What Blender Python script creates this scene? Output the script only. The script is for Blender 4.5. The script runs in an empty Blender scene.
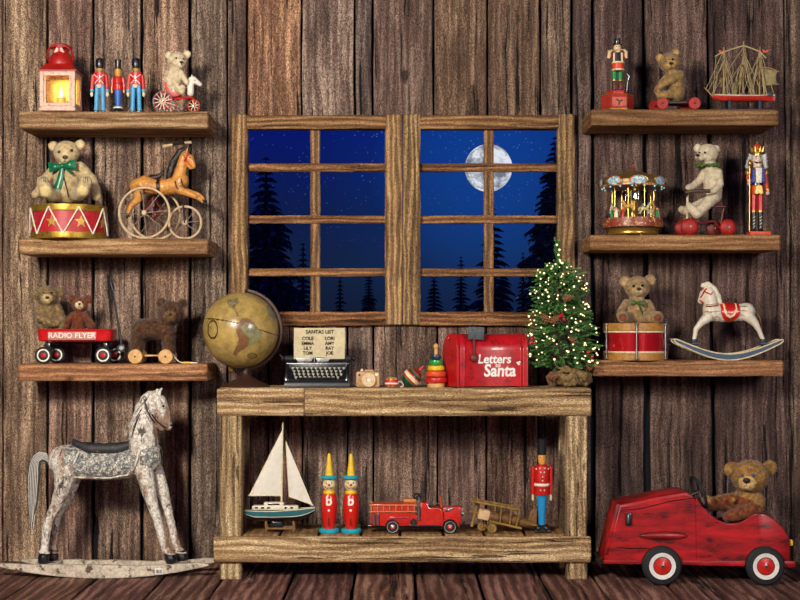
import bpy, bmesh, math, random
from mathutils import Vector, Matrix, Euler, noise
random.seed(7)
PI = math.pi
SC = bpy.context.scene
COL = SC.collection
CAMD, K, HZ, ZC = 6.0, 0.0045, 330.0, 1.044     # camera distance from the wall, metres per pixel at the wall, horizon row, eye height

def m(d): return K*(CAMD-d)/CAMD
def WX(px, d): return (px-400.0)*m(d)
def WZ(row, d): return ZC+(HZ-row)*m(d)

# ------------------------------------------------------------------ materials
def lin(h):
    if isinstance(h, str):
        h = h.lstrip('#'); c = [int(h[i:i+2], 16)/255.0 for i in (0, 2, 4)]
        return tuple((v/12.92 if v <= .04045 else ((v+.055)/1.055)**2.4) for v in c)
    return h
class NT:
    def __init__(s, name):
        s.m = bpy.data.materials.new(name); s.m.use_nodes = True; s.t = s.m.node_tree; s.t.nodes.clear()
    def n(s, typ, props=None, **ins):
        nd = s.t.nodes.new('ShaderNode'+typ)
        for k, v in (props or {}).items(): setattr(nd, k, v)
        for k, v in ins.items():
            key = int(k[1:]) if k[0] == 'i' and k[1:].isdigit() else k.replace('_', ' ')
            sk = nd.inputs[key]
            if isinstance(v, bpy.types.NodeSocket): s.t.links.new(v, sk)
            else: sk.default_value = v
        return nd
    def ramp(s, fac, stops):
        nd = s.t.nodes.new('ShaderNodeValToRGB'); e = nd.color_ramp.elements
        while len(e) < len(stops): e.new(.5)
        for el, (p, c) in zip(e, stops):
            el.position = p; el.color = (*c, 1) if len(c) == 3 else c
        s.t.links.new(fac, nd.inputs[0]); return nd.outputs[0]
    def math(s, op, a, b=0.0):
        return s.n('Math', {'operation': op}, i0=a, i1=b).outputs[0]
    def mul(s, a, b, fac=1.0):
        nd = s.t.nodes.new('ShaderNodeMix'); nd.data_type = 'RGBA'; nd.blend_type = 'MULTIPLY'
        nd.inputs[0].default_value = fac
        for i, v in ((6, a), (7, b)):
            if isinstance(v, bpy.types.NodeSocket): s.t.links.new(v, nd.inputs[i])
            else: nd.inputs[i].default_value = (*v, 1)
        return nd.outputs[2]
    def mix(s, f, a, b):
        nd = s.t.nodes.new('ShaderNodeMix'); nd.data_type = 'RGBA'
        for i, v in ((0, f), (6, a), (7, b)):
            if isinstance(v, bpy.types.NodeSocket): s.t.links.new(v, nd.inputs[i])
            elif i == 0: nd.inputs[0].default_value = v
            else: nd.inputs[i].default_value = (*v, 1)
        return nd.outputs[2]
    def out(s, sh): 
        o = s.n('OutputMaterial'); s.t.links.new(sh, o.inputs[0])
MATS = {}
def mat(name, col, rough=.5, metal=0.0, var=.22, sc=260, bump=.15, wear=None, wamt=.0, coat=0.0, emit=None, estr=0.0):
    if name in MATS: return MATS[name]
    c = lin(col); g = NT(name)
    co = g.n('TexCoord').outputs['Object']
    n1 = g.n('TexNoise', Vector=co, Scale=float(sc), Detail=5.0, Roughness=.65).outputs[0]
    n2 = g.n('TexNoise', Vector=co, Scale=float(sc)*.22, Detail=4.0, Roughness=.6).outputs[0]
    v = g.math('ADD', g.math('MULTIPLY', n1, .55), g.math('MULTIPLY', n2, .45))
    lo = tuple(x*(1-var*1.5) for x in c); hi = tuple(min(1, x*(1+var)) for x in c)
    base = g.ramp(v, [(.36, lo), (.5, c), (.62, hi)])
    if wear:
        w = g.n('TexNoise', Vector=co, Scale=float(sc)*.35, Detail=8.0, Roughness=.72).outputs[0]
        f = g.ramp(w, [(.60-wamt*.2, (0, 0, 0)), (.66-wamt*.2, (1, 1, 1))])
        base = g.mix(f, base, lin(wear))
    b = g.n('Bump', Strength=float(bump), Distance=.002, Height=n1).outputs[0]
    p = g.n('BsdfPrincipled', Base_Color=base, Roughness=float(rough), Metallic=float(metal), Normal=b)
    if coat: p.inputs['Coat Weight'].default_value = coat
    if emit:
        p.inputs['Emission Color'].default_value = (*lin(emit), 1); p.inputs['Emission Strength'].default_value = estr
    g.out(p.outputs[0]); MATS[name] = g.m; return g.m
def fur_mat(name, dark, mid, light, sc=420):
    if name in MATS: return MATS[name]
    g = NT(name); co = g.n('TexCoord').outputs['Object']
    n1 = g.n('TexNoise', Vector=co, Scale=float(sc), Detail=4.0, Roughness=.7).outputs[0]
    n2 = g.n('TexNoise', Vector=co, Scale=60.0, Detail=3.0).outputs[0]
    v = g.math('ADD', g.math('MULTIPLY', n1, .65), g.math('MULTIPLY', n2, .35))
    base = g.ramp(v, [(.36, lin(dark)), (.49, lin(mid)), (.62, lin(light))])
    b = g.n('Bump', Strength=.6, Distance=.003, Height=n1).outputs[0]
    p = g.n('BsdfPrincipled', Base_Color=base, Roughness=.95, Normal=b)
    p.inputs['Sheen Weight'].default_value = .25; p.inputs['Specular IOR Level'].default_value = .15
    g.out(p.outputs[0]); MATS[name] = g.m; return g.m
def wood(name, cols, axis='Z', sc=1.0, bump=.6, rings=.5, pit=.35, crack=.6, rough=.8, knots=True, contrast=1.0):
    """cols: crack, dark, mid, light. A per-plank attribute 'tint' colours and shifts the grain."""
    if name in MATS: return MATS[name]
    g = NT(name); co = g.n('TexCoord').outputs['Object']
    at = g.n('Attribute', {'attribute_name': 'tint'})
    sh = g.n('VectorMath', {'operation': 'SCALE'}, i0=at.outputs['Color']); sh.inputs['Scale'].default_value = 23.0
    c2 = g.n('VectorMath', {'operation': 'ADD'}, i0=co, i1=sh.outputs[0]).outputs[0]
    def st(f):
        v = [1.0, 1.0, 1.0]; v['XYZ'.index(axis)] = f; return g.n('Mapping', Vector=c2, Scale=tuple(v)).outputs[0]
    warp = g.n('TexNoise', Vector=st(.35), Scale=7.0*sc, Detail=2.0).outputs[1]
    wv = g.n('VectorMath', {'operation': 'SCALE'}, i0=warp); wv.inputs['Scale'].default_value = .018/sc
    def add(a): return g.n('VectorMath', {'operation': 'ADD'}, i0=a, i1=wv.outputs[0]).outputs[0]
    broad = g.n('TexNoise', Vector=add(st(.15)), Scale=14.0*sc, Detail=4.0, Roughness=.6).outputs[0]
    fine = g.n('TexNoise', Vector=add(st(.05)), Scale=95.0*sc, Detail=7.0, Roughness=.75).outputs[0]
    grain = g.n('TexNoise', Vector=add(st(.28)), Scale=210.0*sc, Detail=4.0, Roughness=.8).outputs[0]
    bx = {'X': 'Z', 'Z': 'X', 'Y': 'X'}[axis]
    wave = g.n('TexWave', {'wave_type': 'BANDS', 'bands_direction': bx}, Vector=add(add(st(.12))), Scale=9.0*sc, Distortion=7.0, Detail=3.0, Detail_Scale=1.3, Detail_Roughness=.6).outputs[1]
    v = g.math('ADD', g.math('MULTIPLY', broad, .42), g.math('MULTIPLY', fine, .33))
    v = g.math('ADD', v, g.math('MULTIPLY', grain, .25))
    v = g.math('ADD', v, g.math('MULTIPLY', g.math('SUBTRACT', wave, .5), .22*rings))
    w = .17/contrast
    base = g.ramp(v, [(.5-w, lin(cols[1])), (.5, lin(cols[2])), (.5+w*.85, lin(cols[3]))])
    ck = g.n('TexNoise', Vector=add(st(.035)), Scale=38.0*sc, Detail=5.0, Roughness=.7).outputs[0]
    cf = g.ramp(ck, [(.375, (1, 1, 1)), (.41, (0, 0, 0))])
    cf = g.math('MULTIPLY', cf, crack)
    base = g.mix(cf, base, lin(cols[0]))
    pt = g.n('TexNoise', Vector=st(.5), Scale=290.0, Detail=3.0, Roughness=.9).outputs[0]
    pf = g.ramp(pt, [(.38, (.15, .15, .15)), (.5, (.92, .92, .92)), (.62, (2.1, 2.1, 2.1))])
    base = g.mul(base, pf, pit)
    h = g.math('SUBTRACT', g.math('ADD', g.math('MULTIPLY', fine, .6), g.math('MULTIPLY', pt, .35)), g.math('MULTIPLY', cf, .6))
    if knots:
        vo = g.n('TexVoronoi', Vector=add(add(st(.45))), Scale=4.2*sc, Randomness=1.0).outputs[0]
        kf = g.ramp(vo, [(.045, (1, 1, 1)), (.075, (0, 0, 0))])
        base = g.mix(g.math('MULTIPLY', kf, .8), base, lin(cols[0]))
        h = g.math('SUBTRACT', h, g.math('MULTIPLY', kf, .5))
    base = g.mul(base, at.outputs['Color'])
    b = g.n('Bump', Strength=bump, Distance=.009, Height=h).outputs[0]
    p = g.n('BsdfPrincipled', Base_Color=base, Roughness=rough, Normal=b); p.inputs['Specular IOR Level'].default_value = .3
    g.out(p.outputs[0]); MATS[name] = g.m; return g.m
def emis(name, col, strength):
    if name in MATS: return MATS[name]
    g = NT(name); e = g.n('Emission', Color=(*lin(col), 1), Strength=float(strength)); g.out(e.outputs[0]); MATS[name] = g.m; return g.m
def glass(name, col='#ffffff', gl=.05, rough=.03):
    if name in MATS: return MATS[name]
    g = NT(name)
    t = g.n('BsdfTransparent', Color=(*lin(col), 1)); s = g.n('BsdfGlossy', Color=(1, 1, 1, 1), Roughness=rough)
    x = g.n('MixShader', i0=gl, i1=t.outputs[0], i2=s.outputs[0]); g.out(x.outputs[0]); MATS[name] = g.m; return g.m

# ------------------------------------------------------------------ things
class Thing:
    """Empty at the base; local units are pixels at the thing's own depth, P() turns a photo point into a local one."""
    def __init__(s, name, label, cat, px, d, zs, group=None):
        s.e = bpy.data.objects.new(name, None); COL.objects.link(s.e)
        s.e.empty_display_size = .05
        s.px, s.d, s.zs, s.s = px, d, zs, m(d)
        s.X0 = WX(px, d); s.b = HZ-(zs-ZC)/s.s
        s.e.location = (s.X0, -d, zs)
        s.e['label'] = label; s.e['category'] = cat
        if group: s.e['group'] = group
    def P(s, px, row, q=0.0):
        dq = s.d+q*s.s
        return Vector(((WX(px, dq)-s.X0)/s.s, -q, (WZ(row, dq)-s.zs)/s.s))
    def R(s, row, q=0.0): return s.P(0, row, q).z
def copy_thing(T, px, label, group=None):
    r = T.e.copy(); COL.objects.link(r); r.location = (WX(px, T.d), -T.d, T.zs); r['label'] = label
    if group: r['group'] = group
    for ch in list(T.e.children):
        c = ch.copy(); COL.objects.link(c); c.parent = r
        for g in list(ch.children):
            d = g.copy(); COL.objects.link(d); d.parent = c
    return r

def frame_of(dirv):
    z = Vector(dirv).normalized()
    a = Vector((0, 0, 1)) if abs(z.z) < .9 else Vector((0, 1, 0))
    x = a.cross(z).normalized(); y = z.cross(x)
    return x, y, z
class MB:
    def __init__(s, T=None):
        s.T = T; s.v = []; s.f = []; s.mi = []; s.m = 0; s.xf = None; s.tints = None; s.tint = None
    def add(s, vs, fs):
        o = len(s.v)
        for p in vs:
            p = Vector(p); s.v.append(s.xf @ p if s.xf else p)
        for f in fs:
            s.f.append([i+o for i in f]); s.mi.append(s.m)
            if s.tint is not None:
                s.tints = s.tints or {}; s.tints[len(s.f)-1] = s.tint
        return s
    def rings(s, R, closed=False, cap=True):
        n = len(R[0]); vs = [p for r in R for p in r]; fs = []
        k = len(R); rng = range(k if closed else k-1)
        for i in rng:
            a, b = i*n, ((i+1) % k)*n
            for j in range(n):
                j2 = (j+1) % n; fs.append((a+j, a+j2, b+j2, b+j))
        if cap and not closed:
            fs.append(tuple(reversed(range(n)))); fs.append(tuple(range((k-1)*n, k*n)))
        return s.add(vs, fs)
    def prism(s, pts, y0, y1, bev=0.0):
        """outline (x, z), extruded from y0 (front) to y1 (back)"""
        A = sum(pts[i][0]*pts[(i+1) % len(pts)][1]-pts[(i+1) % len(pts)][0]*pts[i][1] for i in range(len(pts)))
        if A < 0: pts = pts[::-1]
        def inset(b):
            if b == 0: return pts
            n = len(pts); o = []
            for i in range(n):
                p0, p, p1 = Vector(pts[i-1]), Vector(pts[i]), Vector(pts[(i+1) % n])
                e0 = (p-p0).normalized(); e1 = (p1-p).normalized()
                n0 = Vector((-e0.y, e0.x)); n1 = Vector((-e1.y, e1.x)); nn = n0+n1
                if nn.length < .1: nn = n0
                nn = nn.normalized(); c = max(.5, nn.dot(n0)); o.append(tuple(p+nn*(b/c)))
            return o
        if y0 > y1: y0, y1 = y1, y0
        if bev: L = [(y0, bev), (y0+bev*.3, bev*.3), (y0+bev, 0), (y1-bev, 0), (y1-bev*.3, bev*.3), (y1, bev)]
        else: L = [(y0, 0), (y1, 0)]
        R = [[(x, y, z) for x, z in inset(b)] for y, b in L]
        return s.rings([r for r in R])
    def box(s, c, size, bev=0.0, rot=None):
        x, y, z = size[0]/2, size[1]/2, size[2]/2
        b = min(bev, x*.45, y*.45, z*.45)
        if b: pts = [(-x+b, -z), (x-b, -z), (x, -z+b), (x, z-b), (x-b, z), (-x+b, z), (-x, z-b), (-x, -z+b)]
        else: pts = [(-x, -z), (x, -z), (x, z), (-x, z)]
        old = s.xf; M = Matrix.Translation(Vector(c))
        if rot: M = M @ (Euler(rot).to_matrix().to_4x4() if not isinstance(rot, Matrix) else rot.to_4x4())
        s.xf = old @ M if old else M
        s.prism(pts, -y, y, b); s.xf = old; return s
    def tube(s, path, r, seg=10, closed=False, cap=True, flat=1.0):
        path = [Vector(p) for p in path]; n = len(path)
        rr = r if isinstance(r, (list, tuple)) else [r]*n
        R = []; prev = None
        for i, p in enumerate(path):
            if closed: t = path[(i+1) % n]-path[i-1]
            else: t = path[min(i+1, n-1)]-path[max(i-1, 0)]
            t = t.normalized() if t.length > 1e-9 else Vector((0, 0, 1))
            if prev is None: x, y, _ = frame_of(t)
            else:
                x = (prev-t*prev.dot(t)); x = x.normalized() if x.length > 1e-6 else frame_of(t)[0]; y = t.cross(x)
            prev = x
            R.append([p+(x*math.cos(a)+y*math.sin(a)*flat)*rr[i] for a in [2*PI*j/seg for j in range(seg)]])
        return s.rings(R, closed, cap)
    def cyl(s, a, b, r0, r1=None, seg=16): return s.tube([a, b], [r0, r0 if r1 is None else r1], seg)
    def lathe(s, prof, c=(0, 0, 0), seg=24, axis=None, cap=True):
        x, y, z = frame_of(axis) if axis else (Vector((1, 0, 0)), Vector((0, 1, 0)), Vector((0, 0, 1)))
        c = Vector(c)
        R = [[c+z*h+(x*math.cos(2*PI*j/seg)+y*math.sin(2*PI*j/seg))*max(r, .001) for j in range(seg)] for r, h in prof]
        return s.rings(R, False, cap)
    def ball(s, c, r, seg=14, rot=None):
        r = (r, r, r) if not isinstance(r, (tuple, list)) else r
        c = Vector(c); M = Euler(rot).to_matrix() if rot else None; R = []; h = max(5, seg*2//3)
        vs = []; fs = []
        for i in range(1, h):
            t = PI*i/h
            for j in range(seg):
                a = 2*PI*j/seg; p = Vector((math.sin(t)*math.cos(a)*r[0], math.sin(t)*math.sin(a)*r[1], -math.cos(t)*r[2]))
                vs.append(c+(M @ p if M else p))
        q = Vector((0, 0, r[2])); q = M @ q if M else q
        vs += [c-q, c+q]; b, t = len(vs)-2, len(vs)-1
        for i in range(h-2):
            for j in range(seg): fs.append((i*seg+j, i*seg+(j+1) % seg, (i+1)*seg+(j+1) % seg, (i+1)*seg+j))
        for j in range(seg):
            fs.append((b, (j+1) % seg, j)); fs.append((t, (h-2)*seg+j, (h-2)*seg+(j+1) % seg))
        return s.add(vs, fs)
    def torus(s, c, R, r, axis=(0, 1, 0), seg=36, rs=8, flat=1.0, arc=None):
        x, y, z = frame_of(axis); c = Vector(c)
        a0, a1 = arc or (0, 2*PI); n = seg
        pts = [(math.cos(a), math.sin(a)) for a in [a0+(a1-a0)*i/(n if not arc else n-1) for i in range(n)]]
        RR = []
        for ca, sa in pts:
            o = x*ca+y*sa
            RR.append([c+o*R+(o*math.cos(b)*r+z*math.sin(b)*r*flat) for b in [2*PI*j/rs for j in range(rs)]])
        return s.rings(RR, arc is None, arc is not None)
    def plank(s, a, b, w, t, jit=.0, n=None, bev=None, seed=None, up=(0, 0, 1)):
        """rough board from a to b; w across (side direction), t thickness, wavering edges; centre line a-b"""
        rnd = random.Random(seed if seed is not None else random.random())
        a, b = Vector(a), Vector(b); ax = (b-a); L = ax.length; ax.normalize()
        up = Vector(up); side = ax.cross(up).normalized(); up = side.cross(ax).normalized()
        n = n or max(2, int(L/.06)); bev = bev if bev is not None else min(w, t)*.1
        sec = []
        W, H = w/2, t/2
        for (sx, sz) in ((-1, -1), (1, -1), (1, 1), (-1, 1)):
            o = [(sx*(W-bev), sz*H), (sx*W, sz*(H-bev))]
            if sx*sz > 0: o = o[::-1] if True else o
            sec += o
        # order the eight corners counter-clockwise
        sec.sort(key=lambda p: math.atan2(p[1]/H, p[0]/W))
        R = []; ph = [rnd.uniform(0, 50) for _ in range(4)]
        st = [0]+[(i/n) for i in range(n+1)]+[1]
        for k, u in enumerate(st):
            end = (k == 0 or k == len(st)-1); p = a+ax*(L*u)
            if end: pass
            elif k == 1: p = p+ax*bev
            elif k == len(st)-2: p = p-ax*bev
            ring = []
            for (x, z) in sec:
                q = (1 if x > 0 else 0)+(2 if z > 0 else 0)
                j1 = noise.noise(Vector((u*L*9, ph[q], 0)))*jit+noise.noise(Vector((u*L*40, ph[q], 3)))*jit*.4
                j2 = noise.noise(Vector((u*L*9, ph[q], 9)))*jit*.7
                f = (1-bev/W*.8, 1-bev/H*.8) if end else (1, 1)
                ring.append(p+side*(x*f[0]+j1)+up*(z*f[1]+j2))
            R.append(ring)
        return s.rings(R)
    def build(s, name, mats, parent=None, label=None, angle=38, kind=None, smooth=True):
        me = bpy.data.meshes.new(name)
        sc = s.T.s if s.T else 1.0
        me.from_pydata([tuple(v*sc) for v in s.v], [], s.f)
        if not isinstance(mats, (list, tuple)): mats = [mats]
        for x in mats: me.materials.append(x)
        me.polygons.foreach_set('material_index', [min(i, len(mats)-1) for i in s.mi])
        if s.tints is not None:
            ca = me.color_attributes.new('tint', 'FLOAT_COLOR', 'CORNER')
            for pi, p in enumerate(me.polygons):
                c = s.tints.get(pi, (1, 1, 1))
                for li in p.loop_indices: ca.data[li].color = (*c, 1)
        bm = bmesh.new(); bm.from_mesh(me); bmesh.ops.recalc_face_normals(bm, faces=bm.faces); bm.to_mesh(me); bm.free()
        if smooth:
            me.polygons.foreach_set('use_smooth', [True]*len(me.polygons)); me.set_sharp_from_angle(angle=math.radians(angle))
            big = set()
            for p in me.polygons:
                if p.loop_total > 8: big.update(p.edge_keys)
            if big:
                at = me.attributes.get('sharp_edge') or me.attributes.new('sharp_edge', 'BOOLEAN', 'EDGE')
                for ed in me.edges:
                    if ed.key in big: at.data[ed.index].value = True
        me.update()
        o = bpy.data.objects.new(name, me); COL.objects.link(o)
        if parent is not None: o.parent = parent
        elif s.T: o.parent = s.T.e
        if label: o['label'] = label
        if kind: o['kind'] = kind
        return o
def top(o, label, cat, group=None, kind=None):
    o['label'] = label; o['category'] = cat
    if group: o['group'] = group
    if kind: o['kind'] = kind
    return o
def tintv(f=.12, base=(1, 1, 1)):
    k = 1+random.uniform(-f, f); return tuple(b*k*(1+random.uniform(-f*.3, f*.3)) for b in base)

class Org(MB):
    """organic bodies: overlapping balls and limbs fused into one continuous skin"""
    def limb(s, pts):
        """pts: [(Vector, r), ...]"""
        for (p, r), (q, t) in zip(pts, pts[1:]):
            p, q = Vector(p), Vector(q); L = (q-p).length; n = max(1, int(L/(min(r, t)*.45)))
            for i in range(n+1):
                u = i/n; s.ball(p.lerp(q, u), r+(t-r)*u, 12)
        return s
    def fuse(s, name, mats, voxel=.9, smooth=3, paint=None, fur=None, amp=0.0, freq=.5, parent=None, label=None, furang=.5):
        me = bpy.data.meshes.new('tmp'); me.from_pydata([tuple(v) for v in s.v], [], s.f)
        o = bpy.data.objects.new('tmp', me); COL.objects.link(o)
        r = o.modifiers.new('r', 'REMESH'); r.mode = 'VOXEL'; r.voxel_size = voxel; r.use_smooth_shade = True
        if smooth:
            sm = o.modifiers.new('s', 'SMOOTH'); sm.factor = .5; sm.iterations = smooth
        dg = bpy.context.evaluated_depsgraph_get(); ev = o.evaluated_get(dg); m2 = ev.to_mesh()
        vs = [v.co.copy() for v in m2.vertices]; ns = [v.normal.copy() for v in m2.vertices]
        fs = [list(p.vertices) for p in m2.polygons]
        cen = [p.center.copy() for p in m2.polygons]; nor = [p.normal.copy() for p in m2.polygons]
        ev.to_mesh_clear(); bpy.data.objects.remove(o); bpy.data.meshes.remove(me)
        if amp: vs = [v+n*(noise.noise(v*freq)*amp+noise.noise(v*freq*2.7)*amp*.5) for v, n in zip(vs, ns)]
        mi = [(paint(c, n) if paint else 0) or 0 for c, n in zip(cen, nor)]
        if fur:
            ln, cnt, wd = fur; rnd = random.Random(len(fs)); nf = len(cen)
            for _ in range(cnt):
                i = rnd.randrange(nf); c = cen[i]; n = nor[i]; a, b, _z = frame_of(n)
                ja = noise.noise(c*.25)*6
                tip = n+(a*math.cos(ja)+b*math.sin(ja))*furang+Vector((rnd.gauss(0, .35), rnd.gauss(0, .35), rnd.gauss(0, .35)-.15))
                tip = c+tip.normalized()*ln*rnd.uniform(.6, 1.25)
                k = len(vs); t = rnd.uniform(0, 6)
                for j in range(3): vs.append(c-n*wd+(a*math.cos(t+j*2.094)+b*math.sin(t+j*2.094))*wd)
                vs.append(tip)
                for j in range(3): fs.append([k+j, k+(j+1) % 3, k+3]); mi.append(mi[i])
        s.v, s.f, s.mi, s.xf = vs, fs, mi, None
        me = bpy.data.meshes.new(name); sc = s.T.s
        me.from_pydata([tuple(v*sc) for v in vs], [], fs)
        for x in (mats if isinstance(mats, (list, tuple)) else [mats]): me.materials.append(x)
        me.polygons.foreach_set('material_index', mi); me.polygons.foreach_set('use_smooth', [True]*len(mi)); me.update()
        ob = bpy.data.objects.new(name, me); COL.objects.link(ob); ob.parent = parent or s.T.e
        if label: ob['label'] = label
        return ob
def inpoly(x, y, P):
    c = False; n = len(P)
    for i in range(n):
        (x0, y0), (x1, y1) = P[i], P[i-1]
        if (y0 > y) != (y1 > y) and x < (x1-x0)*(y-y0)/(y1-y0)+x0: c = not c
    return c
def text_mesh(T, body, size, name, material, loc, parent=None, extrude=.15, rot=None, align='CENTER', shear=0, bold=0.0, fn=None, xs=1.0, line=1.0, label=None):
    """lettering, size in local px; lies in the xz plane facing -y"""
    cu = bpy.data.curves.new('t', 'FONT'); cu.body = body; cu.size = size; cu.align_x = align; cu.align_y = 'CENTER'
    cu.extrude = extrude; cu.offset = bold; cu.shear = shear; cu.resolution_u = 3; cu.space_line = line
    o = bpy.data.objects.new('t', cu); COL.objects.link(o)
    dg = bpy.context.evaluated_depsgraph_get(); me = bpy.data.meshes.new_from_object(o.evaluated_get(dg))
    bpy.data.objects.remove(o); bpy.data.curves.remove(cu)
    M = Matrix.Translation(Vector(loc)) @ (Euler(rot).to_matrix().to_4x4() if rot else Matrix()) @ Matrix.Rotation(PI/2, 4, 'X')
    for v in me.vertices:
        c = Vector((v.co.x*xs, v.co.y, v.co.z)); c = M @ c
        if fn: c = fn(c)
        v.co = c*T.s
    me.materials.clear(); me.materials.append(material); me.name = name
    ob = bpy.data.objects.new(name, me); COL.objects.link(ob); ob.parent = parent or T.e
    if label: ob['label'] = label
    return ob
# ------------------------------------------------------------------ woods
W_WALL = wood('weathered_wall_wood', ['#0b0a0d', '#382d2b', '#7f6c5f', '#c4b09c'], 'Z', 1.0, bump=1.0, crack=.95, pit=1.0, contrast=1.35, rings=.25)
W_FLOOR = wood('dark_floor_wood', ['#0a0506', '#33201a', '#6a463b', '#a5806f'], 'Y', .8, bump=.8, crack=.9, pit=.9, contrast=1.3)
W_SHELF = wood('shelf_wood', ['#2a1a12', '#66492f', '#9c7854', '#c9aa80'], 'X', 1.3, bump=.6, crack=.6, pit=.5, rings=.6)
W_PINE_X = wood('pine_wood_x', ['#33230f', '#6a5038', '#a88a64', '#e0c8a0'], 'X', 1.2, bump=.8, crack=.9, pit=.8, rings=.6, contrast=1.15)
W_PINE_Z = wood('pine_wood_z', ['#33230f', '#66503a', '#a08664', '#d6c09a'], 'Z', 1.3, bump=.8, crack=.9, pit=.8, rings=.55, contrast=1.15)
W_PINE_Y = wood('pine_wood_y', ['#3a2515', '#6b4d30', '#96744c', '#b99a6c'], 'Y', 1.2, bump=.5, crack=.5, pit=.5, rings=.6)
W_FRX = wood('frame_wood_x', ['#20150d', '#4e3a2a', '#86694a', '#bf9f74'], 'X', 1.4, bump=.6, crack=.6, pit=.8, rings=.8)
W_FRZ = wood('frame_wood_z', ['#20150d', '#4e3b2a', '#876b4b', '#c4a377'], 'Z', 1.4, bump=.6, crack=.6, pit=.8, rings=.8)
DARK = mat('gap_dark', '#0a0c18', .95, var=.1)

# ------------------------------------------------------------------ wall of vertical planks
def P3(px, row, d): return Vector((WX(px, d), -d, WZ(row, d)))
ZB, ZT = WZ(324, 0), WZ(116, 0)
wl = MB()
def wplank(x0, x1, z0, z1, tint, g=1.0, back=0.0, sk=0.0):
    wl.tint = tuple(c*k for c, k in zip(tint, [1+random.uniform(-.03, .03) for _ in range(3)]))
    a, b = WX(x0+g, 0), WX(x1-g*.4, 0); t = .026
    y = .004+back+random.uniform(-.003, .004)+t/2
    sk *= K
    wl.plank(((a+b)/2+sk, y, z0), ((a+b)/2, y, z1), b-a, t, .0042, up=(0, -1, 0), bev=.003)
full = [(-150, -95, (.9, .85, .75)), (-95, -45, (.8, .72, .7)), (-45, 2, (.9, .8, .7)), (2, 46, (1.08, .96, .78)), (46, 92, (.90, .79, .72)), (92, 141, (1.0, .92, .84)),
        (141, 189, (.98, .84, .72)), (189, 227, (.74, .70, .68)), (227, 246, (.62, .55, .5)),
        (571, 592, (.55, .5, .5)), (592, 643, (.42, .37, .38)), (643, 705, (.47, .40, .39)), (705, 782, (.43, .36, .37)), (782, 835, (.56, .48, .44)), (835, 890, (.5, .45, .42)), (890, 950, (.5, .45, .42))]  # right-hand planks tinted darker, putting the light's fall-off into their colour
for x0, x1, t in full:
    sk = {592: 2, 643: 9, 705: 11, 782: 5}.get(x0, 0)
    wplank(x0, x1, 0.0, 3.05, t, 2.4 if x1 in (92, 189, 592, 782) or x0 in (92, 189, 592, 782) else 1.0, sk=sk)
for x0, x1, t in [(246, 301, (1.12, .82, .62)), (301, 354, (.82, .76, .74)), (354, 372, (.5, .48, .52)), (372, 433, (.58, .50, .48)), (433, 487, (.62, .52, .42)), (487, 540, (.58, .49, .40)), (540, 571, (.66, .62, .56))]:
    wplank(x0, x1, ZT-.02, 3.05, t, 1.6)
for x0, x1, t in [(246, 268, (.62, .45, .42)), (268, 302, (.62, .46, .43)), (302, 347, (.85, .78, .76)), (347, 373, (.84, .78, .8)), (373, 437, (.78, .70, .68)), (437, 486, (.72, .62, .60)), (486, 538, (.68, .56, .52)), (538, 571, (.6, .5, .48))]:
    wplank(x0, x1, 0.0, ZB+.02, t, 1.4)
wl.tint = (.1, .1, .15); wl.m = 1
for x0, x1, z0, z1 in [(-150, 244, 0, 3.05), (562, 950, 0, 3.05), (244, 562, 0, ZB+.02), (244, 562, ZT-.02, 3.05)]:
    wl.box(((WX(x0, 0)+WX(x1, 0))/2, .045, (z0+z1)/2), (WX(x1, 0)-WX(x0, 0), .01, z1-z0))
o = wl.build('wall_back', [W_WALL, DARK], kind='structure')

# ------------------------------------------------------------------ floor
fl = MB(); x = -3.0; i = 0
while x < 3.0:
    w = random.uniform(.22, .3); k = random.uniform(.75, 1.2)
    fl.tint = (k, k*random.uniform(.92, 1), k*random.uniform(.9, 1.02))
    ys = sorted([-7.2, .06]+[random.uniform(-6, -1.2)])
    for y0, y1 in zip(ys, ys[1:]):
        fl.plank((x+w/2, y0+.003, -.0125), (x+w/2, y1-.003, -.0125), w-.014, .025, .004, n=40, bev=.006)
    x += w
fl.tint = (.05, .05, .05); fl.m = 1; fl.box((0, -3.57, -.03), (6.2, 7.3, .008))
fl.build('floor', [W_FLOOR, DARK], kind='structure')

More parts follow.
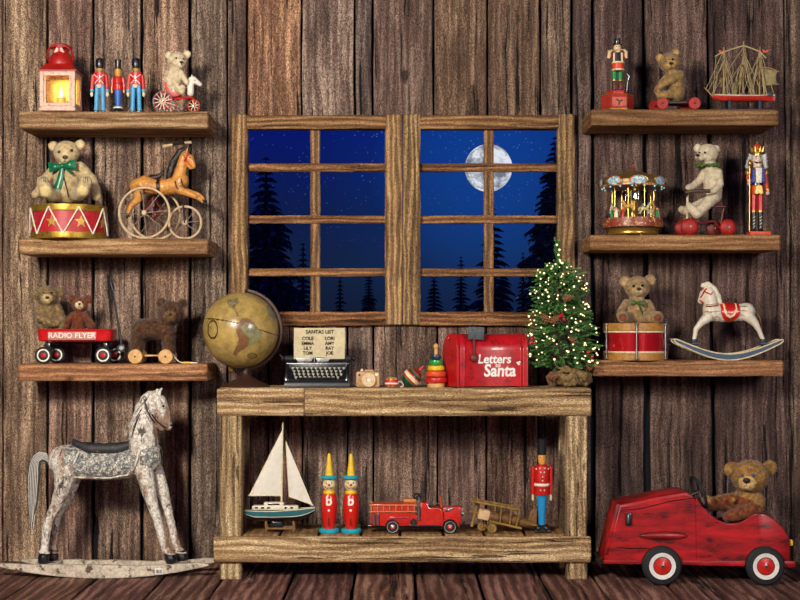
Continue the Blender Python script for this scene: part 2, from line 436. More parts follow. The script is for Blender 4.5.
# ------------------------------------------------------------------ windows
PANE = glass('window_glass', '#f4f8ff', .012, .02)
def window(name, xl0, xl1, xr0, xr1, xm0, xm1):
    f = MB(); d = .03; yc = .005; T = .07
    def v(x0, x1, r0, r1, t, sd):
        f.tint = t; cx = (WX(x0, d)+WX(x1, d))/2
        f.plank((cx, yc, WZ(r1, d)), (cx, yc, WZ(r0, d)), WX(x1, d)-WX(x0, d), T, .003, up=(0, -1, 0), bev=.005, seed=sd)
    f.m = 1; v(xl0, xl1, 114, 325, tintv(.1, (.95, .9, .84)), 3); v(xr0, xr1, 114, 325, tintv(.1, (.95, .9, .84)), 5)
    f.m = 0
    for r0, r1, t in ((115, 128.5, (.86, .72, .58)), (312, 325.5, (.8, .58, .46))):
        f.tint = t; cz = (WZ(r0, d)+WZ(r1, d))/2
        f.plank((WX(xl1-1.5, d), yc, cz), (WX(xr0+1.5, d), yc, cz), WZ(r0, d)-WZ(r1, d), T*.96, .003, up=(0, -1, 0), bev=.004, seed=r0)
    ob = f.build(name, [W_FRX, W_FRZ], kind='structure')
    b = MB(); d = 0.0; b.m = 1; b.tint = (.82, .72, .64)
    cx = (WX(xm0, d)+WX(xm1, d))/2
    b.plank((cx, .02, WZ(313, d)), (cx, .02, WZ(127, d)), WX(xm1, d)-WX(xm0, d), .03, .0022, up=(0, -1, 0), bev=.004, seed=4)
    b.m = 0; b.tint = (.84, .64, .52)
    for r in (167.3, 219.5, 272.3):
        z = WZ(r, d); b.plank((WX(xl1-1, d), .018, z), (WX(xr0+1, d), .018, z), 8*K, .036, .0022, up=(0, -1, 0), bev=.004, seed=r)
    b.build('muntins', [W_FRX, W_FRZ], parent=ob)
    g = MB(); g.box(((WX(xl1, d)+WX(xr0, d))/2, .032, WZ(220, d)), (WX(xr0, d)-WX(xl1, d)+.02, .004, WZ(127, d)-WZ(313, d)))
    g.build('glass_pane', [PANE], parent=ob)
window('window_1', 232, 247.5, 385, 402.5, 310, 320)
window('window_2', 403, 420.5, 558, 575, 484, 494)

# ------------------------------------------------------------------ shelves
LS, RS = {}, {}
DS = .28
def shelf(x0, x1, rt, rb, label, tint, sd):
    zt, zb = WZ(rt, DS), WZ(rb, DS); cz = (zt+zb)/2
    e = bpy.data.objects
    f = MB(); f.tint = tint; X0, X1 = WX(x0, DS), WX(x1, DS); cx = (X0+X1)/2
    f.xf = Matrix.Translation((-cx, 0, -zb))
    f.plank((X0, -DS/2-.002, cz), (X1, -DS/2-.002, cz), DS-.008, zt-zb, .0016, n=40, bev=.006, seed=sd)
    o = f.build('wall_shelf', [W_SHELF]); o.location = (cx, 0, zb)
    top(o, label, 'shelf', 'rustic plank shelves on the wall'); return zt
LS[0] = shelf(18.7, 208, 111.4, 128.3, 'brown plank shelf holding the red lantern and three toy soldiers', (.84, .84, .82), 1)
LS[1] = shelf(18.7, 208, 238.5, 254, 'brown plank shelf under the star drum and the toy horse tricycle', (.9, .86, .78), 2)
LS[2] = shelf(18, 207, 364, 381, 'reddish brown plank shelf under the little red wagon, left of the globe', (1.02, .80, .72), 3)
RS[0] = shelf(591, 779, 109, 125, 'dark brown plank shelf under the tall ship model', (.62, .54, .44), 4)
RS[1] = shelf(590, 781, 234.7, 249.8, 'brown plank shelf holding the miniature carousel and the crowned nutcracker', (.84, .72, .60), 5)
RS[2] = shelf(593, 784, 360.6, 376.2, 'brown plank shelf under the small white rocking horse with blue rockers', (.92, .72, .62), 6)
TOPZ = WZ(388.6, .43); SLZ = .187

# ------------------------------------------------------------------ console table
e = bpy.data.objects.new('console_table', None); COL.objects.link(e); loc = Vector((WX(404.5, .43), -.27, 0)); e.location = loc
top(e, 'rustic pale pine console table with a slatted lower shelf', 'table')
class TM: pass
def tm(e, loc): t = TM(); t.e = e; t.s = 1.0; t.xf = Matrix.Translation(-Vector(loc)); return t
TB = tm(e, loc)
def mb(T):
    b = MB(T); b.xf = T.xf; return b
d = .43
f = mb(TB); f.tint = (1, .97, .9)
z0, z1 = WZ(416, d), TOPZ
f.plank((WX(216.7, d), -.398, (z0+z1)/2), (WX(304.3, d), -.398, (z0+z1)/2), .06, z1-z0, .0018, bev=.005, seed=11)
f.tint = (.93, .9, .8)
f.plank((WX(304.6, d), -.398, (z0+z1)/2), (WX(591.5, d), -.398, (z0+z1)/2), .06, z1-z0, .0018, bev=.005, seed=12)
for k in range(3):
    f.tint = tintv(.08, (.96, .92, .84)); y = -.366+.047+k*.094
    f.plank((WX(216.7, d), y, z1-.014), (WX(591.5, d), y, z1-.014), .09, .028, .0012, bev=.003, seed=20+k)
f.build('tabletop', [W_PINE_X])
for (xa, xb, dd) in ((219.5, 241, .40), (567, 587.5, .40), (219.5, 241, .13), (567, 587.5, .13)):
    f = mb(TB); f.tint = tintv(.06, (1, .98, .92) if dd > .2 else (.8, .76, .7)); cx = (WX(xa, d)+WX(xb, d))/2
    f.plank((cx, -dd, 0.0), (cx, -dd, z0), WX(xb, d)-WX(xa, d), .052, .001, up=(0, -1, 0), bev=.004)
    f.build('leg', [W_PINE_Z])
f = mb(TB); f.tint = (1, .97, .9); za, zb = WZ(562, d), WZ(536.5, d)
f.plank((WX(214, d), -.415-.015, (za+zb)/2), (WX(590.7, d), -.415-.015, (za+zb)/2), .03, zb-za, .0018, bev=.005, seed=31)
f.build('front_rail', [W_PINE_X])
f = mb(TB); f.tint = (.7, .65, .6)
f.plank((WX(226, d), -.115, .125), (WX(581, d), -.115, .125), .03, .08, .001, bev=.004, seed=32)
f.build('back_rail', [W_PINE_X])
g = [241.5, 280, 319, 361, 400, 443.5, 484.5, 525, 566]
for a, b in zip(g, g[1:]):
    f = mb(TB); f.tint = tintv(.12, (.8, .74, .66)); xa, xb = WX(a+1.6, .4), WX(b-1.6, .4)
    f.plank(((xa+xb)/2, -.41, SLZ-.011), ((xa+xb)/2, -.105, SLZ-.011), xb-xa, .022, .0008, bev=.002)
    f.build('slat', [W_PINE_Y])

# ------------------------------------------------------------------ outside: snowy ground, spruces, moon
SNOW = mat('night_snow', '#8fa6c8', .9, sc=4, var=.15)
gm = MB(); N = 24
vs = []; fs = []
for i in range(N+1):
    for j in range(N+1):
        X = -30+60*i/N; Y = .4+60*(j/N)**1.5; vs.append((X, Y, -1.2-noise.noise(Vector((X*.1, Y*.1, 0)))*.5-.25))
for i in range(N):
    for j in range(N): a = i*(N+1)+j; fs.append((a, a+N+1, a+N+2, a+1))
gm.add(vs, fs); gm.build('ground', [SNOW], kind='structure')
NEEDLE = mat('night_needles', '#3a5054', .9, var=.5, sc=30, wear='#b4c4dc', wamt=.25)
BARK = mat('bark', '#2a2220', .95, sc=40)
def spruce(name, label, px, row, y, half_px, seed, lean=0):
    mm = K*(CAMD+y)/CAMD; X = (px-400)*mm; zt = ZC+(HZ-row)*mm; zb = -1.35; H = zt-zb; Wd = half_px*mm*.92
    rnd = random.Random(seed); e = bpy.data.objects.new(name, None); COL.objects.link(e); e.location = (X, y, zb)
    top(e, label, 'tree', 'spruces outside the windows')
    T = TM(); T.e = e; T.s = 1.0
    t = MB(T); t.tube([(0, 0, 0), (lean*.5, 0, H*.6), (lean, 0, H*.985)], [H*.022, H*.012, .008], 8); t.build('trunk', [BARK])
    f = MB(T)
    nl = max(16, int(54*H/4)); 
    for k in range(nl):
        u = k/(nl-1); z = H*(1-.96*u)-.03; R = Wd*(.06+min(1.35, (u/.4)**.8))*rnd.uniform(.72, 1.15); cnt = 7+int(u*11)
        for j in range(cnt):
            a = 2*PI*(j+rnd.random()*.7)/cnt; L = R*rnd.uniform(.65, 1.12); cx = lean*(z/H)
            dr = L*rnd.uniform(.3, .55); dirv = Vector((math.cos(a), math.sin(a), 0))
            p0 = Vector((cx, 0, z)); p1 = p0+dirv*L*.55+Vector((0, 0, -dr*.35)); p2 = p0+dirv*L+Vector((0, 0, -dr*.75))
            w = max(.02, L*.13)
            f.tube([p0, p1, p2], [w*.5, w, w*.12], 4)
            side = Vector((-math.sin(a), math.cos(a), 0))
            for q in range(6):
                tt = .15+.15*q; c = p0.lerp(p1, tt/.55) if tt < .55 else p1.lerp(p2, (tt-.55)/.45)
                for sg in (-1, 1):
                    l2 = L*rnd.uniform(.22, .42)*(1.15-tt)
                    f.tube([c, c+(side*sg+dirv*.5).normalized()*l2+Vector((0, 0, -l2*.7))], [w*.5, .004], 3)
                f.tube([c, c+Vector((0, 0, -L*rnd.uniform(.08, .2)))+dirv*.03], [w*.4, .003], 3)
    f.build('foliage', [NEEDLE], smooth=False)
spruce('spruce_tree', 'tall dark spruce reaching highest behind the left window panes', 266, 156, 9, 46, 1)
spruce('spruce_tree', 'small dark spruce low behind the left window, right of the tall one', 303, 242, 13, 20, 2)
spruce('spruce_tree', 'distant low spruce behind the right half of the left window', 340, 276, 19, 13, 3)
spruce('spruce_tree', 'distant low spruce beside the right stile of the left window', 369, 270, 27, 15, 4)
spruce('spruce_tree', 'distant low spruce at the left edge of the right window', 434, 268, 20, 16, 5)
spruce('spruce_tree', 'pointed spruce left of the centre bar of the right window, below the moon', 461, 256, 21, 14, 6)
spruce('spruce_tree', 'broad dark spruce right below the moon, behind the centre bar', 493, 206, 9, 34, 7)
spruce('spruce_tree', 'small pointed spruce between the two big ones in the right window', 523, 252, 18, 12, 8)
spruce('spruce_tree', 'tall dark spruce at the right edge of the right window', 555, 136, 13.5, 40, 9)
spruce('spruce_tree', 'distant low spruce under the small left window panes, left of the tall one', 243, 262, 18, 18, 10)
# moon
g = NT('moon_surface'); co = g.n('TexCoord').outputs['Object']
n1 = g.n('TexNoise', Vector=co, Scale=.42, Detail=7.0, Roughness=.62).outputs[0]
n2 = g.n('TexNoise', Vector=co, Scale=2.2, Detail=6.0, Roughness=.7).outputs[0]
vv = g.math('ADD', g.math('MULTIPLY', n1, .75), g.math('MULTIPLY', n2, .25))
cc = g.ramp(vv, [(.42, lin('#7c7c82')), (.49, lin('#bcbcbe')), (.55, lin('#f6f4ee'))])
em = g.n('Emission', Color=cc, Strength=1.0); g.out(em.outputs[0])
MD = 200.0; mm = K*(CAMD+MD)/CAMD; mo = MB(); mo.ball((0, 0, 0), 23.7*mm, 64)
o = mo.build('moon', [g.m]); o.location = ((488.5-400)*mm, MD, ZC+(HZ-168)*mm); top(o, 'full pale grey moon in the night sky behind the right window', 'moon')
MOON = Vector((88.5*K/CAMD, 1, 162*K/CAMD)).normalized()

# world: night sky with stars
wd = bpy.data.worlds.new('night'); SC.world = wd; wd.use_nodes = True; nt = wd.node_tree; nt.nodes.clear()
W = NT.__new__(NT); W.t = nt
dirn = W.n('TexCoord').outputs['Generated']
sep = W.n('SeparateXYZ', Vector=dirn)
sky = W.ramp(sep.outputs[2], [(0.0, lin('#121c2e')), (.045, lin('#16243e')), (.09, lin('#101e4a')), (.145, lin('#0a1866')), (.2, lin('#081070')), (.6, lin('#050a30'))])
dt = W.n('VectorMath', {'operation': 'DOT_PRODUCT'}, i0=dirn, i1=tuple(MOON)).outputs[1]
gl = W.ramp(dt, [(.991, (0, 0, 0)), (.9975, (.22, .22, .22)), (1.0, (1, 1, 1))])
sky2 = W.mix(W.math('MULTIPLY', gl, .6), sky, lin('#1650a0'))
vo = W.n('TexVoronoi', Vector=dirn, Scale=340.0)
st = W.ramp(vo.outputs[0], [(.05, (1, 1, 1)), (.15, (0, 0, 0))])
sb = W.n('TexNoise', Vector=dirn, Scale=60.0).outputs[0]
st = W.math('MULTIPLY', st, W.ramp(sb, [(.40, (0, 0, 0)), (.60, (1, 1, 1))]))
up = W.ramp(sep.outputs[2], [(.05, (0, 0, 0)), (.15, (1, 1, 1))])
st = W.math('MULTIPLY', W.math('MULTIPLY', st, up), .75)
skyf = W.mix(st, sky2, lin('#9fb8ff'))
bg = W.n('Background', Color=skyf, Strength=1.0)
wo = W.n('OutputWorld'); nt.links.new(bg.outputs[0], wo.inputs[0])

# ------------------------------------------------------------------ camera and lights
cam = bpy.data.cameras.new('camera'); co = bpy.data.objects.new('camera', cam); COL.objects.link(co); SC.camera = co
co.location = (0, -CAMD, ZC); co.rotation_euler = (PI/2, 0, 0)
cam.sensor_width = 36; cam.lens = 36*CAMD/(800*K); cam.shift_y = 30/800.0; cam.clip_end = 1000
def area(name, loc, look, size, e, col):
    l = bpy.data.lights.new(name, 'AREA'); l.shape = 'DISK'; l.size = size; l.energy = e; l.color = col
    o = bpy.data.objects.new(name, l); COL.objects.link(o); o.location = loc
    o.rotation_euler = (Vector(look)-Vector(loc)).to_track_quat('-Z', 'Y').to_euler(); return o
area('key_lamp', (-1.75, -4.4, 2.45), (-.35, 0, 1.0), .7, 225, (1, .90, .78))
area('fill_light', (2.6, -4.9, 2.1), (.3, 0, .9), 1.1, 95, (1, .93, .88))  # added fill light from the right, softens the key's shadows
sl = bpy.data.lights.new('moonlight', 'SUN'); sl.energy = 1.2; sl.color = (.6, .75, 1); sl.angle = .01
so = bpy.data.objects.new('moonlight', sl); COL.objects.link(so); so.rotation_euler = MOON.to_track_quat('Z', 'Y').to_euler(); so.location = (2, 12, 8)
SC.view_settings.view_transform = 'Standard'; SC.view_settings.look = 'None'; SC.view_settings.gamma = 1.0; SC.view_settings.use_curve_mapping = False
SC.view_settings.exposure = 0.0
# ------------------------------------------------------------------ shared paints and helpers for toys
RED = mat('toy_red', '#c01a14', .38, coat=.3); BLUE = mat('toy_light_blue', '#4a9fd0', .5); BLACK = mat('toy_black', '#15151a', .35, coat=.3)
WHITE = mat('toy_white', '#e8e2d2', .6); SKIN = mat('toy_skin', '#d8a066', .55); GOLD = mat('gold_paint', '#b98d3a', .35, metal=.75); CREAM = mat('cream_paint', '#e0cfa4', .6)
STEEL = mat('dull_steel', '#8a8f94', .35, metal=.9); RUBBER = mat('black_rubber', '#17181b', .7, bump=.4); GREEN = mat('toy_green', '#158048', .5)
EYE = mat('eye_black', '#08080a', .12, var=.05, coat=.8); NOSE = mat('stitched_nose', '#1a110e', .6)
DKWOOD = mat('dark_stained_wood', '#3c2418', .5, bump=.4); LTWOOD = mat('light_turned_wood', '#d3a464', .5, var=.25, bump=.3)
YELLOW = mat('toy_yellow', '#e2b81e', .45); ORANGE = mat('toy_orange', '#d2481a', .45); PINKCR = mat('pinkish_cream_paint', '#dcb8a4', .55, wear='#9a6a58', wamt=.15)
TURQ = mat('toy_turquoise', '#1fa3b8', .45); TEAL = mat('toy_teal', '#2c6a72', .4, coat=.4)

def dot(T, p, r, m_, name, parent=None, flat=1.0, label=None, seg=10):
    b = MB(T); b.ball(p, (r, r*flat, r), seg); return b.build(name, [m_], parent=parent, label=label)
def spoke_wheel(T, c, R, rt, hub, n, ms, name='wheel', rs=1.2, y2=None):
    """wheel facing the viewer: rim torus, spokes, hub. ms = rim, spoke, hub"""
    b = MB(T); b.m = 0; b.torus(c, R-rt, rt, seg=40)
    if len(ms) > 3: b.m = 3; b.torus(c, R-rt*2.6, rt*.9, seg=40)
    b.m = 1
    for k in range(n):
        a = 2*PI*k/n+.2; dv = Vector((math.cos(a), 0, math.sin(a)))
        b.tube([Vector(c)+dv*hub*.6, Vector(c)+dv*(R-rt)], rs*.5, 6)
    b.m = 2; b.lathe([(hub*.5, -hub), (hub, -hub*.7), (hub, hub*.7), (hub*.5, hub)], c, 14, axis=(0, 1, 0))
    return b.build(name, ms)
def disc_wheel(T, c, R, w, ms, name='wheel', prof=None):
    """solid turned wheel; prof = list of (r fraction, bulge toward viewer px, material) from rim to centre"""
    b = MB(T); c = Vector(c)
    b.lathe([(R*.9, w/2), (R, w*.3), (R, -w*.3), (R*.9, -w/2), (R*.86, -w/2)], c, 36, axis=(0, 1, 0))
    prof = prof or [(.86, 0, 0), (.3, .4, 0), (.1, .8, 0)]
    sd = 36
    for (r0, h0, m0), (r1, h1, m1) in zip(prof, prof[1:]+[(0.0, prof[-1][1], prof[-1][2])]):
        b.m = m0; x, y, z = frame_of((0, 1, 0))
        for sg in (-1, 1):
            R1 = [c+Vector((0, sg*(w/2+h0), 0))+(x*math.cos(2*PI*j/sd)+y*math.sin(2*PI*j/sd))*R*r0 for j in range(sd)]
            R2 = [c+Vector((0, sg*(w/2+h1), 0))+(x*math.cos(2*PI*j/sd)+y*math.sin(2*PI*j/sd))*max(R*r1, .01) for j in range(sd)]
            b.rings([R1, R2], cap=False)
    return b.build(name, ms)
def bow(T, c, w, h, m_, tails=(), name='bow', parent=None, tilt=0.0):
    b = MB(T); b.xf = Matrix.Translation(Vector(c)) @ Matrix.Rotation(tilt, 4, 'Y')
    for sg in (-1, 1):
        R = []
        for i in range(8):
            u = i/7; hh = h*(.22+.78*math.sin(u*PI*.55)); th = h*.28*math.sin(PI*min(1, u*1.05))+.3
            R.append([(sg*u*w, math.cos(a)*th-u*1.2, math.sin(a)*hh*.5*(1+.15*math.sin(i*2.1))) for a in [2*PI*j/12 for j in range(12)]])
        b.rings(R)
    b.ball((0, -1, 0), (h*.26, h*.28, h*.3), 12)
    for (x, z, ww) in tails:
        b.tube([(0, -.6, 0), (x*.4+.6, -1.4, z*.45), (x, -1.2, z)], [ww*.35, ww*.5, ww*.62], 8, flat=.35)
    b.xf = None; return b.build(name, [m_], parent=parent)

def bear(T, name_parts, furs, head, hr, ears, er, muz, mr, chains, pads=(), eyes=(), eye_r=None, nose=None, nose_r=None, fur=(1.5, 1500, .35), voxel=.8,
         squash=(1.06, .92, .94), nose_m=None, eye_m=None, mouth=True, amp=.25, extra=None, muzzle_paint=True, inner=True, earflat=.42, smooth=2):
    """all points (px,row,q); ears and chains as seen in the photo; body fused into one mesh. furs: body, muzzle, pad"""
    P = T.P; b = Org(T); H = P(*head)
    b.ball(H, (hr*squash[0], hr*squash[1], hr*squash[2]), 20)
    for e_ in ears:
        c = P(*e_[:3]); r = e_[3] if len(e_) > 3 else er
        b.ball(c, (r, r*earflat, r), 14); b.limb([(c, er*.4), (H, er*.4)])
    mz = P(*muz); b.ball(mz, (mr, mr*.95, mr*.82), 14); b.limb([(H, mr*.8), (mz, mr*.7)])
    for ch in chains: b.limb([(P(*c[:3]), c[3]) for c in ch])
    for c, r3, rot in (extra or []): b.ball(P(*c), r3, 16, rot)
    pp = [(P(*p[:3]), p[3]) for p in pads]
    ec = [(P(*e_[:3]), (e_[3] if len(e_) > 3 else er)) for e_ in ears]
    def paint(c, n):
        for p, r in pp:
            if (c-p).length < r: return 2
        if inner:
            for p, r in ec:
                dx = c-p
                if n.y < -.4 and (dx.x**2+dx.z**2)**.5 < r*.62 and dx.y < 0: return 1
        if muzzle_paint and (c-mz).length < mr*1.12 and c.y < mz.y+mr*.45: return 1
        return 0
    body = b.fuse('body', furs, voxel, smooth, paint, fur, amp=amp, freq=.35)
    er2 = eye_r or hr*.12
    for e_ in eyes: dot(T, P(*e_), er2, eye_m or EYE, 'eye')
    if nose: 
        nr = nose_r or hr*.17; nb = MB(T); nb.ball(P(*nose), (nr*1.25, nr*.7, nr*.9), 12); nb.build('nose', [nose_m or NOSE])
        if mouth:
            n0 = P(*nose)+Vector((0, .2, -nr*.5)); k = mr*.5
            q = MB(T); q.tube([n0, n0+Vector((0, .1, -k*.7))], .22, 5)
            q.tube([n0+Vector((-k*.6, .8, -k*1.15)), n0+Vector((-k*.25, .1, -k*.95)), n0+Vector((0, .1, -k*.7)), n0+Vector((k*.25, .1, -k*.95)), n0+Vector((k*.6, .8, -k*1.15))], .22, 5)
            q.build('mouth', [NOSE])
    return body

# ================================================================== left, top shelf
z0 = LS[0]
T = Thing('lantern', 'red roofed lantern with pinkish cream frame and glowing candle', 'lantern', 61, .235, z0); P = T.P
# square body 35 px wide, 36 deep, frame bars
h0, h1 = 0.0, T.R(74); W = 17.5; D = 15
b = MB(T); b.box((0, 0, 1.6), (36, 31, 3.2), .7); b.box((0, 0, 4.0), (33, 28, 1.8), .4)
for sx in (-1, 1):
    for sy in (-1, 1): b.box((sx*(W-2), sy*(D-2), (h1+4)/2), (4, 4, h1-4), .6)
for sy in (-1, 1):
    b.box((0, sy*(D-1.6), h1-2), (31, 3.0, 4), .5); b.box((0, sy*(D-1.6), 6.4), (31, 3, 3), .5)
    for sx in (-1, 1): b.box((sx*(W-5.2), sy*(D-1.4), h1/2+2), (1.6, 1.4, h1-9), .3)
for sx in (-1, 1):
    b.box((sx*(W-1.6), 0, h1-2), (3, 26, 4), .5); b.box((sx*(W-1.6), 0, 6.4), (3, 26, 3), .5)
b.build('frame', [PINKCR])
GLOW = glass('warm_lantern_glass', '#fff6dc', .02, .03)
b = MB(T); b.box((0, -(D-2.2), h1/2+2), (25, .3, h1-11)); b.build('glass_pane', [GLOW])
for sx in (-1, 1): b = MB(T); b.box((sx*(W-2.2), 0, h1/2+2), (.3, 22, h1-11)); b.build('glass_pane', [GLOW])
b = MB(T); b.box((0, D-4, h1/2+2), (27, .4, h1-11)); b.build('glow_plate', [mat('candle_glow_yellow', '#e6d890', .5)])  # added plate behind the candle; its yellow catches and imitates the glow
b = MB(T)
pts = lambda w, d_, z: [(-w, -d_, z), (w, -d_, z), (w, d_, z), (-w, d_, z)]
b.rings([pts(19, 16.5, h1), pts(19, 16.5, h1+1.2), pts(17.5, 15, h1+2.2), pts(12.5, 11, h1+8.0), pts(11.5, 10.5, h1+8.6)])
LRED = mat('lantern_red', '#a81a12', .42, coat=.2, wear='#5c0d0a', wamt=.1)
b.build('roof', [LRED])
zt = h1+8
b = MB(T); b.lathe([(12, zt), (12.4, zt+2), (10.5, zt+9), (6.5, zt+14.5)], seg=28)
for k in range(6):
    a = k*PI/3+PI/6; b.box((math.cos(a)*6.8, math.sin(a)*6.8, zt+15.6), (2.0, 2.0, 5), .2, rot=(0, 0, a))
b.lathe([(11, zt+17), (11.2, zt+18.2), (8.5, zt+20.6), (3.5, zt+22.3), (.1, zt+22.8)], seg=28)
o = b.build('chimney', [LRED])
b = MB(T); b.prism([(-5.2, zt+12), (5.2, zt+12), (2.6, zt+17.5), (-2.6, zt+17.5)], -7.4, -6.8); b.build('vent_plate', [PINKCR], parent=o)
b = MB(T); b.torus((0, -3, zt+9), 12.8, 1.0, axis=(0, .75, .5), seg=40); b.build('handle', [LRED])
b = MB(T); b.lathe([(4.4, 4.6), (4.4, 15), (3.8, 15.6), (.5, 15.2)], seg=24); cd = b.build('candle', [mat('candle_wax', '#f0e2b8', .5)])
b = MB(T); b.lathe([(.2, 15), (1.4, 16.6), (2.0, 18.6), (1.1, 22), (.1, 25)], seg=14); b.build('flame', [emis('flame', '#fff4c8', 14)], parent=cd)
l = bpy.data.lights.new('candle_light', 'POINT'); l.energy = .2; l.color = (1, .88, .58); l.shadow_soft_size = .012
lo = bpy.data.objects.new('candle_light', l); COL.objects.link(lo); lo.location = T.e.location+Vector((0, -3*T.s, 24*T.s))

def guard(px, label):
    T = Thing('toy_soldier', label, 'toy soldier', px, .245, z0, 'red coated toy guards in bearskin hats'); R = T.R
    b = MB(T)
    for sx in (-1, 1): b.box((sx*3.5, -.8, 1.0), (4.4, 6.5, 2.0), .7)
    b.build('boots', [BLACK])
    for sx in (-1, 1):
        b = MB(T); b.tube([(sx*3.6, 0, 1.5), (sx*3.3, 0, 9), (sx*2.6, 0, R(85))], [2.6, 2.1, 2.3], 12); b.build('leg', [BLUE])
    b = MB(T); zt, zb = R(73.5), R(88)
    b.rings([[(math.cos(a)*w, math.sin(a)*w*.62, z) for a in [2*PI*j/20 for j in range(20)]] for z, w in ((zb+3, 3.5), (zb+3, 5.6), (R(82), 5.3), (R(77), 6.2), (zt+.7, 6), (zt, 3.5))])
    tn = b.build('tunic', [RED])
    b = MB(T)
    for sg in (-1, 1): b.tube([(-5*sg, -3.0, R(75)), (0, -4.3, R(79.5)), (4.6*sg, -3.4, R(84.5))], .85, 6, flat=.6)
    b.build('cross_belt', [WHITE], parent=tn)
    b = MB(T); b.prism([(-1.8, R(88.5)), (1.8, R(88.5)), (2.6, R(85)), (-2.6, R(85))], -3.9, -2.6, .3); b.build('tunic_tail', [PINKCR], parent=tn)
    for sx in (-1, 1):
        b = MB(T); b.tube([(sx*6.3, 0, R(75.2)), (sx*7.2, -.3, R(82)), (sx*7.6, -.8, R(90.5))], [2.1, 1.9, 1.6], 12); arm = b.build('arm', [mat('pale_red', '#c8483c', .5) if sx < 0 else RED])  # left arm a paler red than the right
        b = MB(T); b.tube([(sx*7.6, -.8, R(89.8)), (sx*7.7, -.8, R(92))], [2.0, 2.0], 12); b.build('cuff', [BLUE], parent=arm)
        b = MB(T); b.ball((sx*7.8, -.9, R(94.4)), (1.6, 1.5, 2.6), 12); b.build('hand', [CREAM], parent=arm)
    b = MB(T); b.lathe([(1.8, R(74)), (1.8, R(71))], seg=12); b.build('collar', [BLUE])
    b = MB(T); b.ball((0, -.2, R(69.2)), (3, 3, 3.2), 14); b.ball((0, -3.2, R(69.4)), .6, 6); b.build('head', [mat('gilt_skin', '#d39a3e', .4)])
    b = MB(T); b.lathe([(3.4, R(68.7)), (4.1, R(66.5)), (4.3, R(62)), (3.6, R(59)), (2, R(58)), (.1, R(57.6))], seg=20); b.build('bearskin_hat', [BLACK])
    return T
ga = guard(99.8, 'toy guard in tall round bearskin hat, next to the red lantern')
copy_thing(ga, 136, 'toy guard in tall round bearskin hat, between the top-hatted soldier and the bear rider')
T = Thing('toy_soldier', 'short toy soldier in black top hat between the two bearskin guards', 'toy soldier', 118, .245, z0); R = T.R
b = MB(T); b.lathe([(6, 0), (6, 1), (5, 3.4), (4, 4.6)], seg=20); b.build('base', [BLACK])
b = MB(T); b.lathe([(4.9, 4), (5, 5), (3, 6.2)], seg=20); b.build('base_ring', [WHITE])
b = MB(T); b.lathe([(2.4, 5.5), (2.7, 10), (3.7, R(90))], seg=18); b.build('legs', [mat('toy_blue', '#2266b8', .45)])
b = MB(T); b.lathe([(4.4, R(90.5)), (4.7, R(89)), (4.7, R(80)), (4.2, R(77.5)), (2, R(76.6))], seg=20); tn = b.build('tunic', [RED])
b = MB(T); [b.ball((0, -4.6, R(r)), .7, 8) for r in (79.5, 82.5, 86)]; b.build('buttons', [GOLD], parent=tn)
b = MB(T); b.torus((0, 0, R(84)), 4.65, .35, axis=(0, 0, 1)); b.build('belt', [BLACK], parent=tn)
for sx in (-1, 1):
    b = MB(T); b.tube([(sx*5.2, 0, R(78)), (sx*6, 0, R(84)), (sx*6, -.3, R(90))], [1.8, 1.6, 1.2], 12); arm = b.build('arm', [RED])
    b = MB(T); b.ball((sx*6, -.3, R(91.6)), (1.1, 1.1, 1.9), 10); b.build('hand', [SKIN], parent=arm)
b = MB(T); b.lathe([(1.6, R(77)), (3, R(75)), (3.3, R(72)), (3, R(68.5))], seg=18); b.ball((0, -3.3, R(72.3)), .6, 8); b.build('head', [mat('gilt_skin', '#d39a3e', .4)])
b = MB(T); b.lathe([(4.0, R(69.2)), (4.0, R(68.4)), (3, R(68.2)), (3.0, R(64)), (3.6, R(60)), (3.2, R(59.7)), (.1, R(59.8))], seg=20); b.build('top_hat', [BLACK])

# bear on the horse-headed tricycle
T = Thing('toy_tricycle', 'red spoke-wheeled toy tricycle with white horse head, carrying the cream bear', 'toy tricycle', 178, .25, z0); P = T.P
TG = mat('wheel_teal_grey', '#53747a', .5); RW = mat('spoke_cream', '#e8c8b0', .5)
rz = 10.2
spoke_wheel(T, (-14.2, -6.5, rz), rz, .6, 1.4, 12, [TG, RW, RED, RED], rs=1.1)
spoke_wheel(T, (-9.6, 6.5, rz), rz, .6, 1.4, 12, [TG, RW, RED, RED], rs=1.1)
spoke_wheel(T, (16, -1.2, 6.6), 6.6, .8, 1.2, 8, [mat('orange_red', '#b8401f', .5), RW, RED], rs=1.0)
b = MB(T); b.tube([(-14.2, -6.5, rz), (-9.6, 6.5, rz)], .7, 8); b.build('axle', [RED]); b = MB(T); b.tube([(-12, 0, rz), (-6, 0, 13.5), (10, 0, 15), (16, 0, 14.5)], [.9, 1.1, 1.1, 1], 8)
b.tube([(15.5, 0, 15), (16, 0, 6.6)], .7, 8); b.tube([(16, -2.6, 6.6), (16, 1.4, 6.6)], .6, 8); b.build('chassis', [RED])
b = MB(T); R = T.R
o_ = [(-13, R(83)), (-12, R(90)), (-8, R(95.5)), (-3, R(97.5)), (4, R(96)), (3, R(93)), (-2, R(94)), (-6.5, R(91)), (-10.5, R(84))]
b.prism([(-13, R(82.5)), (-12.3, R(90)), (-9, R(95.5)), (-3, R(97.8)), (3.5, R(96)), (1.5, R(84.5)), (-5, R(85.5))], -5.5, -4.5, .3)
b.prism([(-13, R(82.5)), (-12.3, R(90)), (-9, R(95.5)), (-3, R(97.8)), (3.5, R(96)), (1.5, R(84.5)), (-5, R(85.5))], 4.5, 5.5, .3)
b.prism(o_, -4.6, 4.6, .2); b.build('seat', [RED])
b = Org(T); Q = lambda x, r, q=0: T.P(x, r, q)
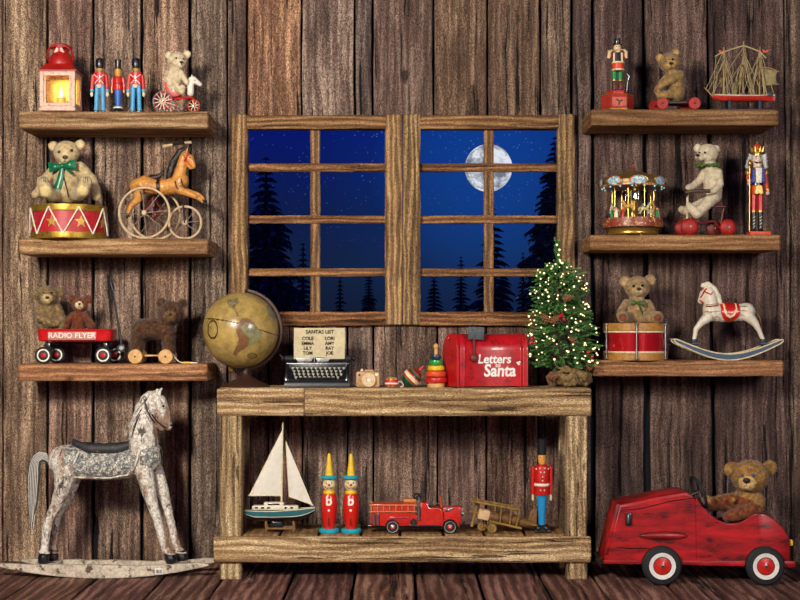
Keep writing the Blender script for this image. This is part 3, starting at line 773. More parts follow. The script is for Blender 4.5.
b.limb([(Q(190.5, 93), 3.6), (Q(190.5, 86), 3.5), (Q(191.5, 80), 3.3), (Q(193.5, 79.5), 3.3), (Q(200, 84.5), 2.1)]); b.limb([(Q(192, 78), 1.1), (Q(191.8, 74.5), .5)])
b.fuse('horse_head', [mat('chalk_white', '#e4ded0', .7), RED], .5, 2)
dot(T, Q(195, 80.5, 2.6), .55, EYE, 'eye')
FCR = fur_mat('cream_fur', '#8a7656', '#cdb994', '#ece0c6'); FCR2 = fur_mat('cream_muzzle_fur', '#a08c6a', '#dccaa6', '#f4ead2'); PADC = fur_mat('cream_pad', '#a89470', '#d6c49c', '#ece0c0')
T = Thing('teddy_bear', 'small cream teddy bear riding the red toy tricycle on the top shelf', 'teddy bear', 176, .25, z0)
bear(T, '', [FCR, FCR2, PADC], (177.5, 60.5, 1), 9, [(169, 55.5, -1), (187, 54.5, -1)], 4.2, (180.5, 64.5, 7), 4.2,
     [[(177, 68, 0, 5.5), (174.5, 76, 0, 8), (173.5, 85, 0, 8.4)],
      [(168.5, 73, -4, 3.4), (167.5, 79, 4, 3.0), (172, 84, 6, 2.7), (177, 84.5, 7, 2.6)], [(181, 73, 3, 3.2), (184.5, 79, 4, 2.7), (187, 83, 3.4, 2.4)],
      [(176, 88, 5, 3.6), (181.5, 91, 7, 3.8), (182.5, 88, 7.8, 3.2)], [(178, 87, -4, 3.6), (185, 90, -5, 3.4)]],
     eyes=[(176.2, 58.2, 9.3), (183.5, 58.7, 8.2)], nose=(181.5, 62.2, 11.2), fur=(.9, 1500, .3), voxel=.65)

# ================================================================== left, middle shelf
z1 = LS[1]
T = Thing('toy_drum', 'red and gold toy drum with gold stars and white zigzag cord', 'drum', 69, .166, z1); R = T.R; Rd = 36.2
AG = mat('aged_gold', '#a5842f', .4, metal=.6, var=.4, sc=120); DRED = mat('drum_red', '#b32028', .45)
hh = R(203, 37)
b = MB(T); b.lathe([(Rd, 6.5), (Rd, hh-7)], seg=64, cap=True); b.build('shell', [DRED])
for za, zb, nm in ((0, 6.8, 'lower_hoop'), (hh-7.2, hh, 'upper_hoop')):
    b = MB(T); b.lathe([(Rd-.8, za), (Rd+1.1, za+.3), (Rd+1.4, za+1.2), (Rd+.9, (za+zb)/2), (Rd+1.4, zb-1.2), (Rd+1.1, zb-.3), (Rd-.8, zb)], seg=64); b.build(nm, [AG])
b = MB(T); b.lathe([(Rd-.6, hh-1.2), (Rd-1, hh-.4), (.1, hh-.4)], seg=64); b.build('drumhead', [mat('drum_skin', '#c9b588', .7)])
b = MB(T); path = []; n = 8
for k in range(n*2):
    a = -PI/2+2*PI*(k+.25)/(n*2)*1.0; rr = Rd+1.9; path.append((math.cos(a)*rr, math.sin(a)*rr, hh-3 if k % 2 else 4.5))
for p, q in zip(path, path[1:]+path[:1]):
    mid = [Vector(p).lerp(Vector(q), u) for u in (0, .5, 1)]
    mid[1] = Vector((mid[1].x, mid[1].y, 0)).normalized()*(Rd+1.5)+Vector((0, 0, mid[1].z)); b.tube(mid, .75, 6)
b.build('zigzag_cord', [WHITE])
for a in [-PI/2+2*PI*(k+.72)/8 for k in range(8)]:
    b = MB(T); st = []
    for i in range(10):
        r_ = 6.6 if i % 2 == 0 else 2.7; t = PI/2+i*PI/5; st.append((math.cos(t)*r_, math.sin(t)*r_))
    b.prism(st, -.35, .35); b.v = [Vector((math.cos(a+v.x/Rd)*(Rd+.3-v.y), math.sin(a+v.x/Rd)*(Rd+.3-v.y), v.z+hh/2-.5)) for v in b.v]
    b.build('star', [mat('star_gold', '#c8a44a', .4, metal=.4)])
dz = z1+hh*T.s-.4*T.s
T = Thing('teddy_bear', 'large pale gold teddy bear with green satin bow sitting on the star drum', 'teddy bear', 67, .19, dz); P = T.P
FG = fur_mat('pale_gold_fur', '#7d6a44', '#bda779', '#dfcda2'); FG2 = fur_mat('pale_gold_light', '#a28d60', '#d0bb8c', '#eadbb2'); PADG = fur_mat('pale_felt_pad', '#b8a068', '#dac788', '#ecdca4')
bear(T, '', [FG, FG2, PADG], (66.5, 152.5, 2), 12.2, [(53.2, 146.2, 0), (80, 144.6, 0)], 5.2, (65, 159, 10), 6,
     [[(66.5, 166, 0, 8), (67, 176, 0, 13), (67.5, 189, 0, 14.5)],
      [(54, 170, 0, 5.5), (45, 180, 4, 5), (40, 190, 8, 4.3), (35.5, 194.5, 9, 4.2)], [(80, 168, -1, 6.2), (91, 180, 2, 6), (95, 190, 5, 5.2), (96.5, 196.5, 7, 4.6)],
      [(60, 195, 4, 6.5), (52, 195, 20, 6.2), (46, 191, 29, 7), (43, 182.5, 31, 6.3)], [(75, 195, 4, 6.5), (79, 194.5, 20, 6.2), (83, 190, 29, 7), (86, 182, 31, 6.3)]],
     pads=[(45.5, 192, 35, 6.2), (48, 196, 34, 5), (82, 192, 35, 6.2), (80.5, 196, 34, 5)], eyes=[(58.8, 151.8, 12.4), (71.6, 150.4, 12.4)], eye_r=1.5, nose=(65, 157.2, 15.6), nose_r=2.2, nose_m=mat('brown_nose', '#4a2a1c', .5),
     fur=(1.2, 3500, .35), voxel=.8)
GB = mat('green_satin', '#0e6a44', .3, sc=90); bow(T, P(62.5, 166, 13.5), 13.5, 9.5, GB, tails=[(-7.5, -22, 6), (9.5, -9, 6.5)], tilt=-.12)
b = MB(T); b.tube([P(63, 172, 12.3), P(64.5, 180, 14.3), P(67, 190, 15.6), P(68.5, 198, 14.5)], .5, 6); b.build('seam', [NOSE])
for cx, cr in ((43.3, 180), (85.6, 179.8)):
    for k in (-1.6, 0, 1.6): b = MB(T); b.tube([P(cx+k*1.1, cr-3, 35.9), P(cx+k*1.1, cr+2.2, 37.3)], .28, 5); b.build('claw_stitch', [NOSE])

# horse tricycle (velocipede)
T = Thing('horse_tricycle', 'antique horse tricycle with carved tan horse and big cream hoop wheels', 'toy tricycle', 165, .2, z1); P = T.P
HOOP = mat('hoop_cream', '#c9b08a', .5); IRON = mat('dark_iron', '#2e2826', .45, metal=.6)
def Pc(px, row, q=0): return P(px, row, q)
zc = T.R(212); 
def hoopw(c, R, n):
    b = MB(T); b.torus(c, R-1.1, 1.15, seg=56, flat=.9); w = b.build('wheel', [HOOP])
    b = MB(T)
    for k in range(n):
        a = 2*PI*k/n+.1; dv = Vector((math.cos(a), 0, math.sin(a))); b.tube([Vector(c)+dv*2, Vector(c)+dv*(R-1.2)], .38, 5)
    b.build('spokes', [mat('spoke_grey', '#8a7c6c', .5)], parent=w)
    b = MB(T); b.lathe([(1.5, -2.6), (2.6, -1.6), (2.6, 1.6), (1.5, 2.6)], c, 14, axis=(0, 1, 0)); b.build('hub', [HOOP], parent=w); return w
hoopw((-18.6, -11, 26), 26, 8); hoopw((-12, 12, 26), 26, 8); hoopw((20, 0, 17.2), 17.2, 8)
FR = mat('trike_red_brown', '#6a2a20', .5)
b = MB(T); b.tube([(-18.6, -11, 26), (-12, 12, 26)], .9, 8); b.build('rear_axle', [IRON]); b = MB(T)
b.tube([(20, -3, 17.2), (20, 3, 17.2)], .8, 8)
for sy in (-2.6, 2.6): b.tube([(20, sy, 17.2), (18.6, sy, 34), (18, sy*.6, 42)], .75, 8)
b.tube([(18, 0, 44), (25, 0, 93)], 1.0, 8); b.build('fork', [IRON])
b = MB(T)
for sy in (-4, 4):
    c = Vector((-11.5, sy, 30)); pts_ = [c+Vector((0, 0, 12)), c+Vector((9, 0, 0)), c+Vector((0, 0, -9)), c+Vector((-9, 0, 0))]
    b.tube(pts_, 1.0, 6, closed=True); b.tube([pts_[0], pts_[2]], .6, 6); b.tube([c+Vector((0, 0, 6)), c+Vector((-4, 0, -3.5))], .9, 6)
b.tube([(-11.5, -4, 39), (-11.5, 4, 39)], .9, 6); b.build('saddle_frame', [FR])
b = MB(T); b.tube([P(163, 146.5, 8), P(173, 144.5, 3), P(182, 143, -2), P(191, 142.4, -8)], [1.7, 1.1, 1.0, 1.5], 10); hb = b.build('handlebar', [mat('bone_wood', '#d8c494', .5)])
b = MB(T); b.tube([P(172, 144.7, 3.4), P(184, 142.8, -3)], [1.3, 1.3], 10); b.build('handlebar_clamp', [IRON], parent=hb)
TAN = mat('carved_tan_paint', '#c98a3e', .45, var=.3, sc=90, wear='#5a2c14', wamt=.02, coat=.3); TAN2 = mat('mane_black_paint', '#1c1410', .5)
b = Org(T)
b.limb([(P(137, 186), 7.5), (P(145, 184), 8.6), (P(155, 187), 7.6), (P(167, 187), 8.2), (P(177, 185), 8.8), (P(181, 181), 8)])
b.limb([(P(178, 182), 7.5), (P(181, 171), 5.8), (P(183, 160), 4.9), (P(185, 155), 4.6)])
b.limb([(P(185, 156), 4.8), (P(190, 158.5), 4.2), (P(193.5, 166.5), 2.7)]); b.limb([(P(190, 161), 3.6), (P(190.5, 167.5, 0), 2.2)])
for q in (-2.2, 2.2): b.limb([(P(186.5, 152, q), 1.6), (P(188, 147.5, q*1.3), .7)])
for q, e1 in ((4.5, 0), (-4.5, -3)):
    b.limb([(P(180, 190, q), 4.6), (P(190, 194+e1*.5, q), 3.2), (P(199, 198+e1, q), 2.3), (P(206, 204.5+e1, q), 1.5)])
    b.limb([(P(138, 190, q), 6), (P(138, 199, q*1.1), 4.2), (P(131, 206+e1, q*1.1), 2.6), (P(127, 217+e1, q*1.1), 1.7)])
mpoly = [(188, 147), (181, 149), (174, 156), (169, 168), (165, 180), (169, 184), (172, 180), (176, 170), (179, 160), (183, 152)]
def pnt(c, n):
    px = c.x+165; rw = T.b-c.z
    if px > 203.5 or (rw > 214 and px < 132): return 1
    if 157 < px < 161 and rw < 196: return 1
    return 0
b.fuse('horse', [TAN, TAN2], .8, 2, pnt, amp=.2)
b = Org(T); b.limb([(P(186, 148.5), 2.6), (P(180, 152), 3.4), (P(174, 161), 3.6), (P(170, 172), 3.4), (P(168, 181), 2.4)])
b.fuse('mane', [TAN2], .7, 1, amp=.8, freq=.9)
b = Org(T); b.limb([(P(150, 181.5), 2.5), (P(153, 178), 3.2), (P(159, 176.5), 2.4), (P(163, 172.5), 1.6)]); b.limb([(P(148, 178, 0), 2), (P(152, 175.5), 1.5)]); b.fuse('saddle', [mat('saddle_dark_brown', '#2c1a12', .5)], .6, 2)
b = MB(T)
b.tube([P(183.5, 155, 4.8), P(187, 161, 4.7), P(191.5, 166.8, 3)], .85, 6, flat=.5); b.tube([P(184, 161.5, 4.7), P(187.5, 155, 4.8), P(188, 152.8, 4)], .8, 6); b.build('bridle', [RED])
dot(T, P(190, 157.5, 3.9), .7, EYE, 'eye')
for x_, r_ in ((175, 186), (181, 184), (139, 192)): b = MB(T); b.tube([P(x_, r_-5, 8.6), P(x_+1.5, r_+1, 9.2), P(x_+4, r_+4, 8.2)], .6, 5); b.build('painted_strap', [TAN2])
b = MB(T)
for k in range(5): b.tube([P(131+k*.3, 186, k-2), P(127-k*.4, 194, k-2), P(124.5+k*.5, 205, (k-2)*1.4)], [.8, .9, .25], 5)
b.build('tail', [mat('horse_hair_dark', '#4a3020', .8)])

# ================================================================== left, lower shelf
z2 = LS[2]
T = Thing('toy_wagon', 'little red pull wagon with black handle and white-ringed wheels, carrying two bears', 'toy wagon', 77.6, .2, z2); P = T.P; R = T.R
WR = mat('wagon_red', '#c8181c', .28, coat=.6, var=.12)
def rrect(hx, hy, r, n=6):
    o = []
    for cx, cy, a0 in ((hx-r, hy-r, 0), (-hx+r, hy-r, PI/2), (-hx+r, -hy+r, PI), (hx-r, -hy+r, 1.5*PI)):
        for i in range(n+1): a = a0+PI/2*i/n; o.append((cx+r*math.cos(a), cy+r*math.sin(a)))
    return o
zt, zb = R(329, 14), R(341.5, 14); hx, hy = 36.8, 15
b = MB(T); L = [(hx-2.2, zb), (hx-.6, zb+1), (hx, zb+4), (hx+.5, zt-1.6), (hx+1.2, zt-.8), (hx+.7, zt), (hx-.2, zt-.7), (hx-.9, zt-2), (hx-1.6, zb+3.4), (hx-3, zb+2)]
b.rings([[(x, y, z) for x, y in rrect(h, h-hx+hy, 6)] for h, z in L]); tray = b.build('tray', [WR])
b = MB(T); b.box((-1.7, -hy-.9, (zt+zb)/2-.6), (47.5, .5, 8), .2); st = b.build('nameplate', [mat('label_pink', '#c07870', .5)], parent=tray)
text_mesh(T, 'RADIO FLYER', 7.2, 'lettering', WHITE, (-1.7, -hy-1.35, (zt+zb)/2-.4), extrude=.12, bold=.12, xs=1.08, parent=tray)
b = MB(T); b.tube([(-32, -8, R(346)), (-24, -8, R(342))], .8, 6)
for cx in (-27, 30):
    b.box((cx, 0, R(345.5)), (5, 22, 5.2), .6); b.tube([(cx, -13, 8.4), (cx, 13, 8.4)], 1.0, 8); b.box((cx, 0, 11.5), (4, 12, 6), .5)
b.box((3, 0, R(343.2)), (62, 9, 1.6), .3); b.tube([(34, 0, 11), (43, -3, R(349))], 1.6, 8); b.build('undercarriage', [BLACK])
for cx, q in ((-30.5, 12), (28.5, 12), (-24, -12), (35, -12)):
    disc_wheel(T, (cx if q > 0 else cx, -q, 8.5), 8.5, 4.6, [RUBBER, WHITE, BLACK, WR], prof=[(.86, 0, 0), (.74, .2, 1), (.58, .3, 2), (.28, .4, 3), (.12, 1.1, 3)])
b = MB(T); b.lathe([(3.9, -2), (4, -1), (4, 1), (3.9, 2)], P(121.5, 348, 3), 20, axis=(0, 1, 0)); 
b.tube([P(121.3, 346, 3), P(118, 322, 3), P(112.5, 289, 3)], [1.3, 1.15, 1.2], 8); b.tube([P(112.8, 290, 3), P(110.6, 282, 3)], [2.0, 1.9], 10); hd = b.build('handle', [BLACK])
b = MB(T); b.lathe([(2.6, -2.3), (2.0, -2.6), (1.9, 2.4)], P(121.5, 348, 3), 16, axis=(0, 1, 0)); b.build('pivot_cap', [STEEL], parent=hd)
tz = z2+(zb+2.2)*T.s
F1 = fur_mat('shaggy_tan_fur', '#3c2c1a', '#7e6744', '#b89c6c', 300); F1b = fur_mat('shaggy_tan_muzzle', '#8a7040', '#c8ae74', '#ecdcae'); 
T = Thing('teddy_bear', 'shaggy tan teddy bear sitting at the rear of the red wagon', 'teddy bear', 49, .2, tz)
bear(T, '', [F1, F1b, F1b], (47.5, 295.5, 1), 9.2, [(36.2, 294.8, -1), (59.5, 291.8, -1)], 4.8, (47, 299.5, 8), 4.8,
     [[(48, 306, 0, 6), (48, 314, 0, 9.6), (48, 326, 0, 10.2)], [(40, 309, 2, 4.4), (41, 318, 8, 4), (49, 323, 11, 3.8), (56, 323, 11.5, 3.6)], [(57, 309, 0, 4.4), (61, 318, 4, 4), (62, 325, 8, 3.6)],
      [(46, 331, 3, 5), (56, 332.5, 5, 4.6), (61, 331, 6, 4)], [(46, 331, -5, 4.6), (57, 332, -6, 4.4)]],
     eyes=[(43.5, 293.2, 9.3), (51.5, 292.8, 9.3)], nose=(47.2, 297.5, 12.4), fur=(2.6, 4500, .45), voxel=.75, amp=.9, inner=False)
F2 = fur_mat('russet_fur', '#30140c', '#6a3420', '#8c5030', 300); F2b = fur_mat('pale_face_fur', '#b0945c', '#e6d4a0', '#f8eecb')
T = Thing('teddy_bear', 'smaller russet teddy bear with pale face in the red wagon', 'teddy bear', 78, .2, tz)
bear(T, '', [F2, F2b, F2], (79.8, 305, 1), 7.2, [(72.5, 299, -1), (88, 299.2, -1)], 3.9, (79.2, 305.2, 6.5), 3.5,
     [[(79, 312, 0, 4.4), (78.5, 319, 0, 6.6), (78, 329, 0, 7.5)], [(74, 315, 2, 3), (69, 320, 5, 3), (65.5, 326, 7, 3)], [(84, 315, 2, 3), (89, 321, 5, 3), (93, 326, 7, 3)],
      [(75, 333, 3, 3.8), (70, 333.5, 9, 3.8)], [(82, 333, 3, 3.8), (87, 333.5, 9, 3.8)]],
     eyes=[(77, 302.5, 7.6), (82.5, 302.5, 7.6)], nose=(79.4, 304, 10), fur=(1.7, 2800, .4), voxel=.65, amp=.5, inner=False)

# pull-along bear on wheels
T = Thing('pull_along_bear', 'dark brown bear on pale wooden wheels with a pull string', 'pull toy', 155, .2, z2); P = T.P; R = T.R
F3 = fur_mat('dark_brown_fur', '#1c1009', '#4a3120', '#78563a', 280); F3b = fur_mat('brown_muzzle', '#3c2616', '#70502e', '#96754a')
b = Org(T)
for q in (-5, 0, 5): b.limb([(P(142, 330, q), 10), (P(153, 328.5, q), 9.8), (P(163, 331, q), 9.6)])
for q in (7, -7):
    b.limb([(P(138, 334, q), 6.4), (P(136.5, 350, q), 5.4)]); b.limb([(P(168, 334, q), 6.4), (P(169, 350, q), 5.6)])
b.limb([(P(164, 326, 1), 9), (P(170, 313.5, 3), 10)]); b.ball(P(171, 312.5, 4), (12, 9.5, 11), 18)
for x_, r_ in ((161, 302.5), (182.5, 303)): b.ball(P(x_, r_, 3), (4.4, 2.4, 4.4), 12); b.limb([(P(x_, r_, 3), 2), (P(171, 310, 3), 3)])
b.ball(P(170, 316.5, 11.5), (6, 5, 5.4), 14)
mz = P(170, 316.5, 13)
def pnt(c, n): return 1 if (c-mz).length < 5.6 and c.y < mz.y+2 else 0
b.fuse('body', [F3, F3b], .8, 2, pnt, (2.2, 7000, .5), amp=.9, freq=.3)
for e_ in ((166, 309.5, 12.5), (175.5, 309.5, 12.5)): dot(T, P(*e_), 1.0, EYE, 'eye')
b = MB(T); b.ball(P(170, 314.5, 17), (1.8, 1, 1.3), 10); b.build('nose', [NOSE])
WW = LTWOOD
for cx in (-17.2, 12.8):
    for q in (12.5, -12.5): disc_wheel(T, (cx, -q, 7.2), 7.2, 3, [WW, DKWOOD], prof=[(.86, 0, 0), (.6, -.4, 0), (.55, .3, 0), (.14, .5, 1)])
    b = MB(T); b.tube([(cx, -12.5, 7.2), (cx, 12.5, 7.2)], .9, 8); b.build('axle', [WW])
b = MB(T); b.box((-2, 0, 8), (27, 7, 1.7), .4); b.build('base_bar', [WW])
b = MB(T); b.tube([P(172, 353, 5), P(175, 357.5, 8), P(179, 361.8, 10), P(184.5, 363.4, 11.5)], .5, 6); st = b.build('pull_string', [WHITE])
b = MB(T); b.tube([(30, -12, 1.15), (37.5, -12.5, 1.15)], [1.0, 1.1], 10); b.build('string_toggle', [YELLOW], parent=st)
b = MB(T); b.tube([(37.5, -12.5, 1.1), (44, -12.5, .9)], [.7, .7], 8); b.build('string_end', [WHITE], parent=st)
# ================================================================== big carved rocking horse on the floor
g = NT('distressed_white_paint'); co = g.n('TexCoord').outputs['Object']
mp = g.n('Mapping', Vector=co, Scale=(1, 1, .4)).outputs[0]
a1 = g.n('TexNoise', Vector=mp, Scale=34.0, Detail=8.0, Roughness=.72, Distortion=.6).outputs[0]
a2 = g.n('TexNoise', Vector=mp, Scale=11.0, Detail=4.0, Roughness=.6).outputs[0]
a3 = g.n('TexNoise', Vector=co, Scale=90.0, Detail=5.0, Roughness=.75).outputs[0]
base = g.ramp(a3, [(.34, lin('#8a8074')), (.47, lin('#cfc7b8')), (.60, lin('#f8f3e8'))])
sm = g.math('ADD', g.math('MULTIPLY', a1, .55), g.math('MULTIPLY', a2, .45))
base = g.mix(g.ramp(sm, [(.50, (0, 0, 0)), (.58, (.85, .85, .85))]), base, lin('#80552f'))
base = g.mix(g.ramp(g.n('TexNoise', Vector=mp, Scale=30.0, Detail=8.0, Roughness=.75, Distortion=1.2).outputs[0], [(.56, (0, 0, 0)), (.60, (.92, .92, .92))]), base, lin('#2b211b'))
bb = g.n('Bump', Strength=.8, Distance=.004, Height=g.math('ADD', a1, a3)).outputs[0]
p = g.n('BsdfPrincipled', Base_Color=base, Roughness=.7, Normal=bb); g.out(p.outputs[0]); DIST = g.m
T = Thing('rocking_horse', 'large distressed white carved rocking horse standing on the floor', 'rocking horse', 106, .33, 0.0); P = T.P
HOOF = mat('hoof_black', '#16151a', .4, coat=.3)
b = Org(T)
b.limb([(P(64, 461), 16), (P(80, 464), 15.2), (P(103, 466), 14.8), (P(125, 464), 15), (P(146, 459), 15.5)])
b.limb([(P(144, 454), 16), (P(143, 438), 15), (P(143, 424), 12.6), (P(145.5, 410), 10.8), (P(149, 402), 9.8)])
b.limb([(P(151, 400), 9.4), (P(158.5, 403), 8.8), (P(163, 413), 6.8), (P(167.5, 425), 4.8)]); b.limb([(P(153, 408), 8.4), (P(156, 417), 6), (P(161.5, 428), 3)])
b.ball(P(168.5, 426.5), (4.2, 4.4, 4.4), 12)
for q in (-4.2, 4.2): b.limb([(P(158, 396, q), 2.6), (P(161.5, 388.5, q*1.1), 1.1)])
for q, L in ((8.5, [(144, 470, 9.4), (148, 488, 8.0), (153, 506, 5.6), (157, 518, 5.0), (161, 534, 4.2), (165.5, 549, 3.9), (169, 554, 5.4), (171, 559.5, 6.0)]), (-9, [(155, 470, 8.6), (162, 490, 7), (167, 508, 5.2), (170, 520, 4.6), (174, 536, 4), (177.5, 549, 3.7), (180, 553, 5.2), (182, 557.5, 5.8)]),
             (8.5, [(66, 472, 12.4), (63, 488, 9), (57, 504, 6.2), (50, 518, 5.3), (46.5, 531, 4.6), (45, 546, 4.1), (44.3, 553.5, 5.4), (43.6, 559.5, 6.0)]), (-9, [(72, 474, 11), (68, 492, 7.6), (60, 508, 5.6), (55.5, 520, 4.8), (54, 534, 4.2), (54, 546, 3.9), (53.5, 552.5, 5.2), (53, 557, 5.8)])):
    b.limb([(P(x, r, q), t) for x, r, t in L])
def pnt(c, n):
    px = c.x+106; rw = T.b-c.z
    if rw > 551.5: return 1
    return 0
b.fuse('body', [DIST, HOOF], 1.0, 3, pnt, amp=.5, freq=.25)
b = MB(T); b.tube([P(170.5, 424.5, 4.2), P(171.8, 426, 3.8)], .9, 6); b.build('nostril', [HOOF])
b = MB(T); b.tube([P(146, 402, 8.6), P(147, 410, 9.8), P(151, 418, 8.8), P(155, 423, 6.8)], .7, 6, flat=.5); b.build('cheek_line', [HOOF])
for k in range(4):
    b = MB(T); b.tube([P(152-k*4, 394+k*7, 6.5+k*.7), P(144-k*3, 402+k*8, 9+k), P(134-k*1, 414+k*8, 9.5+k)], [.4, .9, .3], 6, flat=.5); b.build('mane_groove', [HOOF])
# hoof trims
for x, r, q in ((169.8, 553, 8.5), (180.5, 552, -9), (44.3, 552, 8.5), (53.6, 551.5, -9)):
    b = MB(T); b.torus(P(x, r, q), 5.3, 1.0, axis=(.15, 0, 1), seg=24); b.build('hoof_trim', [DIST])
b = Org(T)
for k in range(9):
    u = k/8; c = P(158-u*30, 392+u*42-8*math.sin(u*PI), 0); b.limb([(c, 3.4), (c+Vector((-2.8+(k % 2)*1.2, (k % 3-1)*2.6, -4.5)), 2.2)])
b.fuse('mane', [DIST], .8, 1, amp=1.0, freq=.6)
b = MB(T)
for q in (1,): 
    b.torus(P(163.6, 406, 7.2), 1.9, .5, axis=(0, 1, 0), seg=14); b.build('eye_ring', [DIST])
dot(T, P(163.5, 406, 7.6), 1.4, EYE, 'eye')
b = MB(T); b.tube([P(152.5, 398, 8.9), P(158, 407, 8.2), P(162.5, 418, 6.2), P(163.5, 423, 5)], .8, 6, flat=.5); b.build('bridle_strap', [DIST])
b = MB(T); b.tube([P(151.5, 414, 6.8), P(156.5, 421, 5.2), P(163, 426.5, 4), P(168, 428.2, 3.5)], .9, 6); b.build('jaw_line', [HOOF])
# blanket painted blue grey with ornament: a thin shell round the barrel
g = NT('saddle_blanket_paint'); co = g.n('TexCoord').outputs['Object']
v1 = g.n('TexVoronoi', {'feature': 'DISTANCE_TO_EDGE'}, Vector=co, Scale=95.0).outputs[0]
nn = g.n('TexNoise', Vector=co, Scale=60.0, Detail=6.0, Roughness=.75).outputs[0]
base = g.ramp(nn, [(.38, lin('#4a5058')), (.49, lin('#949690')), (.58, lin('#e2dcc8'))])
base = g.mix(g.ramp(v1, [(.03, (.9, .9, .9)), (.10, (0, 0, 0))]), base, lin('#23272c'))
vc = g.n('TexVoronoi', Vector=co, Scale=42.0)
base = g.mix(g.ramp(vc.outputs[0], [(.12, (1, 1, 1)), (.18, (0, 0, 0))]), base, lin('#a8403a'))
p = g.n('BsdfPrincipled', Base_Color=base, Roughness=.6, Normal=g.n('Bump', Strength=.6, Distance=.003, Height=v1).outputs[0]); g.out(p.outputs[0]); BLK = g.m
def shell(name, cols, m_, parent=None, yl=None, trim=None):
    """cols: list of (px, top row, bottom row, barrel centre row, radius); wraps from bottom on the near side over the top to the far side"""
    b = MB(T); R0 = []
    n = 20
    for px, rt, rb, rc, r in cols:
        c = P(px, rc); zb = P(px, rb).z; sb = max(-1, min(1, (zb-c.z)/r)); a0 = math.asin(sb)
        ring = []
        for i in range(n+1):
            a = a0+(PI-2*a0)*i/n; ring.append((c.x, -math.cos(a)*r, c.z+math.sin(a)*r*(1 if True else 1)))
        inner = [(x, y*.9, c.z+(z-c.z)*.9) for x, y, z in ring][::-1]
        R0.append([Vector(q) for q in ring+inner])
    b.rings(R0); return b.build(name, [m_], parent=parent)
bl = shell('saddle_blanket', [(68, 0, 475, 461, 17.2), (72, 0, 476, 462, 17), (80, 0, 476, 464, 16.6), (92, 0, 476, 465, 16), (104, 0, 476, 466, 15.9), (118, 0, 475.5, 465, 16), (128, 0, 474, 464, 16.2), (134, 0, 469, 462, 16.3), (138, 0, 459, 460, 16.6)], BLK)
shell('chest_band', [(143, 0, 466, 457, 17.2), (149, 0, 469, 457, 17.4), (156, 0, 469, 458, 15.4), (161, 0, 468, 459, 11.5)], BLK)
b = MB(T); b.tube([P(69, 475, 16), P(74, 463, 17.6), P(79, 451, 15)], 1.0, 6, flat=.5); b.build('blanket_trim', [DIST], parent=bl)
b = MB(T); b.tube([P(139, 448, 14), P(137.5, 458, 17.2), P(134, 468, 16.6), P(127, 475, 14), P(110, 478, 12.5), P(90, 478, 12.5), P(70, 477, 14)], .9, 6, flat=.6); b.build('blanket_trim', [DIST], parent=bl)
b = Org(T)
b.limb([(P(74, 441.5), 2.8), (P(79, 446.5), 5), (P(90, 449.5), 7.5), (P(104, 450.5), 7.5), (P(120, 449), 7), (P(134, 445), 5), (P(141, 440.5), 2.6)])
for q in (-4, 4): b.limb([(P(76, 443.5, q), 2.4), (P(90, 449, q*1.3), 6), (P(118, 449, q*1.3), 6), (P(139, 442, q), 2.4)])
b.fuse('saddle_seat', [mat('saddle_dark_slate', '#26282c', .6, wear='#7a7870', wamt=.1)], .9, 2)
# tail: grooved strands
TGD = mat('tail_dark_grey', '#3c3c3e', .7, var=.3); TGL = mat('tail_white', '#d8d4c8', .7, var=.2)
b = MB(T)
for k in range(13):
    u = (k-6)/6; o_ = u*5.2; b.m = k % 2
    b.tube([P(50, 462, u*2.5)+Vector((0, 0, -u*3)), P(46, 457.5, u*3)+Vector((0, 0, -u*4)), P(41, 456, u*3)+Vector((o_*.25, 0, -u*4)), P(37, 459, u*4)+Vector((o_*.55, 0, -u*3)), P(34.8, 466, u*4)+Vector((o_*.85, 0, -u*1)), P(34, 476, u*4)+Vector((o_, 0, 0)), P(33, 500, u*3)+Vector((o_*.8, 0, 0)), P(31.5, 522+k % 3*4, u*2)+Vector((o_*.3, 0, 0))], [1.2, 1.3, 1.35, 1.4, 1.4, 1.3, 1.0, .3], 6)
b.build('tail', [TGD, TGL])
# rockers
def rocker(q, x0, x1, dz):
    b = MB(T); n = 40; up = []; lo = []
    for i in range(n+1):
        u = i/n; x = x0+(x1-x0)*u; s = (2*u-1)
        zb = 12.5*abs(s)**2.1; zt = 13.2+3.4*s*s-1.3*math.sin(u*PI*3+.4)-(1.2 if .3 < u < .7 else 0)
        e_ = min(1, min(u, 1-u)/.06)
        zt = zb+max(1.2, (zt-zb))*(.45+.55*e_)
        up.append((x-106, zt+dz)); lo.append((x-106, zb+dz))
    b.prism(lo+up[::-1], -q-3, -q+3, .8); return b
DW = mat('whitewashed_wood', '#c4b8a4', .8, var=.35, sc=70, wear='#5a4a3c', wamt=.25, bump=.5)
nr = rocker(13.5, 0, 211, 0).build('rocker', [DW]); rocker(-13.5, 16, 219, 0).build('rocker', [DW])
b = MB(T); b.box((56, -16.9, 7.2), (8, .5, 6.2), .1); b.build('price_tag', [mat('tag_white', '#e6e2da', .6)], parent=nr)
b = MB(T)
for k, w in enumerate((.5, .9, .4, .7, .5)): b.box((53.8+k*1.15, -17.2, 7.2), (w, .15, 3.4))
b.build('barcode', [BLACK], parent=nr)
for x_, nm in ((-56, 0), (72, 0)):
    b = MB(T); b.box((x_, 0, 12.4), (20, 27, 2.2), .6); b.build('cross_board', [DW])
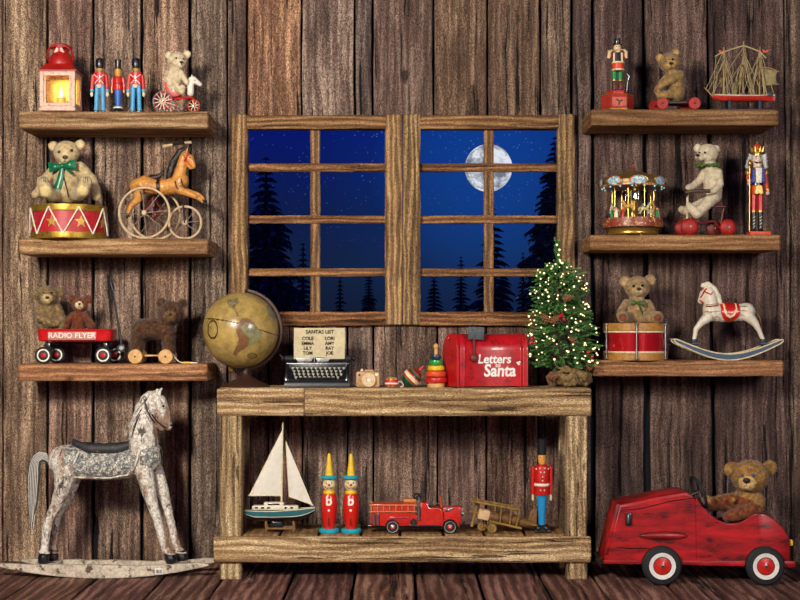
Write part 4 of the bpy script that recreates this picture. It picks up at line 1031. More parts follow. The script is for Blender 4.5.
# ================================================================== right, top shelf
y0 = RS[0]
T = Thing('drummer_nutcracker', 'nutcracker drummer with green trousers on a red hexagonal music box', 'nutcracker', 617.3, .225, y0); P = T.P; R = T.R
BRED = mat('box_red', '#a02a1c', .4, coat=.3, var=.3)
def hexa(b, r, za, zb, sc=.75):
    rg = [[(math.cos(a)*r*k, math.sin(a)*r*sc*k, z) for a in [j*PI/3 for j in range(6)]] for z, k in ((za, .98), (za+.5, 1), (zb-.5, 1), (zb, .98))]
    b.rings(rg)
b = MB(T); hexa(b, 16.2, 1.4, R(95.8)); bx = b.build('music_box', [BRED])
b = MB(T); hexa(b, 16.6, 0, 1.5); b.build('box_foot', [GOLD], parent=bx); b = MB(T); hexa(b, 16.6, R(96), R(95)); b.build('box_lid', [GOLD], parent=bx)
b = MB(T); b.box((0, -12.6, 7.6), (14, .4, 9), .3); b.build('front_panel', [mat('panel_coral', '#c85a44', .5)], parent=bx)
b = MB(T)
for k in range(3):
    a = k*2*PI/3+.4; b.ball((math.cos(a)*1.9, -13, 7.6+math.sin(a)*1.9), (2.0, .3, .9), 8, rot=(0, -a, 0))
b.build('holly_motif', [mat('dark_green', '#123c30', .5)], parent=bx)
b = MB(T); hexa(b, 10.6, R(95), R(91.6)); b.build('plinth', [RED])
zb = R(91.6)
for sx in (-1, 1):
    b = MB(T); b.tube([(sx*3, -.6, zb+.6), (sx*3, -.2, R(81))], [2.1, 1.9], 12); bt = b.build('boot', [BLACK])
    b = MB(T)
    for k in range(3): b.tube([(sx*3-1.2, -2.4, zb+2.5+k*2.3), (sx*3+1.2, -2.4, zb+3.6+k*2.3)], .35, 5)
    b.build('boot_lace', [ORANGE], parent=bt)
    b = MB(T); b.lathe([(2.3, R(81.3)), (2.3, R(79.8))], (sx*3, 0, 0), 14); b.build('knee_band', [GOLD])
    b = MB(T); b.tube([(sx*3, 0, R(80)), (sx*3, 0, R(71))], [2.3, 2.8], 14); b.build('trouser_leg', [GREEN])
b = MB(T); b.lathe([(4.6, R(72)), (5, R(70)), (5, R(60)), (4.4, R(54)), (1.6, R(52.5))], seg=20); b.build('coat', [mat('coat_black', '#1a1618', .5)])
b = MB(T)
for sx in (-1, 1): b.prism([(sx*3.1, R(63)), (sx*5.1, R(63)), (sx*4.6, R(53.5)), (sx*3, R(53.5))], -4.9, -3, .2)
b.build('coat_lapels', [CREAM])
b = MB(T); b.lathe([(5.9, R(71)), (5.9, R(64))], (0, -4.6, 0), 24); dr = b.build('drum', [ORANGE])
b = MB(T); b.lathe([(6.3, R(71.8)), (6.3, R(70.4))], (0, -4.6, 0), 24); b.build('drum_hoop', [CREAM], parent=dr); b = MB(T); b.lathe([(6.3, R(64.6)), (6.3, R(63.2))], (0, -4.6, 0), 24); b.build('drum_hoop', [CREAM], parent=dr)
b = MB(T); b.lathe([(1.8, R(53)), (3.4, R(51)), (3.8, R(48)), (3.4, R(45))], seg=16); b.ball((0, -3.6, R(48.3)), .8, 8); hdd = b.build('head', [mat('face_cream', '#dcc08a', .5)])
b = MB(T); b.ball((0, -3.1, R(51.5)), (2.6, 1.3, 1.5), 10); b.build('beard', [WHITE], parent=hdd)
for sx in (-1, 1): dot(T, (sx*1.5, -3.5, R(47)), .5, EYE, 'eye', parent=hdd)
for sx in (-1, 1):
    b = MB(T); b.tube([(sx*5, 0, R(54.5)), (sx*8.6, -.6, R(58))], [2.0, 1.9], 10); arm = b.build('upper_arm', [RED])
    b = MB(T); b.tube([(sx*8.6, -.6, R(58)), (sx*8.2, -3, R(52.5)), (sx*6, -4.6, R(51))], [1.8, 1.6, 1.1], 10); b.build('forearm', [CREAM], parent=arm)
b = MB(T); b.tube([(-10.5, -4.8, R(51.8)), (7, -4.8, R(50.4))], .6, 8); b.build('flute', [LTWOOD])
b = MB(T); b.lathe([(4.8, R(45.6)), (4.8, R(44.6)), (3.1, R(44.2)), (3.0, R(39.5)), (3.3, R(39)), (.1, R(38.6))], seg=18); ht = b.build('top_hat', [BLACK])
b = MB(T); b.tube([(0, -2, R(39)), (.4, -2.4, R(35))], [1.1, .3], 8); b.build('plume', [STEEL], parent=ht)
b = MB(T); b.tube([(10, 2, R(95)), (10.2, 2, R(84)), (12.2, 2, R(76)), (9.5, 2, R(72.5))], .35, 5); b.build('wire', [STEEL])

FB = fur_mat('golden_brown_fur', '#4a351c', '#8f7040', '#c6a468'); FB2 = fur_mat('golden_muzzle', '#7a602e', '#c09a58', '#e2c68c')
T = Thing('toy_cart', 'low dark wooden cart with four red disc wheels under the golden bear', 'toy cart', 676, .225, y0); P = T.P; R = T.R
b = MB(T); b.box((0, 0, 7.6), (34, 15, 2.6), .6); b.build('board', [DKWOOD])
RW2 = mat('wheel_red', '#9c180e', .5, var=.35, sc=120)
for x_, q in ((-15.5, 9.5), (16.5, 9.5), (-19.5, -9.5), (12.5, -9.5)): disc_wheel(T, (x_, -q, 6.1), 6.1, 3, [RW2, DKWOOD], prof=[(.88, 0, 0), (.8, -.3, 0), (.2, .1, 0), (.1, .8, 1)])
for x_ in (-17.5, 14.5): b = MB(T); b.tube([(x_-.1+2, -9.5, 6.1), (x_-2, 9.5, 6.1)], .8, 8); b.build('axle', [IRON])
T2 = Thing('teddy_bear', 'golden brown teddy bear sitting on the low cart with red disc wheels', 'teddy bear', 672, .225, y0+8.9*T.s)
bear(T2, '', [FB, FB2, FB2], (669.5, 62.5, 1), 10.2, [(660, 58, 0), (675.5, 52.5, 0)], 4.4, (670.5, 65, 8), 4.8,
     [[(672, 72, 0, 6), (675, 81, 0, 8.6), (675.5, 92.5, 0, 9.2)], [(680, 75, 3, 4.4), (672, 79.5, 9, 3.9), (664, 83.5, 10, 3.5), (658, 88, 9, 3.2)],
      [(668, 76, -4, 3.5), (662, 82, -5, 3.2), (659, 87, -3, 3)], [(677, 93.5, 4, 6), (668, 94.5, 8, 4.2), (660, 95.5, 10, 3.6), (657, 90.5, 10.5, 3.2)], [(676, 94, -5, 5), (661, 95.5, -8, 3.6), (658, 91, -8, 3)]],
     eyes=[(666.2, 62.3, 10), (672.6, 59.4, 10)], nose=(671, 63.3, 13), nose_r=1.7, fur=(1.0, 2200, .35), voxel=.7)

# tall ship
T = Thing('model_ship', 'tall ship model with red hull, tangled cream rigging and bare masts', 'model ship', 742, .225, y0); P = T.P; R = T.R
HR = mat('hull_red', '#b42a1e', .4, coat=.3); ROPE = mat('rigging_rope', '#b0a074', .8); MAST = mat('mast_wood', '#a47e48', .6)
b = MB(T); n = 24
for part, (za, zb_, ms) in enumerate(((R(101.6), R(97), HR),)):
    RR = []
    for i in range(n+1):
        u = i/n; x = -29.5+u*62.5; w = 6.5*math.sin(PI*min(1, .08+u*.98))**.55*(1 if u < .9 else 1-(u-.9)*3)+.3
        zd = R(96.2)+1.3*(2*u-1)**2; zk = R(101.8)+(2.6*max(0, (.14-u)/.14)+1.2*max(0, (u-.92)/.08))
        RR.append([(x, -w, zd), (x, -w*.96, zd-2), (x, -w*.6, zk+.8), (x, -w*.15, zk), (x, w*.15, zk), (x, w*.6, zk+.8), (x, w*.96, zd-2), (x, w, zd)])
    b.rings(RR)
hull = b.build('hull', [HR])
b = MB(T)
for sg in (-1, 1): b.tube([(-29.5+62.5*i/20, sg*(6.5*math.sin(PI*min(1, .08+i/20*.98))**.55*(1 if i < 18 else 1-(i/20-.9)*3)+.5), R(96.2)+1.3*(i/10-1)**2-.3) for i in range(21)], .6, 6)
b.build('gunwale', [CREAM], parent=hull)
b = MB(T); 
for x, w, h in ((-14, 5, 2.4), (0, 6, 2), (10, 4, 2.6), (24, 8, 3)): b.box((x, 0, R(95.5)+h/2), (w, 6, h), .4)
b.box((2, 0, R(96)), (56, 8, 1.2), .3); b.build('deckhouse', [mat('deck_blue_grey', '#3a4a5c', .6, wear='#c8c8c0', wamt=.2)], parent=hull)
b = MB(T)
for x in (-14, 16): b.box((x, 0, 5.2), (3, 15, 10.4), .4)
b.box((1, 0, 1), (50, 8, 2), .4); b.build('cradle', [mat('cradle_dark_blue', '#1a2230', .5)])
b = MB(T); b.tube([P(713.5, 97), P(704.5, 87.5)], [1.1, .5], 8); b.build('bowsprit', [MAST])
mast = {}
for x, t in ((724, 47), (743.7, 41), (760, 46.5)):
    b = MB(T); b.tube([P(x-.6, 96), P(x, t)], [.95, .55], 8); mast[x] = b.build('mast', [MAST])
rnd = random.Random(5)
for x, t in ((724, 47), (743.7, 41), (760, 46.5)):
    for k, f in enumerate((.24, .44, .66)):
        r_ = t+(96-t)*f; w = 4.5+k*2.2; b = MB(T); b.tube([P(x-w*.5, r_+1, w*.9), P(x+w*.5, r_-1, -w*.9)], .5, 6); b.build('yard', [MAST], parent=mast[x])
b = MB(T)
tops = [(717, 53), (724, 50), (743.7, 46), (760, 49.5), (766, 55)]
b.tube([P(715, 56.5), P(720, 53.5), P(732, 49), P(743.7, 45.5), P(752, 48.5), P(760, 51.5), P(766, 58)], .75, 6)
for x, t in ((724, 49), (743.7, 44), (760, 49)):
    for k in range(7):
        for sg in (-1, 1):
            x1 = x+rnd.uniform(-13, 12); b.tube([P(x+rnd.uniform(-1, 1), t+rnd.uniform(0, 18)), P((x+x1)/2+rnd.uniform(-2, 2), 76+rnd.uniform(-5, 5), sg*4), P(x1, 95.5, sg*5.2)], .3, 4)
for a_, c_ in (((724, 50), (706, 89)), ((724, 62), (708, 91)), ((743.7, 47), (712, 94)), ((743.7, 60), (724, 90)), ((760, 52), (744, 90)), ((760, 50), (774, 94)), ((743.7, 52), (760, 88)), ((716, 56), (713, 94))):
    b.tube([P(*a_), P(*c_)], .32, 4)
b.build('rigging', [ROPE])
SAILC = mat('tattered_sailcloth', '#8d8056', .9, var=.4, sc=80)
for x, r_, w, h in ((722, 83, 5, 9), (733, 70, 4, 13), (738, 84, 5, 10), (750, 74, 3.5, 14), (753, 86, 4, 7), (717, 70, 3, 11), (757, 66, 3, 8)):
    b = MB(T); c = P(x, r_, rnd.uniform(-2, 3)); n = 6
    gr = [[(c.x+(i/n-.5)*w*(.6+.4*math.cos(j)), c.y-1.6*math.sin(PI*i/n)*math.sin(PI*j/n)+(i-3)*.5, c.z+(j/n-.5)*h+.6*math.sin(i*2)) for i in range(n+1)] for j in range(n+1)]
    R2 = [[Vector(q) for q in row]+[Vector(q)+Vector((0, .35, 0)) for q in row[::-1]] for row in gr]; b.rings(R2); b.build('sail', [SAILC])
b = MB(T); b.tube([P(761, 67), P(770, 68), P(779, 71.8)], .6, 6); b.tube([P(761, 86), P(779, 84)], .5, 6); b.build('spanker_boom', [MAST])
b = MB(T); gr = []
for j in range(6):
    v = j/5; gr.append([P(762+.5*v, 68+17*v)+Vector((0, 0, 0))] + [P(762+(15.5-3*v*(1-v)*4*.6)*i/5, 68+17*v+(3.6-4*v)*i/5*.9, 1.5*math.sin(PI*i/5)) for i in range(1, 6)])
b.rings([row+[q+Vector((0, .35, 0)) for q in row[::-1]] for row in gr]); b.build('spanker_sail', [SAILC])
for x, r_ in ((722, 51.5), (765.5, 50.8)):
    b = MB(T); c = P(x, r_); b.prism([(c.x-3.2, c.z+1.6), (c.x-1, c.z+.6), (c.x, c.z-.4), (c.x+1, c.z+.6), (c.x+3.2, c.z+1.8), (c.x+2.4, c.z-1.6), (c.x-2.4, c.z-1.6)], -.4, .4); b.build('pennant', [ORANGE])

# ================================================================== right, middle shelf
y1 = RS[1]
T = Thing('carousel', 'miniature gilt carousel with jewelled canopy and prancing horses', 'carousel', 633, .16, y1); P = T.P; R = T.R
JEW = NT('jewelled_band'); co = JEW.n('TexCoord').outputs['Object']
vo = JEW.n('TexVoronoi', Vector=co, Scale=150.0); sp = JEW.n('SeparateXYZ', Vector=vo.outputs['Color']).outputs[0]
cc = JEW.ramp(sp, [(0.0, lin('#8a5a26')), (.3, lin('#c23a26')), (.5, lin('#e0c890')), (.7, lin('#4f9fc0')), (.9, lin('#c8943c'))]); JEW.t.nodes[-1].color_ramp.interpolation = 'CONSTANT'
JEW.out(JEW.n('BsdfPrincipled', Base_Color=cc, Roughness=.35, Metallic=.2).outputs[0]); JEW = JEW.m
REDB = mat('carousel_red_band', '#8e3a28', .4, wear='#d8b878', wamt=.35, sc=200)
BG = mat('bright_gold', '#c09a48', .3, metal=.8)
b = MB(T); b.lathe([(24, 1.0), (25, 1.6), (25.4, 3), (24.6, 5), (25.6, 6.6), (26, 7.4)], seg=48); b.build('base', [BG])
for k in range(8): a = k*PI/4+.2; b = MB(T); b.lathe([(1.4, 0), (1.2, 1.3)], (math.cos(a)*21, math.sin(a)*21, 0), 10); b.build('foot', [BG])
b = MB(T); b.lathe([(27, 7.2), (29.6, 8.6), (29.8, 12), (29.2, R(219)), (.1, R(218.7))], seg=56); b.build('platform', [REDB])
b = MB(T); b.lathe([(29.9, 7.8), (30.4, 8.2), (29.9, 8.6)], seg=56, cap=False); b.build('platform_trim', [mat('dark_green', '#123c30', .5)])
zf = R(218.8); zc_ = R(187)
b = MB(T); b.lathe([(4.5, zf), (5, zf+4), (4, zf+8), (5.5, zc_-14), (7, zc_-4), (7, zc_)], seg=12); cl = b.build('centre_column', [BG])
for k in range(6):
    a = -PI/2+k*PI/3; b = MB(T); b.box((0, -6.6, zc_-9), (5.6, .4, 10), .2); b.v = [Matrix.Rotation(a+PI/2, 3, 'Z') @ v for v in b.v]; b.build('mirror_panel', [mat('mirror_grey', '#aeb6b8', .12, metal=1.0, var=.05)], parent=cl)
# canopy with gables
seg = 48; RR = []
for rr, zz, wv in ((27.5, zc_, 0), (30.6, zc_-.6, 0), (31.4, zc_+2.2, 0), (30.8, zc_+5.5, 3.2), (27.5, zc_+6.5, 3.4), (19, zc_+10, 1.5), (10, zc_+13.4, .6), (3, zc_+16.2, 0), (.8, zc_+19, 0)):
    RR.append([(math.cos(a)*rr, math.sin(a)*rr, zz+wv*max(0, math.cos(8*(a+PI/2)))) for a in [2*PI*j/seg for j in range(seg)]])
b = MB(T); b.rings(RR); cn = b.build('canopy', [mat('canopy_gold', '#8a6c34', .4, metal=.4, wear='#2f4a34', wamt=.2)])
for k in range(8):
    a = -PI/2+k*PI/4; b = MB(T); b.ball((0, -31.6, zc_+4), (8, 1, 3.9), 18); b.v = [Matrix.Rotation(a+PI/2, 3, 'Z') @ v for v in b.v]; p_ = b.build('gable_panel', [mat('gable_sky_blue', '#6fb0cc', .4, wear='#f2ead0', wamt=.55, sc=240)], parent=cn)
    b = MB(T); b.torus((0, 0, 0), 1, .14, axis=(0, 1, 0), seg=24); b.v = [Matrix.Rotation(a+PI/2, 3, 'Z') @ Vector((v.x*8.3, v.y*4-31.8, v.z*4.2+zc_+4)) for v in b.v]; b.build('gable_frame', [JEW], parent=cn)
b = MB(T); b.lathe([(30.9, zc_-1), (31.7, zc_-.2), (31.7, zc_+1), (30.9, zc_+1.6)], seg=56); b.build('canopy_band', [JEW], parent=cn)
b = MB(T); b.tube([(0, 0, zc_+18), (0, 0, zc_+20.5)], .5, 6); fn_ = b.build('finial', [GREEN], parent=cn); dot(T, (0, 0, zc_+21), 1.3, RED, 'finial_ball', parent=cn)
BULB = mat('pearl_bulb', '#a8e0d4', .2, emit='#a8e8e0', estr=.5)
for k in range(16): a = -PI/2+(k+.5)*PI/8; b = MB(T); b.ball((math.cos(a)*30.4, math.sin(a)*30.4, zc_-1.6), .9, 8); b.build('light_bead', [BULB], parent=cn)
def mini_horse(c, a, ms, rear=0):
    b = MB(T); M = Matrix.Translation(Vector(c)) @ Matrix.Rotation(a, 4, 'Z'); b.xf = M
    b.m = 0; b.ball((0, 0, 0), (4.3, 1.9, 2.2), 12); b.tube([(3, 0, .6), (4.6, 0, 3.6), (5.2, 0, 5)], [1.7, 1.3, 1.1], 8); b.tube([(4.8, 0, 5.2), (7.2, 0, 3.8)], [1.3, .7], 8)
    for sy in (-1, 1):
        b.tube([(3, sy*.9, -1), (5.4, sy*.9, -2.6), (4.6, sy*.9, -4.8)], [.9, .6, .45], 6); b.tube([(-3, sy*.9, -1), (-4.6, sy*.9, -3.2), (-6, sy*.9, -5.4)], [1.1, .6, .45], 6)
    b.tube([(-4, 0, .8), (-6.2, 0, .2), (-6.8, 0, -3)], [.6, .8, .3], 6)
    b.m = 1; b.ball((0, 0, 1.3), (1.9, 2.0, 1.4), 10); b.tube([(3.4, 0, 2.8), (4.2, 0, 5.2), (5, 0, 6.2)], [.7, .8, .5], 6)
    b.xf = None; h = b.build('horse', ms)
    b = MB(T); b.tube([(c[0], c[1], zf), (c[0], c[1], zc_)], .5, 8); b.build('pole', [BG])
HC = [mat('mini_cream', '#d8c690', .45), mat('mini_gold', '#c8a050', .4), mat('mini_white', '#e0dccc', .4)]; SC_ = [mat('mini_blue', '#2a5ab0', .4), RED, GREEN]
for k in range(8):
    a = -PI/2+PI/8+k*PI/4; rr = 21; mini_horse((math.cos(a)*rr, math.sin(a)*rr, zf+8.5+(k % 2)*2.5), a-PI/2 if k not in (0, 7) else (a+PI/2+PI if k == 7 else a+PI/2), [HC[k % 3], SC_[k % 3]])
for k, (a, c) in enumerate(((-2.75, GREEN), (-2.45, WHITE), (-.45, GREEN), (-.2, WHITE), (2.2, RED), (-2.15, RED))):
    b = MB(T); c0 = (math.cos(a)*24.5, math.sin(a)*24.5, zf); b.lathe([(1.9, 0), (1.5, 4), (1.1, 7), (.5, 8)], c0, 10); f_ = b.build('figurine', [c]); dot(T, (c0[0], c0[1], zf+9), 1.2, SKIN, 'figurine_head', parent=f_)

# white bear on red tricycle
T = Thing('toy_tricycle', 'dark red toy tricycle with red ball wheels under the white bear', 'toy tricycle', 706, .2, y1); P = T.P; R = T.R
for x_, q, r_ in ((689.6, 8, 8.6), (683, -5, 8.2), (728, 8.5, 8.0), (714, -9, 8.0)):
    c = P(x_, 0, q); c = (c.x, -q, r_); ms = [RW2, HOOP] if x_ != 714 else [mat('dark_red', '#6a201a', .5), HOOP]
    disc_wheel(T, c, r_, 4.4, ms, prof=[(.9, .1, 0), (.7, 1.2, 0), (.4, 1.9, 0), (.12, 2.2, 0), (.1, 3, 1)])
b = MB(T); b.tube([(-16.4, -8, 8.5), (-22, 5, 8.3)], .9, 8); b.tube([(20.4, -9, 8), (8, 9, 8)], .9, 8)
b.tube([(-19, -1.5, 8.5), (-6, 0, 13), (8, 0, 15), (14, 0, 8)], 1.3, 8); b.tube([(14, 0, 8), (18, 0, R(207)), (6, 0, R(206))], 1.1, 8); b.box((9, 0, R(207)), (20, 9, 1.6), .4)
b.build('frame', [mat('dark_red', '#6a201a', .5)])
b = MB(T); b.tube([(-19, -1.5, 9), P(687.5, 193.5, 5)], [1.3, 1.3], 8); b.build('steering_post', [CREAM])
b = MB(T); b.tube([P(686, 195, 9), P(686.5, 192.3, 13), P(695, 191, 16.5), P(710, 191, 17.5)], 1.9, 8); b.build('handlebar', [DKWOOD])
FW = fur_mat('ivory_fur', '#9a8a6c', '#cfc0a0', '#ebe0c6')
T = Thing('teddy_bear', 'slim ivory teddy bear with green neck ruff riding the red wheeled tricycle', 'teddy bear', 708, .2, y1+17.2*T.s); P = T.P
bear(T, '', [FW, FCR2, PADC], (707.5, 153.5, 2), 10, [(697.5, 148, 0), (715.8, 149, 0)], 4.2, (700, 157, 7), 5,
     [[(709, 163, 0, 6.5), (712, 174, 0, 8.6), (713, 186, 0, 9.6), (713, 195, 0, 9)],
      [(718, 173, 4, 4.6), (720, 184, 9, 3.8), (715, 190.5, 13, 3.4), (708, 192, 14.5, 3)], [(704, 173, -3, 4), (699, 181, -3, 3.6), (692, 186.5, 2, 3.3), (688.5, 187.5, 5, 3.1)],
      [(713, 197, 5, 6.6), (705, 206, 10, 5.4), (697, 213.5, 12.5, 5.2), (690.5, 208, 12.5, 4.2), (689, 205.5, 12.5, 3.4)], [(711, 198, -4, 6), (698, 205, -3, 4.6), (686, 211, -2, 4.2), (682, 209.5, -2, 3.8)]],
     eyes=[(705, 152.6, 11.6), (699.5, 152.8, 9)], nose=(697.8, 155.4, 11.6), nose_r=1.7, fur=(.9, 2600, .3), voxel=.75)
b = MB(T); n = 44; c = P(708.5, 165.5, 2); RR = []
for i in range(n):
    a = 2*PI*i/n; w = math.sin(i*2.4)*1.4; r0, r1 = 6.4, 13.2
    o_ = Vector((math.cos(a), math.sin(a)*.75, 0)); RR.append([c+o_*r0+Vector((0, 0, 1.4+w*.3)), c+o_*r1+Vector((0, 0, w+.4)), c+o_*r1+Vector((0, 0, w-1.4)), c+o_*r0+Vector((0, 0, -1.8))])
b.rings(RR, closed=True); b.build('neck_ruff', [mat('ruff_green', '#4a6a24', .7, var=.3, sc=150, wear='#16240c', wamt=.35)])

# crowned nutcracker
T = Thing('nutcracker', 'nutcracker king with gold crown, white hair and a tall golden staff', 'nutcracker', 757, .22, y1); P = T.P; R = T.R
b = MB(T); b.box((1.5, 0, 2), (21, 15, 4), .6); b.build('base', [ORANGE])
for sx in (-1, 1):
    b = MB(T); b.ball((sx*3.4, -1.5, 5), (2.2, 3.6, 1.6), 10); b.tube([(sx*3.4, 0, 4), (sx*3.4, 0, R(212))], [2.2, 2.5], 14); bt = b.build('boot', [BLACK])
    b = MB(T)
    for k in range(4): b.tube([(sx*3.4-1.2, -2.35, 8+k*3.2), (sx*3.4+1.2, -2.35, 9.6+k*3.2)], .25, 5)
    b.build('boot_lace', [WHITE], parent=bt)
    b = MB(T); b.lathe([(2.8, R(212.2)), (2.8, R(210.6))], (sx*3.4, 0, 0), 16); b.build('knee_band', [GOLD])
    b = MB(T); b.tube([(sx*3.4, 0, R(211)), (sx*3.4, 0, R(192))], [2.7, 3.1], 14); b.build('trouser_leg', [RED])
b = MB(T); b.lathe([(6.4, R(193.6)), (6.2, R(187)), (5.8, R(184)), (6.6, R(172)), (5.6, R(169.5)), (2, R(168.4))], seg=24); ct = b.build('coat', [ORANGE])
b = MB(T); b.prism([(-6.5, R(183.5)), (6.5, R(183.5)), (6.3, R(170)), (-6.3, R(170))], -6.7, -3, .8); vs_ = b.build('vest', [mat('royal_blue', '#20409a', .45)], parent=ct)
b = MB(T); b.prism([(-2.6, R(183.5)), (2.6, R(183.5)), (3.2, R(168.5)), (-3.2, R(168.5))], -7.6, -6, .5); b.build('beard', [WHITE], parent=ct)
for sx in (-1, 1):
    for k in range(4): dot(T, (sx*4.6, -6.9, R(172.2+k*3)), .8, GOLD, 'button', parent=ct)
b = MB(T); b.lathe([(6.3, R(185.6)), (6.3, R(183.6))], seg=24); b.build('belt', [BLACK], parent=ct)
b = MB(T); b.prism([(-4.4, R(194)), (-2, R(195)), (0, R(194)), (2, R(195)), (4.4, R(194)), (3, R(187)), (1.5, R(186)), (-1.5, R(186)), (-3, R(187))], -7.6, -5.6, .3); b.build('gold_apron', [mat('tassel_gold', '#d8bc60', .45, metal=.2, wear='#fff2c0', wamt=.3)], parent=ct)
for sx, x1, r1 in ((-1, -8.6, 181.5), (1, 9.8, 191)):
    b = MB(T); b.tube([(sx*8, 0, R(172)), (sx*9, -.5, R(179) if sx < 0 else R(182)), (x1, -3, R(r1))], [2.4, 2.1, 1.7], 12); arm = b.build('arm', [ORANGE])
    b = MB(T); b.lathe([(3.4, R(174)), (3.6, R(171.6)), (2.4, R(169.6)), (.3, R(169))], (sx*8.6, 0, 0), 14); b.build('epaulet', [GOLD], parent=arm)
    b = MB(T); b.lathe([(2.1, -.7), (2.1, .7)], (x1, -3, R(r1)+.6), 12); b.build('cuff', [WHITE if sx < 0 else GOLD], parent=arm)
    b = MB(T); b.ball((x1, -3.2, R(r1+2.3)), (2.0, 1.8, 2.2), 12); b.build('hand', [PINKCR], parent=arm)
b = MB(T); b.lathe([(2, R(168.6)), (4.2, R(167.4)), (4.8, R(163)), (4.8, R(157)), (4.2, R(155))], seg=20); b.ball((0, -5.2, R(161.5)), (1.0, 1.4, 1.3), 10); hd = b.build('head', [mat('pale_face', '#e0c4a8', .5)])
for sx in (-1, 1):
    dot(T, (sx*2.1, -4.5, R(158.8)), .75, BLUE, 'eye', parent=hd)
    b = MB(T); b.tube([(sx*.6, -5.2, R(163.3)), (sx*2.6, -5, R(163)), (sx*4.4, -3.8, R(161.8))], [.9, .7, .25], 8); b.build('moustache', [BLACK], parent=hd)
    b = MB(T); b.tube([(sx*1.2, -4.6, R(157)), (sx*3.2, -4.3, R(157.4))], .4, 6); b.build('eyebrow', [BLACK], parent=hd)
b = MB(T); b.box((0, -5.1, R(166)), (3, .8, 2.4), .3); b.build('jaw', [WHITE], parent=hd)
b = Org(T)
for sx in (-1, 1):
    for k in range(5): b.limb([(Vector((sx*4.6, .6, R(157))), 1.8), (Vector((sx*(7+k*.6), (k-2)*1.0, R(157+k*2.4))), 1.7), (Vector((sx*(9.5-abs(k-2)*.8), (k-2)*1.4, R(155+k*3.2))), .8)])
b.limb([(Vector((-4.4, 2, R(158))), 2.4), (Vector((0, 4, R(160))), 2.8), (Vector((4.4, 2, R(158))), 2.4)])
b.fuse('hair', [fur_mat('white_hair', '#9a9a9c', '#d0d0ce', '#f4f4f0')], .55, 1, None, (1.6, 900, .3), amp=.6, freq=1.0, parent=hd)
b = MB(T); b.lathe([(4.9, R(155.6)), (5, R(152)), (5.6, R(150.6))], seg=24); 
for k in range(8): a = k*PI/4+.2; b.tube([(math.cos(a)*5.2, math.sin(a)*5.2, R(152)), (math.cos(a)*6.8, math.sin(a)*6.8, R(147.2))], [1.5, .25], 6); b.ball((math.cos(a)*6.9, math.sin(a)*6.9, R(146.9)), .7, 8)
b.build('crown', [BG]); b = MB(T); b.ball((0, 0, R(149)), (4.4, 4.4, 5), 16); b.build('crown_cap', [ORANGE]); dot(T, (0, 0, R(142.8)), 1.2, BG, 'crown_knob')
b = MB(T); b.tube([(-8.9, -5.4, 4), (-8.7, -5.4, R(166))], .6, 8); sf = b.build('staff', [BG]); 
b = MB(T); b.lathe([(.6, R(167)), (1.6, R(165.6)), (2.1, R(163.6)), (1.4, R(161.6)), (.3, R(160))], (-8.7, -5.4, 0), 12); b.build('staff_head', [BG], parent=sf)

# ================================================================== right, lower shelf
y2 = RS[2]
T = Thing('toy_drum', 'red toy drum with wooden hoops and metal tension rods', 'drum', 635.2, .165, y2); P = T.P; R = T.R; Rd = 30
RGL = mat('lacquer_red', '#c01822', .18, coat=1.0, metal=.35, var=.1); HW = mat('drum_hoop_wood', '#b07a38', .4, var=.3, sc=80, coat=.3)
hh = R(323, 30)
b = MB(T); b.lathe([(Rd, 4), (Rd, hh-5)], seg=64); b.build('shell', [RGL])
for za, zb_ in ((0.0, 7), (hh-7.4, hh)):
    b = MB(T); b.lathe([(Rd-1, za), (Rd+1.4, za), (Rd+1.9, za+.6), (Rd+1.9, zb_-.6), (Rd+1.4, zb_), (Rd-1, zb_)], seg=64); b.build('hoop', [HW])
for z in (8, hh-8.6): b = MB(T); b.torus((0, 0, z), Rd+.6, 1.1, axis=(0, 0, 1), seg=64); b.build('cream_ring', [CREAM])
b = MB(T); b.lathe([(Rd-.6, hh-1.4), (Rd-1.2, hh-1), (.1, hh-1)], seg=64); b.build('drumhead', [mat('drum_skin', '#c9b588', .7)])
for k in range(6):
    a = -PI/2-.13+k*PI/3; c = Vector((math.cos(a)*(Rd+3.2), math.sin(a)*(Rd+3.2), 0))
    b = MB(T); b.tube([c+Vector((0, 0, 1)), c+Vector((0, 0, hh-.5))], .8, 8); rd = b.build('tension_rod', [STEEL])
    for z in (2, hh-1.4): b = MB(T); b.lathe([(1.3, z-1.2), (1.9, z-.6), (1.9, z+.6), (1.3, z+1.2)], c, 10); b.build('lug', [STEEL], parent=rd)
for z in (hh*.5-3, hh*.5+3): b = MB(T); b.tube([(Rd+.4, -1, z), (Rd+4, -1, z)], .7, 6); b.ball((Rd+4.4, -1, z), 1.1, 8); b.build('side_bolt', [STEEL])
T = Thing('teddy_bear', 'light brown teddy bear with brown foot pads sitting on the wooden hooped drum', 'teddy bear', 638, .18, y2+(hh-1)*T.s); P = T.P
FT = fur_mat('tan_plush', '#5a4630', '#94784f', '#c2a67a'); FT2 = fur_mat('tan_muzzle', '#7a6240', '#ac9064', '#d6bc90'); PB = fur_mat('brown_pad', '#4a2618', '#7a4430', '#9a6048')
